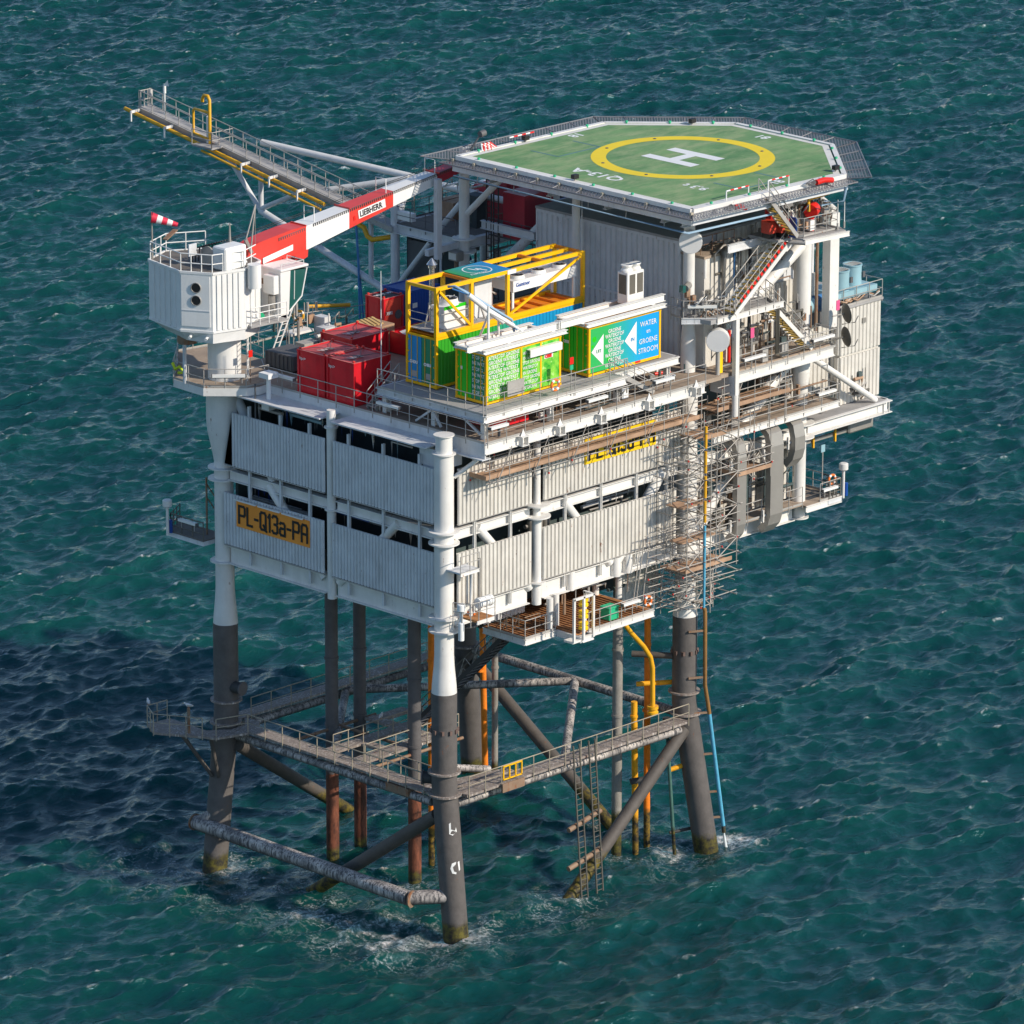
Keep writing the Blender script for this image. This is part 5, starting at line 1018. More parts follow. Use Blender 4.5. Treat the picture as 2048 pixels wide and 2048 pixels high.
# near green container
nx,ny=2.80,-.58
c2=container('shipping_container','green container printed all over with white words, at the near corner of the raised platform',nx,ny,31.18,6.06,2.44,2.9,'leaf','green','yellow','orange',nside=1,endcols=('green','tealgreen'))
MB().box(nx+.14,ny+.03,31.34,nx+2.75,ny+.09,33.95).build('side_panel',M['leaf'],c2); d=MB().box(nx+2.9,ny+.03,31.34,nx+4.4,ny+.09,33.95).build('side_door',M['leaf'],c2); MB().box(nx+4.45,ny+.03,31.34,nx+5.92,ny+.09,33.95).build('side_door',M['leaf'],c2)
for xx in (nx+2.82,nx+4.42): MB().box(xx-.06,ny+.0,31.3,xx+.06,ny+.11,34.0).build('door_post',M['yellow'],c2)
row=['ATERSTOF GROENE','GROENE WATERSTOF','ATERSTOF GROENE W']
for i in range(9):
    text('printed_words',['ATERSTOF GROENE','GROENE WATERST'][i%2],(nx+.18,ny+.02,33.72-i*.28),(1,0,0),(0,0,1),.30,M['purewhite'],c2,bold=.004,sx=.92)
for i in range(8):
    text('printed_words',['WATERSTOF','EN GROENE','STOF GROENE'][i%3],(nx+2.95,ny+.02,33.5-i*.29),(1,0,0),(0,0,1),.27,M['purewhite'],c2,bold=.002,sx=.78)
for i in range(7): text('printed_words',['STOF G','NE WAT'][i%2],(nx+.015,ny+1.12,33.7-i*.34),(0,-1,0),(0,0,1),.29,M['purewhite'],c2,bold=.006,sx=.85)
MB().box(nx+3.25,ny-.30,33.35,nx+5.85,ny-.26,33.78).build('folding_cover',M['house'],c2); MB().box(nx+3.25,ny-.26,33.75,nx+5.85,ny+.03,33.79).build('folding_cover',M['house'],c2)
MB().box(nx+1.25,ny-.45,31.5,nx+2.6,ny-.4,32.35).build('grey_board',M['galv'],c2); text('unit_code','CEEE',(nx+4.75,ny+.0,33.0),(1,0,0),(0,0,1),.24,M['firered'],c2,bold=.02); MB().box(nx+4.7,ny+.012,32.95,nx+5.4,ny+.022,33.25).build('code_plate',M['purewhite'],c2)
dm=MB(); dm.box(nx-.0,ny+1.9,32.9,nx+.02,ny+2.05,33.1); dm.build('label_plate',M['purewhite'],c2)
# right advert container
ax_,ay=11.10,-.62
c3=container('shipping_container','green and blue container lettered WATER en GROENE STROOM with big white arrowheads',ax_,ay,31.18,6.06,2.44,2.9,'green','green','yellow','orange',nside=1,endcols=('green','green'))
MB().box(ax_+.14,ay+.03,31.34,ax_+5.92,ay+.09,33.95).build('printed_side',M['adgrad'],c3)
def arrow(xt,xb,z0,z1): MB().add([(xt,ay+.02,(z0+z1)/2),(xb,ay+.02,z0),(xb,ay+.02,z1)],[(0,1,2)]).build('arrowhead',M['purewhite'],c3)
arrow(ax_+.25,ax_+1.25,31.65,33.5); arrow(ax_+3.02,ax_+4.02,31.72,33.72)
text('arrow_word','UIT',(ax_+.62,ay+.015,32.45),(1,0,0),(0,0,1),.30,M['tealgreen'],c3,bold=.004); text('arrow_word','IN',(ax_+3.52,ay+.015,32.6),(1,0,0),(0,0,1),.32,M['blue'],c3,bold=.004)
for i in range(8): text('printed_words',['GROENE','WATERSTOF'][i%2],(ax_+2.16,ay+.02,33.45-i*.285),(1,0,0),(0,0,1),.315,M['purewhite'],c3,bold=.004,align='CENTER',sx=.86)
for i,(s_,z_,fs) in enumerate((('WATER',33.30,.46),('en',32.86,.40),('GROENE',32.28,.45),('STROOM',31.72,.46))): text('printed_words',s_,(ax_+5.0,ay+.02,z_),(1,0,0),(0,0,1),fs*.96,M['purewhite'],c3,bold=.0,align='CENTER',sx=.92)
MB().box(ax_+3.9,ay-.0,31.22,ax_+4.35,ay+.0+.01,31.34).build('red_label',M['firered'],c3); 
for xx,zz,rr_ in ((.5,33.3,.17),(.9,32.1,.1),(1.7,31.9,.14),(.35,32.9,.1)): MB().tube((ax_+xx,ay+.026,zz),(ax_+xx,ay+.03,zz),rr_,20).build('printed_dot',M['green'],c3)
text('unit_code','CEEE',(ax_-.0,ay+2.0,32.9),(0,-1,0),(0,0,1),.2,M['purewhite'],c3,bold=.02)
# gantry beams over the containers
GB=thing('roof_beams','long cream steel beams lying over the two green containers','beam',(2,0,34.2))
def gb(a,b_,w=.32,h=.30): return MB().ibeam(a,b_,w,h,.03).build('beam',M['lamp'],GB)
gb((1.7,-.15,34.55),(17.9,-.15,34.55),.3,.42); gb((2.5,-.65,34.28),(9.2,-.65,34.28),.3,.22); gb((10.8,-.72,34.28),(17.4,-.72,34.28),.3,.22); gb((2.5,1.6,34.3),(8.7,1.6,34.3)); gb((10.8,1.6,34.3),(17.2,1.6,34.3))
for x in (2.6,4.9,8.5,10.9,16.8): gb((x,-.5,34.26),(x,1.6,34.26),.24,.16)
for x in (8.95,9.1): MB().box(x,-.34,34.34,x+.05,.04,34.80).build('splice_plate',M['lamp'],GB)
CK=thing('cable_bridge','sloping cable conduit on white struts running from the yellow frame down to the beam','cable bridge',(5,1,34.5))
MB().tube((3.9,1.9,36.9),(5.7,.9,35.15),.16,14).build('conduit',M['lamp'],CK); MB().tube((4.8,1.4,36.02),(6.2,.6,34.9),.14,14).build('conduit',M['lamp'],CK)
MB().path([(3.6,3.2,37.2),(3.5,2.6,37.35),(3.8,2.1,37.1),(6.3,.85,35.2),(6.45,.8,34.5)],.08,8).build('blue_hose',M['palepipe'],CK); MB().path([(3.7,3.0,37.1),(4.2,2.0,36.8),(6.0,1.1,35.3),(6.5,.6,34.6)],.05,6).build('hose',M['hoseblue'],CK)
for a,b_ in (((3.75,.2,34.4),(3.75,.2,36.6)),((3.75,.2,36.3),(6.2,-.1,34.75)),((3.75,.2,36.1),(4.4,1.5,34.5)),((5.6,1.2,34.4),(5.6,1.2,35.6))): MB().tube(a,b_,.07,8).build('strut',M['lamp'],CK)
# air conditioner
AC=thing('air_conditioning_unit','cream twin-fan air conditioning unit standing on the roof of the lettered container','air conditioner',(16.2,1,34.4))
MB().box(15.45,.45,34.4,16.85,1.25,36.3).build('casing',M['lamp'],AC,.03)
for x in (15.8,16.5): MB().lathe((x,.85),[(.33,36.3),(.36,36.35),(.28,36.5),(.31,36.62),(.36,36.66),(.34,36.7),(.1,36.7)],20).build('fan_cowl',M['lamp'],AC)
for x0_,x1_ in ((15.62,16.1),(16.25,16.75)): MB().box(x0_,.435,35.0,x1_,.455,36.15).build('grille',M['louvre'],AC)
MB().box(15.435,.55,35.0,15.455,1.12,36.15).build('grille',M['louvre'],AC)
# ------------------------------------------------------------------ red and blue containers on the main deck
GR='red containers on the main deck'
def redbox(label,x,y,L,W,H,frame='red',top='redtop',long='x',cf='red',ce='red',mark=True,**k):
    t=container('cargo_container',label,x,y,29.62,L,W,H,cf,ce,frame,top,long=long,group=GR,doors=False,pitch=5,**k)
    ln=MB(); lx,ly=(L,W) if long=='x' else (W,L); z=29.62+H+.004
    ln.box(x,y,z,x+lx,y+.05,z+.01); ln.box(x,y+ly-.05,z,x+lx,y+ly,z+.01); ln.box(x,y+.05,z,x+.05,y+ly-.05,z+.01); ln.box(x+lx-.05,y+.05,z,x+lx,y+ly-.05,z+.01); ln.build('worn_edge',M['salmon'],t)
    cr=V((x+lx/2,y+ly/2,z+.35)); sl=MB(); [sl.path([(a,b_,z),tuple(V((a,b_,z)).lerp(cr,.5)+V((0,0,-.10))),tuple(cr-V((.1,.3,.3)))],.02,5) for a,b_ in ((x+.1,y+.1),(x+lx-.1,y+.1),(x+lx-.1,y+ly-.1),(x+.1,y+ly-.1))]; sl.build('lifting_sling',M['darkgrey'],t)
    pe=MB(); [pe.lathe((a,b_),[(.07,z),(.09,z+.1),(.03,z+.14)],8) for a,b_ in ((x+.12,y+.12),(x+lx-.12,y+.12),(x+lx-.12,y+ly-.12),(x+.12,y+ly-.12))]; pe.build('lifting_eye',M['craner'],t)
    if mark:
        text('small_print','hpc>',(x-.005 if long=='x' else x-.005,y+ly-.2,29.62+H-.55),(0,-1,0),(0,0,1),.26,M['purewhite'],t,bold=.004)
        text('roof_mark','MO' if k.get('mk')==1 else 'WB',(x+.6,y+ly*.35,z),(1,0,0),(0,1,0),.62,M['greyp'],t,bold=.04)
    return t
redbox('dark red closed container at the shaded deck edge, farther from the platform steps',1.15,10.75,2.85,2.25,2.55)
redbox('dark red closed container with a bright sunlit end beside the platform steps',1.15,8.35,2.95,2.25,2.55)
redbox('red flat-roofed container in the second row behind the two dark red ones',5.0,12.45,3.0,2.6,2.45)
t=redbox('tall red container with white lettered black roof behind the yellow frame',12.1,17.0,1.65,1.55,2.7,cf='redlight',ce='red',top='black',mark=False)  # lighter red side against darker end: sunlight painted into the colours
text('roof_mark','VERS 001',(12.3,17.8,29.62+2.7+.0),(1,0,0),(0,1,0),.36,M['purewhite'],t,bold=.02); text('side_mark','7502',(12.3,16.99,31.3),(1,0,0),(0,0,1),.26,M['purewhite'],t,bold=.01); MB().tube((13.3,17.0,31.2),(13.3,16.97,31.2),.28,20).build('round_mark',M['darkgrey'],t)
t=container('cargo_container','blue container seen through the open end of the yellow frame',14.0,16.8,29.62,2.6,2.2,2.85,'dblue','dblue','dblue','dblue',doors=False,pitch=.24); MB().box(14.3,16.79,31.4,14.7,16.8,31.7).build('label_plate',M['purewhite'],t); MB().box(15.6,16.79,31.0,16.2,16.8,31.5).build('label_plate',M['purewhite'],t)
t=thing('open_skip','open dark red basket skip behind the long container','skip',(11,14,29.6)); m_=MB(); m_.box(11.0,13.3,29.65,13.6,13.4,30.9); m_.box(11.0,15.5,29.65,13.6,15.6,30.9); m_.box(11.0,13.4,29.65,11.1,15.5,30.9); m_.box(13.5,13.4,29.65,13.6,15.5,30.9); m_.build('wall',M['red'],t); MB().box(11.1,13.4,29.66,13.5,15.5,29.8).build('floor',M['red'],t); MB().add([(11.4,13.7,30.5),(12.6,13.6,30.9),(13.2,15.0,30.5),(11.6,15.2,30.8),(12.2,14.4,31.2)],[(0,1,4),(1,2,4),(2,3,4),(3,0,4)]).build('white_bag',M['purewhite'],t)
t=thing('timber_crate','open wooden crate with loose planks next to the tall red container','crate',(9,16.5,29.6)); MB().box(9.2,15.4,29.65,11.4,17.2,31.3).build('body',M['wood'],t)
for i in range(5): MB().beam((9.4+i*.3,15.6,31.4),(9.6+i*.3,16.7,31.55),.16,.06).build('plank',M['plank'] if 'plank' in M else M.setdefault('plank',paint('pale_plank',(.62,.42,.17),.7,.2)),t)
t=thing('plastic_tank','low dark grey ribbed tank beside the back deck edge','tank',(4.5,16.5,29.6)); m_=MB(); m_.box(3.6,15.9,29.75,5.6,18.2,30.65); [m_.box(3.55,16.0+i*.35,29.75,3.6,16.15+i*.35,30.65) for i in range(7)]; m_.build('body',M['darkgrey'],t,.05); MB().box(3.7,16.0,29.62,5.5,18.1,29.75).build('pallet',M['black'],t)
# life-saving station at the back edge
t_m=t=thing('muster_station','cluster of grey gear, green exit plates and railing posts at the back deck edge','station',(9,20,29.6))
for (x,y,w_,h_,z_,mt_) in ((7.3,18.8,1.2,.5,29.65,'galv'),(8.7,19.0,1.0,.35,29.65,'darkgrey'),(9.6,19.4,.9,.9,29.65,'grey'),(7.6,20.2,1.8,.15,30.3,'house'),(10.2,20.2,.6,1.3,29.65,'grey')): MB().box(x,y,z_,x+w_,y+.8,z_+h_).build('gear_box',M[mt_],t)
for i in range(9): x=7.2+rnd.random()*3.6; y=19+rnd.random()*3; MB().tube((x,y,29.6),(x,y,29.6+rnd.uniform(1,2.2)),.04,6).build('post',M['galv'],t)
MB().lathe((8.9,18.2),[(.6,29.65),(.75,29.8),(.75,30.1),(.5,30.2)],20).build('coiled_hose',M['black'],t)
MB().box(7.3,22.5,30.9,8.4,22.56,31.4).build('exit_plate',M['exitgreen'],t); MB().box(8.3,17.9,30.4,9.1,17.95,30.8).build('exit_plate',M['exitgreen'],t)
text('exit_word','EXIT',(8.35,17.88,30.48),(1,0,0),(0,0,1),.28,M['purewhite'],t,bold=.008) 
tb_=MB(); tb_.tube((11.3,22.6,31.0),(13.6,21.4,30.9),.12,8); tb_.build('yellow_tube',M['pipeyellow'],t)
m_=MB(); [m_.tube((5.6+q,19.9,29.6),(7.4+q,18.7 if False else 19.9,33.0),.05,6) for q in (0,.45)]; [m_.tube((5.6+.18*i,19.9,29.6+.34*i),(6.05+.18*i,19.9,29.6+.34*i),.025,5) for i in range(1,10)]; m_.build('cab_ladder',M['house'],CR)
# ------------------------------------------------------------------ vent boom over the water
VB=thing('vent_boom','long galvanised boom walkway with yellow vent pipes reaching out over the sea','boom',(20.2,24,34))
vz=lambda y:34.1+(y-24)*.170
f_=MB()
for x in (19.75,20.65): MB().ibeam((x,24,vz(24)-.15),(x,46.8,vz(46.8)-.15),.14,.34,.03).build('boom_beam',M['galv'],VB)
MB().beam((20.2,24.2,vz(24.2)+.03),(20.2,46.7,vz(46.7)+.03),.8,.04).build('walkway_grating',M['greydeck'],VB)
MB().tube((19.35,29.5,vz(29.5)-.35),(19.35,47.6,vz(47.6)-.3),.12,12).build('vent_pipe',M['pipeyellow'],VB); MB().tube((19.05,29.5,vz(29.5)-.65),(19.05,40.2,vz(40.2)-.5),.08,10).build('vent_pipe',M['pipeyellow'],VB)
for y in (31.5,34.0,36.5,43.5,46.6): m_=MB(); m_.beam((19.8,y,vz(y)-.12),(18.95,y,vz(y)-.15),.10,.16); m_.beam((18.95,y,vz(y)-.1),(18.95,y,vz(y)-.75),.08,.10); m_.build('pipe_bracket',M['house'],VB)
for x in (20.65,19.75):
    a,b_=(24.6,46.7) if x>20 else (24.6,39.5); o=MB()
    for q in (.55,1.1): o.tube((x,a,vz(a)+q),(x,b_,vz(b_)+q),.03,6)
    if x<20:
        for q in (.55,1.1): o.tube((x,42,vz(42)+q),(x,46.7,vz(46.7)+q),.03,6)
    o=o.build('handrail',M['galv'],VB); k=18
    for i in range(k+1):
        y=a+(46.7-a)*i/k
        if x<20 and 39.5<y<42: continue
        MB().tube((x,y,vz(y)),(x,y,vz(y)+1.1),.03,5).build('post',M['galv'],o)
MB().path([(19.6,40.0,36.3),(19.6,40.0,39.5),(19.6,40.15,39.75),(19.6,40.5,39.75),(19.6,40.65,39.5),(19.6,40.65,39.3)],.105,12).build('goose_neck',M['pipeyellow'],VB)
MB().path([(19.6,40.1,38.7),(19.6,41.4,38.75),(19.6,41.5,38.6),(19.6,41.5,37.2),(19.6,40.2,37.0)],.085,10).build('bypass_pipe',M['pipeyellow'],VB)
m_=MB(); m_.tube((19.7,40.2,36.5),(19.7,40.2,38.4),.1,6); m_.tube((19.7,40.35,36.5),(19.7,40.35,38.4),.06,6); m_.build('ladder_post',M['house'],VB)
MB().prism([(18.8,39.0),(20.7,39.0),(20.7,40.8),(18.8,40.8)],36.6,36.72).build('service_platform',M['greydeck'],VB)
for P_ in ([(18.8,39.0),(18.8,40.8)],[(20.6,39),(18.8,39)]): 
    o=MB(); [o.tube((*P_[0],36.7+q),(*P_[1],36.7+q),.03,5) for q in (.5,1.0)]; o=o.build('guard_rail',M['galv'],VB); [MB().tube((*p,36.7),(*p,37.7),.03,5).build('post',M['galv'],o) for p in P_]
m_=MB(); m_.tube((20.3,44.9,vz(45)),(20.3,44.9,vz(45)+2.0),.05,6); m_.tube((20.3,44.9,vz(45)+1.4),(20.3,44.9,vz(45)+1.9),.1,8); m_.add([(20.2,44.9,vz(45)+1.9),(20.3,44.6,vz(45)+2.3),(20.3,44.5,vz(45)+1.9)],[(0,1,2)]); m_.build('wind_vane',M['lamp'],VB)
m_=MB(); [m_.tube((x,46.6,vz(46.6)),(x,46.6,vz(46.6)+1.1),.04,5) for x in (19.8,20.1,20.4,20.7)]; [m_.tube((19.75,46.6,vz(46.6)+q),(20.7,46.6,vz(46.6)+q),.04,5) for q in (.5,1.1)]; m_.tube((20.1,46,vz(46)+.9),(20.2,46.1,vz(46)+1.3),.15,8); m_.build('end_rail',M['galv'],VB)
br((20.2,39.3,36.3),(20.2,36.1,33.0),.16,'grey','truss_brace',VB); br((20.2,36.1,33.0),(20.2,25.0,29.9),.22,'grey','truss_brace',VB); br((20.2,36.05,33.1),(20.2,36.05,35.9),.16,'grey','truss_brace',VB); br((20.2,36.1,33.1),(20.2,31.6,35.2),.16,'grey','truss_brace',VB)
br((20.2,31.2,31.7),(20.2,26.5,34.3),.16,'grey','truss_brace',VB); br((20.2,26.3,34.3),(20.2,26.3,30.3),.16,'grey','truss_brace',VB); br((20.2,31.0,31.6),(20.2,31.0,35.0),.12,'grey','truss_brace',VB)
br((21.6,37.4,36.9),(23.5,24.0,36.3),.22,'white','truss_brace',VB); br((20.6,30.5,35.2),(22.8,25.6,36.4),.2,'white','truss_brace',VB); br((22.9,25.8,36.2),(20.6,24.4,34.4),.24,'white','truss_brace',VB); br((21.0,28.0,35.0),(22.9,25.6,36.4),.16,'white','truss_brace',VB)
br((23.5,24.0,36.2),(24.5,17.5,35.8),.22,'white','truss_brace',VB)
t=thing('bent_pipe','orange brown pipe bend hanging under the boom behind the crane boom','pipe',(20,26,33)); MB().path([(20,27.6,33.8),(20,26.7,33.6),(20,26.4,33.1),(20,26.0,32.95),(20.6,25.0,33.2)],.16,10).build('pipe',M['pipeyellow'],t)
t=thing('hose_pair','pair of bright blue vertical hoses behind the crane boom','hose',(20.2,27,29)); [MB().path([(19.9+q,27.3+q,33.9),(19.9+q,27.1+q,31.2),(19.9+q,27.0,27.8)],.07,8).build('hose',M['hoseblue'],t) for q in (0,.3)]
# ------------------------------------------------------------------ back left process module
BM=thing('process_module','grey shaded process module with railings, ladders and dark equipment behind the crane boom tip','module',(22,20,30))
def bb(a,b_,w=.4,h=.6,nm='module_girder'): MB().ibeam(a,b_,w,h,.05).build(nm,M['grey'],BM)
bb((20.2,18.8,34.0),(20.2,24.2,34.0)); bb((20.2,24.2,34.0),(31,24.2,34.0)); bb((20.6,18.3,34.0),(33,18.3,34.0)); bb((20.2,18.8,29.4),(20.2,24.2,29.4))
MB().prism([(20.2,18.4),(34,18.4),(34,24.2),(20.2,24.2)],34.2,34.3).build('module_deck',M['darkdeck'],BM); MB().prism([(20.2,18.4),(34,18.4),(34,24.2),(20.2,24.2)],29.5,29.62).build('module_deck',M['darkdeck'],BM)
MB().tube((20.2,24.2,28.5),(20.2,24.2,35.6),.28,20).build('column',M['grey'],BM); MB().tube((28,24.2,28.5),(28,24.2,35.6),.3,16).build('column',M['grey'],BM)
MB().tube((20.2,24.0,30.4),(20.2,21.2,33.6),.16,16).build('diagonal_brace',M['grey'],BM); MB().tube((20.4,18.8,36.4),(20.4,20.8,34.3),.18,16).build('diagonal_brace',M['grey'],BM)
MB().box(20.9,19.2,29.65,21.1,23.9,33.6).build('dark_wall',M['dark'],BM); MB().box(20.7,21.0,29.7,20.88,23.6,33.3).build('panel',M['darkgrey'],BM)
MB().path([(20.3,20.4,33.6),(20.3,20.4,31.9),(20.3,18.9,31.9)],.12,4).build('frame_pipe',M['grey'],BM)
MB().box(16.9,17.3,33.8,17.3,17.6,38.7).build('boom_rest_post',M['grey'],BM); MB().beam((17.1,18.4,34.0),(20.2,18.6,34.0),.3,.4).build('rest_bracket',M['grey'],BM)
MB().box(20.1,22.7,34.6,20.5,24.4 if False else 23.9,35.1).build('white_bottle_rack',M['house'],BM)
for x,y,dx,dy,h_,mt_ in ((24,20,1.6,1.2,2.3,'cranedr'),(26.2,20.2,1.3,1.6,2.6,'cranedr'),(22.6,19.6,.9,1,2.0,'dark'),(28.5,19.6,1.4,2,1.4,'galv'),(23,22,2,1.5,1.1,'wood'),(26,22.4,2.4,1.2,1.3,'galv'),(30.5,20,1.4,1.4,2.0,'darkgrey')): MB().box(x,y,34.3,x+dx,y+dy,34.3+h_).build('equipment_box',M[mt_],BM)
for i in range(30):
    x=rnd.uniform(20.6,30); y=rnd.uniform(18.2,23.5); z=rnd.choice([30.2,31.1,32.0,33.0,34.8,35.5]); L=rnd.uniform(.8,3)
    MB().path([(x,y,z),(x+L,y,z),(x+L,y,z+rnd.uniform(-1,1))],rnd.choice([.04,.06,.1]),6).build('process_pipe',M[rnd.choice(['galv','grey','darkgrey','grey','dblue'])],BM)
for (x,y) in ((21.4,17.2),(21.4,16.6)): # cable ladders behind the column
    m_=MB(); [m_.tube((x,y+q,29.7),(x,y+q,39.3),.05,5) for q in (0,.4)]; [m_.tube((x,y,29.9+i*.4),(x,y+.4,29.9+i*.4),.025,4) for i in range(23)]; m_.build('cable_ladder',M['cdark'],BM)
MB().ibeam((21.5,14,33.4),(30,14,33.4),.3,.6,.05).build('module_girder',M['grey'],BM); MB().ibeam((21.4,13.6,35.1),(21.4,18,35.1),.3,.5,.05).build('module_girder',M['grey'],BM); MB().tube((21.8,13.2,35.9),(21.8,16.0,33.4),.3,20).build('diagonal_brace',M['grey'],BM)
MB().box(22,15,34.3,24.5,16.8,37.2).build('equipment_box',M['cranedr'],BM); MB().box(20.6,16.4,29.7,30,17.8,30.6).build('equipment_box',M['darkgrey'],BM)
GB2='railings of the shaded process module'
rail('guard_railing','dark railing on the upper floor of the shaded module behind the boom tip',[(20.1,24.1,34.3),(20.1,18.9,34.3)],GB2,pitch=1.2,mat=M['darkgrey']); rail('guard_railing','far railing on the upper floor of the shaded module',[(20.3,24.3,34.3),(33.5,24.3,34.3)],GB2,pitch=1.5,mat=M['darkgrey'])
rail('guard_railing','railing between the shaded module and the ribbed grey building',[(22.0,18.0,34.3),(22.0,13.4,34.3)],GB2,pitch=1.0,mat=M['darkgrey'])
stair('access_stair','dark spiral-looking stair under the helideck beside the ribbed grey building',(24.5,14.0,39.3),(24.5,18.0,34.5),(1,0,0),1.1,16,'darkgrey','darkgrey',railm='darkgrey')
t=thing('floodlight','floodlight with amber lamp on the shaded column behind the yellow frame','floodlight',(19.6,17.9,33)); MB().box(19.0,17.7,33.2,19.6,18.5,33.8).build('housing',M['steel'],t,.05); MB().box(18.97,17.8,33.3,19.0,18.4,33.7).build('lens',M['lamp'],t); MB().tube((19.3,18.1,32.4),(19.3,18.1,33.2),.12,10).build('bracket',M['rusty'],t)
t=thing('pink_sign','pink notice board on a thin pole in the shaded module','sign',(19.9,20.3,33)); MB().tube((19.9,20.3,32.6),(19.9,20.3,35.1),.03,5).build('pole',M['galv'],t); MB().box(19.85,20.15,35.0,19.88,20.45,35.9).build('board',M['pink'],t)
# whip aerials
for lb,p,h_ in (('thin whip aerial beside the grey wall',(19.6,8.0,34),5.0),('thin whip aerial at the end of the yellow frame',(2.6,7.6,31),6.5),('thin aerial at the right end of the foam platform',(29.0,-3.7,37.2),1.8),('taller thin aerial at the right end of the foam platform',(29.6,-3.7,37.2),2.2)):
    t=thing('whip_aerial',lb,'aerial',p,'thin aerials'); MB().tube(p,(p[0],p[1],p[2]+h_),.035,6,.02).build('rod',M['house'],t); MB().tube(p,(p[0],p[1],p[2]+.4),.06,6).build('base',M['galv'],t)
# ------------------------------------------------------------------ ribbed grey building under the helideck
BD=thing('ribbed_building','tall building with ribbed grey walls standing under the helideck','building',(21.2,1.5,29.6))
MB().box(21.25,1.55,29.62,33.0,13.1,37.0).build('core_wall',M['grey'],BD)
MB().corr((21.2,13.1,33.0),(0,-1,0),(0,0,1),3.9,4.1,.42,.09).build('ribbed_wall',M['grey'],BD); MB().corr((21.2,9.15,33.0),(0,-1,0),(0,0,1),7.6,4.1,.42,.09).build('ribbed_wall',M['grey'],BD); MB().corr((21.2,13.1,29.62),(0,-1,0),(0,0,1),3.9,3.3,.42,.09).build('ribbed_wall',M['grey'],BD); MB().corr((21.2,9.15,29.62),(0,-1,0),(0,0,1),7.6,3.3,.42,.09).build('ribbed_wall',M['grey'],BD)
MB().box(21.05,1.4,36.98,33.1,13.2,37.12).build('roof',M['greydeck'],BD)
f_=MB(); f_.box(21.06,1.4,36.8,21.14,13.15,36.97); f_.box(21.06,1.4,32.9,21.14,13.15,33.05); f_.box(21.05,13.02,29.7,21.15,13.14,36.8); f_.build('wall_trim',M['grey'],BD)
MB().box(21.3,-.2,29.62,24.2,1.5,36.2).build('lit_annex_wall',M['clad'],BD); MB().box(21.2,-.28,36.2,24.4,1.6,36.35).build('annex_roof',M['deck'],BD)
MB().corr((24.2,1.45,33.2),(1,0,0),(0,0,1),5.0,3.8,.4,.08).build('ribbed_wall',M['clad'],BD)
MB().corr((24.2,1.45,29.65),(1,0,0),(0,0,1),8.8,3.3,.4,.08).build('ribbed_wall',M['clad'],BD)
for x,r_,mt_ in ((22.7,.2,'steel'),(23.6,.08,'hoseblue'),(24.0,.1,'steel'),(25.0,.13,'darkgrey'),(21.9,.07,'steel')): MB().path([(x,-.45,31.0),(x,-.45,36.4),(x+.7,-.45,36.8),(x+1.6,-.3,36.8)],r_,10).build('service_pipe',M[mt_],BD)
m_=MB(); [m_.tube((23.9+q,-.3,30.5),(23.9+q,-.3,36.2),.03,5) for q in (0,.45)]; [m_.tube((23.9,-.3,30.7+i*.3),(24.35,-.3,30.7+i*.3),.02,4) for i in range(19)]; m_.build('wall_ladder',M['darkgrey'],BD)
MB().box(25.0,1.0,34.6,25.8,1.3,35.6).build('wall_box',M['steel'],BD)
m_=MB(); [m_.tube((21.3,0.2+i*.01,36.4+q),(24.3,.2,36.4+q),.03,5) for i in range(1) for q in (.5,1.0)]; [m_.tube((x,.2,36.3),(x,.2,37.4),.03,5) for x in (21.4,22.4,23.4,24.3)]; m_.build('roof_rail',M['rusty'],BD)
# ------------------------------------------------------------------ far right box building with coolers
RB=thing('ribbed_building','white ribbed box building at the far right, pale blue coolers on its roof','building',(34.9,1,24))
MB().box(34.95,1.05,24.4,38.5,8,30.35).build('core_wall',M['clad'],RB)
MB().corr((34.9,1.0,27.5),(1,0,0),(0,0,1),3.7,2.8,.33,.07).build('ribbed_wall',M['clad'],RB); MB().corr((34.9,1.0,24.4),(1,0,0),(0,0,1),3.7,2.95,.33,.07).build('ribbed_wall',M['clad'],RB)
MB().corr((34.9,8,27.5),(0,-1,0),(0,0,1),7,2.8,.4,.08).build('ribbed_wall',M['clad'],RB); MB().corr((34.9,8,24.4),(0,-1,0),(0,0,1),7,2.95,.4,.08).build('ribbed_wall',M['clad'],RB)
MB().box(34.8,.88,30.35,38.7,8,30.5).build('roof',M['greydeck'],RB); MB().box(36.8,.85,29.2,37.1,.98,29.5).build('wall_light',M['steel'],RB)
MB().box(31.0,1.8,24.4,34.85,8,29.4).build('core_wall',M['grey'],RB); MB().corr((30.95,1.78,24.4),(1,0,0),(0,0,1),3.9,5.0,.4,.08).build('ribbed_wall',M['clad'],RB)
rail('guard_railing','railing on the roof of the far right box building in front of the coolers',[(33.9,.95,30.5),(38.65,.95,30.5),(38.65,3.5,30.5)],'railings round the main deck',pitch=1.2)
MB().box(34.6,1.05,30.95,38.3,3.4,31.35).build('cooler_base',M['paleblue'],RB)
for i,(lb,x,y) in enumerate((('pale blue round cooler nearest the white square column',35.65,1.75),('pale blue round cooler farthest right on the roof',37.25,2.15),('pale blue round cooler just left of the big column',34.7,5.5),('pale blue round cooler left behind the diagonal brace',37.5,7.6))):
    t=thing('round_cooler',lb,'cooler',(x,y,31.3),'pale blue round coolers'); MB().lathe((x,y),[(.56,31.3),(.56,32.5),(.60,32.52),(.60,32.6),(.5,32.6),(.5,32.4),(.1,32.4)],32).build('drum',M['paleblue'],t); g_=MB(); [g_.tube((x-.5,y+q,32.6),(x+.5,y+q,32.6),.02,4) for q in (-.3,-.15,0,.15,.3)]; g_.build('fan_guard',M['galv'],t); MB().box(x+.3,y-.6,31.8,x+.5,y-.5,32.15).build('terminal_box',M['darkgrey'],t)
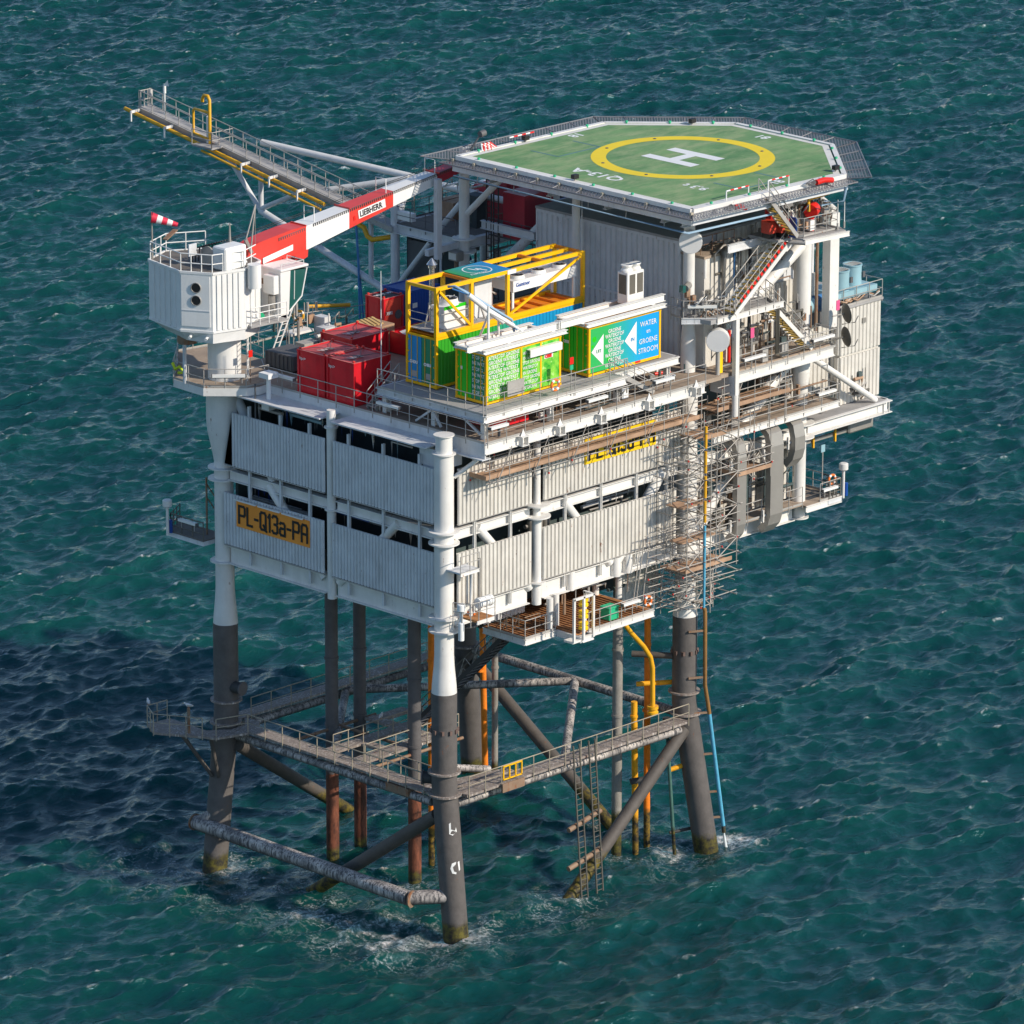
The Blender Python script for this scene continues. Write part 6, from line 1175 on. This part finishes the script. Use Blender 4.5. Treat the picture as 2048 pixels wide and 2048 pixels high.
for i in range(14):
    x=rnd.uniform(31.5,38); y=rnd.uniform(.9,1.2); MB().path([(x,y,30.9),(x+.5,y,30.7),(x+1,y,30.9)],.05,6).build('process_pipe',M[rnd.choice(['wood','galv'])],RB)
m_=MB(); m_.box(30.95,1.0,29.9,34.8,2.4,30.9); m_.build('dark_vessel_skid',M['darkgrey'],RB)
for x in (31.4,32.4): MB().tube((x,1.2,31.1),(x+1.6,1.2,31.1),.5,16).build('horizontal_vessel',M['hoseblue' if x>32 else 'paleblue'],RB)
# stainless pipe run below the end girder
t=thing('exhaust_duct','long stainless duct slung under the end girder at the far right','duct',(34,1.5,23)); MB().tube((31,1.6,23.2),(35.8,1.6,23.2),.42,20).build('duct',M['steel'],t); MB().box(35.8,.9,22.4,38.1,2.2,23.4).build('silencer_box',M['steel'],t,.1); MB().beam((31,1.2,22.6),(38,1.2,22.6),.2,.2).build('tray',M['steel'],t); [MB().beam((x,1.0,22.2),(x,1.0,23.0),.12,.12).build('hanger',M['pipeyellow'],t) for x in (32.6,34.6)]
t=thing('exhaust_duct','stainless drum duct on the walkway right of the flared column','duct',(32,1.2,25)); MB().tube((31.2,1.0,24.9),(33.6,1.0,24.9),.4,20).build('duct',M['steel'],t)
# ------------------------------------------------------------------ stairs and foam platform on the right
ST1=stair('access_stair','long open stair with a red strip rising to the foam monitor platform',(26.3,-2.2,37.1),(21.2,-2.2,33.35),(0,1,0),1.1,18,'steptread','white')
st=MB()
for i in range(16): st.beam((21.6+i*.29,-2.78,33.75+i*.213+.3),(21.75+i*.29,-2.78,33.86+i*.213+.3),.04,.2)
st.build('red_net_strip',M['firered'],ST1)
LD=thing('stair_landing','small white landing with railing clutter halfway up the stairs at the right column','landing',(20,-2,33)); MB().prism([(19.6,-2.3),(23.6,-2.3),(25.8,-1.9),(25.8,-.5),(19.0,-.5)],32.95,33.2).build('deck',M['greydeck'],LD)
MB().ibeam((20.1,-2.32,33.05),(25.9,-2.32,33.05),.12,.34,.03).build('edge_beam',M['white'],LD); MB().ibeam((18.6,-.9,33.1),(20.1,-2.3,33.1),.12,.34,.03).build('edge_beam',M['grey'],LD); MB().prism([(18.6,-.9),(20.1,-2.3),(20.1,-.5)],33.0,33.18).build('deck',M['darkdeck'],LD)
rail('guard_railing','railing round the stair landing at the right column',[(25.8,-1.0,33.2),(25.0,-2.35,33.2),(22.9,-2.35,33.2)],'railings of the stair tower',pitch=.8); rail('guard_railing','cluttered railing on the shaded corner of the stair landing',[(21.2,-2.35,33.2),(20.1,-2.35,33.2),(18.7,-.95,33.2),(18.9,.2,33.2)],'railings of the stair tower',pitch=.7)
tubelight('tube lamp on the shaded corner of the stair landing',(18.8,-1.2,34.0),(20.0,-2.4,34.0)); MB().box(21.4,-2.45,33.3,22.3,-2.4,34.1).build('grey_board',M['galv'],LD)
for i in range(10): x=19.2+rnd.random()*1.6; MB().path([(x,-1.6,33.3),(x+.3,-1.6,33.6),(x+.6,-1.8,33.3)],.05,6).build('loose_hose',M[rnd.choice(['darkgrey','rusty','galv'])],LD)
ST2=stair('access_stair','open stair going down from the landing to the pipe deck',(25.2,-1.5,33.1),(28.9,-1.5,29.7),(0,1,0),1.0,15,'steptread','white')
ST3=stair('access_stair','upper open stair from the foam platform to the helideck edge',(22.8,-3.4,40.2),(25.9,-2.9,37.3),(.16,1,0),1.0,12,'steptread','galv')
M_=M
FP=thing('foam_platform','white platform under the helideck edge carrying red fire monitors','platform',(28,-3,37.2))
MB().prism([(24.8,-2.8),(25.9,-2.9),(26.1,-3.6),(29.4,-4.0),(29.8,-3.2),(29.7,-.6),(24.6,-.6)],37.0,37.15).build('deck',M['greydeck'],FP); MB().ibeam((26.1,-3.7,36.95),(29.6,-4.1,36.95),.12,.3,.03).build('edge_beam',M['white'],FP); MB().tube((25.7,-2.8,36.9),(26.2,-3.7,36.9),.14,10).build('edge_pipe',M['galv'],FP); MB().ibeam((22.2,-1.2,36.8),(27.0,-1.2,36.8),.2,.5,.04).build('edge_beam',M['grey'],FP); MB().ibeam((24.8,-.7,36.6),(30.2,-.3,36.6),.25,.7,.05).build('edge_beam',M['white'],FP)
rail('guard_railing','railing round the foam monitor platform',[(26.0,-3.1,37.2),(26.3,-3.45,37.2),(29.1,-3.6,37.2),(29.5,-1.0,37.2)],'railings of the stair tower',pitch=.9)
MB().box(25.75,-3.3,37.2,25.85,-2.8,38.4).build('dark_gate',M['dblue'],FP)
mo=thing('fire_monitor','bright red domed fire monitor on the foam platform','fire monitor',(27.9,-2.6,37.2)); MB().tube((27.5,-2.9,38.4),(28.1,-2.6,38.45),.42,20).build('drum',M['firered'],mo); MB().lathe((27.8,-2.7),[(.18,37.2),(.15,38.2)],10).build('pedestal',M['firered'],mo); MB().box(27.5,-2.9,37.25,28.0,-2.4,37.9).build('valve_box',M['house'],mo)
mo=thing('hose_reel','dark red hose reel on the foam platform','hose reel',(26.2,-1.6,38)); MB().tube((25.4,-1.5,38.4),(25.9,-1.7,38.4),.42,20).build('reel',M['cranedr'],mo); MB().tube((25.35,-1.48,38.4),(25.39,-1.5,38.4),.48,20).build('flange',M['firered'],mo); MB().beam((25.6,-1.6,37.2),(25.6,-1.6,38.4),.15,.15).build('stand',M['darkgrey'],mo)
for lb,x,y in (('salmon red cube box nearest the upper stair',24.9,-2.0),('salmon red cube box beside the dark gate',25.6,-2.3)): t=thing('foam_box',lb,'box',(x,y,37.2),'red foam boxes'); MB().box(x-.35,y-.35,37.45,x+.4,y+.35,38.2).build('body',M['redlight'],t,.03); MB().box(x-.3,y-.3,37.16,x+.3,y+.3,37.45).build('base',M['black'],t)
for i in range(12):
    x=rnd.uniform(26.3,28.6); MB().path([(x,-2.2,37.2),(x,-2.2,38.2+rnd.random()*.6),(x+.6,-2.0,38.6)],rnd.choice([.05,.08,.11]),8).build('valve_pipe',M[rnd.choice(['galv','steel','rusty','shiny'])],FP)
MB().tube((26.9,-2.6,39.1),(29.0,-2.6,39.15),.14,12).build('white_pipe',M['house'],FP); MB().path([(29.0,-2.5,38.7),(29.35,-2.6,38.6),(29.4,-2.6,37.2)],.14,12).build('steel_bend',M['shiny'],FP)
for lb,p,q_ in (('red hose nozzle hanging on the front edge of the helideck by the corner column',(20.3,-3.4,40.0),(21.3,-3.3,39.75)),('red hose nozzle on the helideck edge above the foam platform',(26.8,-3.9,40.45),(28.2,-3.9,40.35))): t=thing('fire_hose',lb,'hose',p,'red hoses at the helideck edge'); MB().path([p,tuple((V(p)+V(q_))/2+V((0,0,.08))),q_],.17,12).build('nozzle',M['firered'],t); [MB().path([V(p)+V((-.9+i*.1,0,.1-i*.05)),V(p)+V((-.3,0,.25-.12*i)),p],.035,5).build('hose',M['darkgrey'],t) for i in range(4)]
for lb,xa,xb in (('red and white striped folding rail on the front helideck edge',20.0,21.9),('red and white striped folding rail above the upper stair',23.6,25.4)):
    t=thing('striped_rail',lb,'railing',(xa,-2.95,40.4),'striped folding rails of the helideck'); 
    for i in range(6): MB().tube((xa+(xb-xa)*i/6,-3.0,40.95),(xa+(xb-xa)*(i+1)/6,-3.0,40.95),.045,6).build('stripe',M['firered'] if i%2 else M['purewhite'],t)
    [MB().tube((x,-3.0,40.3),(x,-3.0,40.95),.04,6).build('post',M['purewhite'],t) for x in (xa,xb)]
t=thing('striped_rail','red and white striped folding rail on the far left helideck edge','railing',(21,15.6,40.4),'striped folding rails of the helideck'); [MB().tube((21.4+i*.35,15.7,40.8),(21.75+i*.35,15.7,40.8),.05,6).build('stripe',M['firered'] if i%2 else M['purewhite'],t) for i in range(6)]
t=thing('hose_rack','tangle of red and white hose with a lamp at the left corner of the helideck','hose rack',(19.2,15.8,40.3)); [MB().path([(19.0+i*.15,15.6,40.35),(19.3+i*.15,16.0,40.7),(19.8+i*.1,15.7,40.4)],.06,6).build('hose',M['firered'] if i%2 else M['house'],t) for i in range(6)]; MB().tube((19.0,16.6,40.3),(19.5,16.2,41.3),.06,6).build('lamp_post',M['darkgrey'],t); MB().tube((19.4,16.2,41.25),(19.8,16.2,41.3),.2,10).build('lamp_head',M['darkgrey'],t)
for lb,p in (('small black floodlight on the helideck edge above the grey wall',(17.5,6.6)),('small black floodlight at the right corner of the helideck',(29.9,-2.7)),('small black floodlight at the far helideck corner beside the 18 mark',(33.0,11.5)),('small grey floodlight on the far left helideck edge',(22.6,15.5))):
    t=thing('deck_floodlight',lb,'floodlight',(*p,40.3)); MB().box(p[0]-.2,p[1]-.14,40.5,p[0]+.2,p[1]+.14,40.75).build('lamp_body',M['black'],t); MB().tube((*p,40.3),(*p,40.5),.05,6).build('foot',M['galv'],t)
# dishes
def dish(label,c,d,r,L,mat='house',back='house'):
    c=V(c); d=V(d).normalized(); t=thing('microwave_dish',label,'dish antenna',c,'drum dish antennas'); MB().tube(c,c-d*L,r,36).build('drum',M[mat],t); MB().tube(c+d*.015,c,r*.96,36).build('radome',M[back],t)
    if mat!='mesh':
        u=d.cross(V((0,0,1))).normalized(); o=c+d*.025+V((0,0,r*.42)); MB().add([o-u*.1,o+u*.1,o+u*.1+V((0,0,.22)),o-u*.1+V((0,0,.22))],[(0,1,2,3)]).build('red_label',M['firered'],t)
    return t
M['radome']=paint('radome_grey',(.80,.78,.76),.5,.08)
t=dish('upper big round drum dish on the right helideck column',(19.2,-1.0,37.7),(-.75,-.65,-.05),.68,.4,'house','radome'); MB().tube((20.0,-.5,37.7),(19.6,-.8,37.7),.2,10).build('mount',M['galv'],t)
t=dish('lower big round drum dish on a pole below the stair landing',(20.55,-2.0,31.75),(-.75,-.65,-.05),.68,.5,'house','radome'); MB().tube((20.9,-1.7,29.6),(20.9,-1.7,31.9),.13,10).build('pole',M['galv'],t)
for lb,z in (('upper dark mesh dish at the end of the pipe deck',31.0),('lower dark mesh dish at the end of the pipe deck',29.55)):
    t=thing('mesh_dish',lb,'dish antenna',(32.6,-1.2,z),'dark mesh dishes'); MB().lathe((0,0),[(.02,0),(.3,.04),(.52,.13),(.62,.21),(.6,.22),(.5,.14),(.28,.06),(.02,.02)],24).xf(Matrix.Translation((32.5,-1.3,z))@V((.9,-.35,.1)).to_track_quat('Z','Y').to_matrix().to_4x4()).build('reflector',M['louvre'],t); MB().path([(32.6,-1.1,z-.7),(33.2,-1.6,z-.6),(33.5,-1.6,z-.25)],.03,5).build('feed_arm',M['darkgrey'],t); MB().tube((31.6,-1.2,z),(32.5,-1.3,z),.05,6).build('mount',M['galv'],t)
# lamps, gear at foot of right column
t=thing('spotlight_cluster','rusty spotlight on the right helideck column above the landing','floodlight',(19,-.8,35)); MB().tube((18.9,-.9,35.0),(19.4,-.7,35.1),.22,12).build('housing',M['steel'],t); MB().box(18.6,-1.0,34.8,18.85,-.7,35.2).build('lens',M['glass'],t); MB().beam((19.2,-.8,34.4),(19.2,-.8,34.9),.3,.2).build('bracket',M['rusty'],t)
t=thing('fire_extinguisher','small white stand with red base leaning at the foot of the right column','extinguisher',(18.6,1.0,29.7)); MB().tube((18.6,1.0,29.65),(18.7,1.0,30.9),.1,8).build('stand',M['house'],t); MB().tube((18.2,.8,29.7),(19.2,.5,29.7),.09,8).build('red_base',M['firered'],t); MB().box(18.4,.9,30.6,18.9,1.1,30.9).build('head',M['rusty'],t)
t=thing('yellow_cabinet','bright yellow cabinet behind the scaffold at the foot of the drum dish','cabinet',(21.2,-1.6,29.6)); MB().box(21.0,-1.75,29.65,21.3,-1.45,31.0).build('body',M['signyellow'],t,.02); MB().box(20.96,-1.79,31.0,21.34,-1.41,31.06).build('lid',M['signyellow'],t)
for i in range(24):
    x=rnd.uniform(22.3,30); y=rnd.uniform(-1.6,.9); MB().tube((x,y,29.62),(x,y,29.62+rnd.uniform(.4,1.7)),rnd.choice([.03,.05,.09]),6).build('deck_gear',M[rnd.choice(['galv','steel','white','rusty','darkgrey'])],PL)
for x in (24.5,26.2): MB().box(x,-2.0,29.7,x+.5,-1.8,30.5).build('cabinet',M['galv'],PL)
MB().tube((23.2,-.5,29.6),(23.2,-.5,31.6),.1,10).build('red_post',M['firered'],PL)
m_=MB(); [m_.path([(25.3+q,-2.3,33.0),(25.3+q,-2.3,30.1),(26+q,-2.33,30.0),(31+q,-2.33,30.0)],.05,6) for q in (0,.12,.24)]; m_.build('cable_bundle',M['louvre'],PL)
for p in ((23.2,-2.3,31.8),(30.9,-2.2,32.0)): MB().tube((p[0],p[1],29.6),p,.03,5).build('sign_pole',M['galv'],PL); MB().box(p[0]-.15,p[1]-.03,p[2]-.3,p[0]+.15,p[1]+.0,p[2]+.3).build('pink_notice',M['pink'],PL)
# ------------------------------------------------------------------ steel ducts looping over the walkway on the sunlit face
def duct(label,x,zt,zb,w_,y0=-1.0,tail=True,yb=.8):
    t=thing('steel_duct',label,'duct',(x,y0,zb),'flat stainless ducts on the sunlit face'); prof=[(yb,zt-.15),(0.2,zt),(y0+.45,zt),(y0+.05,zt-.35),(y0-.08,zt-.9),(y0-.08,zb+.6),(y0+.05,zb+.15),(y0+.5,zb-.35)]
    th=.42; m_=MB(); vs=[]
    for i,(y,z) in enumerate(prof):
        a=V(prof[max(i-1,0)]); b_=V(prof[min(i+1,len(prof)-1)]); d=(b_-a).normalized(); n_=V((-d.y,d.x)) ; n_=-n_ if False else n_
        vs+=[(x,y-n_.x*th*0,z-n_.y*th*0),(x+w_,y,z),(x+w_,y+n_.x*-th,z+n_.y*-th),(x,y+n_.x*-th,z+n_.y*-th)]
    for i in range(len(prof)-1): b0=i*4; m_.add([vs[b0+k] for k in range(8)],[(0,1,5,4),(1,2,6,5),(2,3,7,6),(3,0,4,7)])
    m_.add(vs[:4],[(0,1,2,3)]); m_.add(vs[-4:],[(0,1,2,3)]); m_.build('duct_body',M['steel'],t)
    b_=MB(); 
    for z in ((zt-1.4,zb+.55) if zt-zb>4 else (zt-1.2,)): b_.beam((x-.25,y0-.12,z),(x+w_+.1,y0-.12,z),.08,.12); b_.beam((x-.2,y0-.1,z-.4),(x-.2,y0-.1,z+.35),.1,.14)
    b_.build('clamp_frame',M['white'],t); return t
duct('narrow flat steel duct next to the scaffold tower',23.05,24.9,19.3,.75); duct('widest flat steel duct hanging in the middle',25.95,25.0,19.3,1.12); duct('short flat steel duct nearest the far column',28.1,25.1,22.9,.9)
# ------------------------------------------------------------------ scaffolds
def scaf(name,label,tubes,boards,toes=(),clips=True,group='scaffolding on the sunlit face'):
    t=thing(name,label,'scaffold',tubes[0][0],group); rs=random.Random(len(tubes))
    for i,(a,b_) in enumerate(tubes[:96]):
        nm='standard' if abs(b_[2]-a[2])>abs(b_[0]-a[0])+abs(b_[1]-a[1]) else 'ledger'; MB().tube(a,b_,.032,6).build(nm,M['scaf'],t)
    if len(tubes)>96:
        m_=MB(); [m_.tube(a,b_,.032,5) for a,b_ in tubes[96:]]; o=m_.build('tube_cluster',M['scaf'],t); o['kind']='stuff'
    for bx_ in boards:
        MB().box(*bx_).build('board',M['wood'],t)
    for a,b_ in toes: MB().beam(a,b_,.05,.24).build('toe_board',M['wood'],t)
    if clips:
        m_=MB(); 
        for a,b_ in tubes:
            for q in (a,b_):
                if rs.random()<.10: m_.box(q[0]-.04,q[1]-.04,q[2]-.05,q[0]+.04,q[1]+.04,q[2]+.05)
        if m_.v: o=m_.build('clip_cluster',M['scafred'],t); o['kind']='stuff'
    return t
rs=random.Random(3); jt=lambda s=.12:rs.uniform(-s,s)
tb=[]; zb=27.28
for i in range(12):
    x=1.8+i*1.6
    tb+=[((x,-1.82,zb-.6),(x+jt(.05),-1.82,zb+1.6+rs.random()*.4)),((x,-.6,zb-.3),(x,-.6,zb+.9)),((x,-2.1,zb-.12),(x,-.5,zb-.12))]
for z in (.55,1.05): tb+=[((1.4,-1.82,zb+z),(10,-1.82,zb+z)),((9.6,-1.84,zb+z+.03),(19.8,-1.84,zb+z+.03))]
tb+=[((1.5,-1.82,zb-.2),(10.5,-1.82,zb-.2)),((10,-1.84,zb-.22),(19.6,-1.84,zb-.22)),((1.5,-.6,zb-.2),(19.6,-.6,zb-.2)),((1.6,-.6,zb+.8),(19,-.6,zb+.8))]
for x in (2.2,5.2,8.3,11.4,14.6,17.6): tb+=[((x,-1.9,zb-.5),(x+.9,-2.3,29.1)),((x+.3,-1.9,zb-.7),(x+1.3,-.5,zb+.4))]
bd_=[(1.6+k*3.0,-1.78+j*.26,zb-.02+.003*(j%2),1.6+k*3.0+2.96,-1.78+j*.26+.24,zb+.05+.003*(j%2)) for k in range(6) for j in range(5)]
scaf('hanging_scaffold','long hanging walkway of brown boards crossing in front of the yellow name board',tb,bd_,[((1.5,-1.8,zb+.14),(19.5,-1.8,zb+.14)),((1.55,-1.78,zb+.12),(1.55,-.5,zb+.12))])
tb=[]; zb=27.4
for i in range(5):
    x=21.2+i*1.35; tb+=[((x,-1.95,zb-1.8),(x,-1.95,29.4)),((x,-.2,zb-.5),(x,-.2,29)),((x,-2.1,zb-.1),(x,0,zb-.1))]
for z in (-.9,-.2,.5,1.0,1.5): tb+=[((20.6,-1.97,zb+z),(27.2,-1.97,zb+z))]
tb+=[((21.4,-1.95,zb-1.2),(23.0,-1.95,zb+1.8)),((25.9,-1.95,zb),(26.8,-1.6,29.3)),((23.5,-1.0,zb),(23.9,-1.0,29))]
scaf('scaffold_platform','brown board scaffold platform behind the square post under the pipe deck',tb,[(20.6+k*3.2,-1.9+j*.34,zb,20.6+k*3.2+3.15,-1.6+j*.34,zb+.07) for k in range(2) for j in range(5)],[((20.6,-1.95,zb+.15),(27.0,-1.95,zb+.15))])
# tower round the right column
tb=[]; X_=[17.1,18.5,19.6,21.4]; Y_=[-2.9,-1.6,-.5]
for x in X_:
    for y in Y_:
        top=27.9 if (x>17.5) else 25; bot=17.2 if x<21 else 18.0
        tb.append(((x+jt(.06),y,bot+rs.random()),(x+jt(.06),y,top+rs.random()*.8)))
for z in [17.9,18.9,19.9,20.9,21.9,22.9,23.9,24.9,25.9,26.9]:
    for y in Y_[:2]: tb.append(((16.6+jt(.4),y,z+jt()),(21.7+jt(.3),y,z+jt())))
    for x in X_: tb.append(((x,-3.2+jt(.2),z+jt()),(x,-.2,z+jt())))
for k in range(9):
    for xa,xb in ((17.1,18.5),(19.6,21.4)): tb.append(((xa if k%2 else xb,-2.95,17.9+k),(xb if k%2 else xa,-2.95,18.9+k)))
    tb.append(((18.5,-2.9 if k%2 else -1.6,17.9+k),(18.5,-1.6 if k%2 else -2.9,18.9+k)))
for z in (18.4,21.4,24.4): tb+=[((16.8+jt(.2),-2.92,z),(21.6+jt(.2),-2.92,z)),((17.0,-1.62,z),(21.5,-1.62,z)),((19.6,-3.0,z),(19.6,-.4,z))]
for x in (19.1,): tb+=[((x,-2.92,17.4),(x,-2.92,26.6)),((x,-1.1,17.6),(x,-1.1,26.3))]
for x in (15.0,15.3,15.8,17.3): tb.append(((x-.5+jt(),-1.1,17.0),(x+.2,-1.0,20.6)))
for k in range(9): z=17.3+k*.45; tb.append(((15.4+jt(.2),-1.3,z),(19.9+jt(.3),-1.5,z+jt())))
tw=[(17.0,-2.8+j*.33,18.55,21.0,-2.52+j*.33,18.62) for j in range(6)]+[(17.0,-2.6+j*.33,22.4,18.9,-2.3+j*.33,22.47) for j in range(4)]+[(17.0,-2.6+j*.33,20.3,19.9,-2.3+j*.33,20.37) for j in range(3)]+[(18.4,-2.3+j*.33,26.3,20.0,-2.0+j*.33,26.37) for j in range(4)]
TW=scaf('scaffold_tower','dense scaffold tower of tubes wrapped round the right column',tb,tw,[((17.0,-2.9,18.7),(21.0,-2.9,18.7)),((18.4,-2.9,26.5),(20.4,-2.9,26.5))])
for k in range(4): MB().tube((18.55,-2.98,21.4+k*1.5),(18.55,-2.98,22.7+k*1.5),.085,10).build('orange_pole',M['pipeyellow'],TW)
MB().tube((18.55,-2.98,16.2),(18.55,-2.98,21.2),.075,10).build('blue_pole',M['cblue'],TW)
# splayed foot of the tower round the leg
tb=[]
ring=[(19.4+1.9*math.cos(a*math.pi/5),-.5+1.75*math.sin(a*math.pi/5)) for a in range(10)]
for z in (15.9,16.4,17.2,17.9):
    for k in range(10):
        p,q=ring[k],ring[(k+1)%10]
        if p[1]>.9 and q[1]>.9: continue
        dx,dy=(q[0]-p[0])*.22,(q[1]-p[1])*.22; tb.append(((p[0]-dx,p[1]-dy,z+jt(.05)),(q[0]+dx,q[1]+dy,z+jt(.05))))
for k in range(10):
    p,q=ring[k],ring[(k+1)%10]
    if p[1]>.9: continue
    tb+=[((*p,15.7-rs.random()*.4),(*p,18.8)),((p[0],p[1],15.9),((p[0]+q[0])/2,(p[1]+q[1])/2,16.4)),(((p[0]+q[0])/2,(p[1]+q[1])/2,16.4),(q[0],q[1],15.9)),((*p,16.4),(q[0],q[1],17.9))]
for y in (-2.3,-1.3,-.6): tb+=[((16.2,y,16.3),(22.1,y,16.35)),((16.6,y,17.3),(21.9,y,17.3))]
for x in (17.2,18.6,20.2,21.5): tb+=[((x,-2.9,16.35),(x,.5,16.35)),((x,-2.7,17.2),(x,.4,17.25))]
scaf('scaffold_skirt','lattice of scaffold tubes ringed round the flange at the top of the right leg',tb,[],clips=True)
# lower left board box
tb=[]
for x in (22.9,24.3,25.8):
    for y in (-1.6,.2): tb.append(((x,y,22.4),(x,y,24.9+rs.random())))
for z in (23.3,23.8,24.3): tb+=[((22.7,-1.6,z),(26.1,-1.6,z)),((22.9,-1.7,z),(22.9,.4,z)),((25.8,-1.7,z),(25.8,.4,z))]
for k in range(14): x=rs.uniform(23,25.6); tb.append(((x,-1.3+rs.random(),23+rs.random()),(x+jt(.8),-1.3+rs.random(),24+rs.random())))
tb+=[((22.4,-1.0,24.6),(24.2,-1.7,22.6)),((24.6,-1.6,24.4),(25.6,-1.6,23))]
scaf('scaffold_cage','small scaffold cage with dark boards between the two flat steel ducts',tb,[(22.9,-1.5+j*.33,22.95,25.8,-1.2+j*.33,23.02) for j in range(5)],[((22.9,-1.66,23.1),(25.8,-1.66,23.1)),((22.85,-1.6,23.1),(22.85,.3,23.1))])
MB().tube((18.45,-.1,19.5),(18.9,-.1,20),.01,4)

# pipework, brackets and small gear crowding the right end
rc=random.Random(21); CL=['galv','steel','rusty','darkgrey','louvre','white','inner','wood','shiny']
def clutter(n,xr,yr,zr,par,big=.5):
    for i in range(n):
        x=rc.uniform(*xr);y=rc.uniform(*yr);z=rc.uniform(*zr);L=rc.uniform(.4,2.0)*big*2;mt_=M[rc.choice(CL)];k=rc.random()
        if k<.35: MB().path([(x,y,z),(min(x+L,xr[1]),y,z),(min(x+L,xr[1]),y,max(zr[0],z-rc.uniform(.3,1.4)))],rc.choice([.035,.05,.08,.11]),7).build('service_pipe',mt_,par)
        elif k<.6: MB().tube((x,y,z),(x,y,min(zr[1]+.4,z+rc.uniform(.5,1.8))),rc.choice([.03,.05,.09]),7).build('riser_stub',mt_,par)
        elif k<.78: MB().path([(x,y,z),(x,y-.3,z+.3),(x+.3,y-.3,z+.5),(x+.6,y,z+.1)],.04,6).build('flexible_hose',mt_,par)
        else:
            w_,h_=rc.uniform(.15,.5),rc.uniform(.2,.7); MB().box(x,y,z,x+w_,y+.2,z+h_).build('junction_box',mt_,par)
clutter(60,(20.8,29.6),(-.5,.5),(20.0,23.3),PL); clutter(60,(21.0,31.8),(-1.1,1.1),(25.8,28.3),PL); clutter(75,(21.2,30.4),(-1.6,1.2),(29.7,32.4),PL); clutter(40,(21.2,29.5),(-.6,1.3),(33.4,36.6),BD); clutter(30,(25.4,29.2),(-3.2,-1.0),(37.3,38.6),FP,.3); clutter(26,(19.0,21.0),(-1.9,-.6),(33.3,34.1),LD,.3)
clutter(30,(1.6,18.5),(-1.9,-1.2),(29.65,30.3),CPf,.6); clutter(20,(31.2,38.0),(.3,.9),(24.5,26.0),RB,.4); clutter(45,(20.4,32.0),(18.6,23.8),(34.4,37.2),BM); clutter(45,(20.6,32.0),(18.4,22.0),(29.8,33.4),BM)
clutter(26,(6,19),(-.8,3.5),(16.9,18.2),HP,.5); clutter(30,(7.0,11.4),(18.6,22.0),(29.7,31.5),t_m,.3)
for z in (26.3,27.0): MB().tube((20.9,-.9,z),(31.5,-.9,z),.06,8).build('long_pipe',M['rusty'],PL)
MB().box(21.0,1.0,25.75,30.0,1.2,28.6).build('painted_recess_shade',M['inner'],PL)  # dark panel, its colour imitates the shade of a recess
for x in (22.0,24.5,27.0): MB().box(x,-.1,20.0,x+1.1,.0,22.8).build('recess_shade_panel',M['inner'],PL)  # more dark panels with recess shade painted in
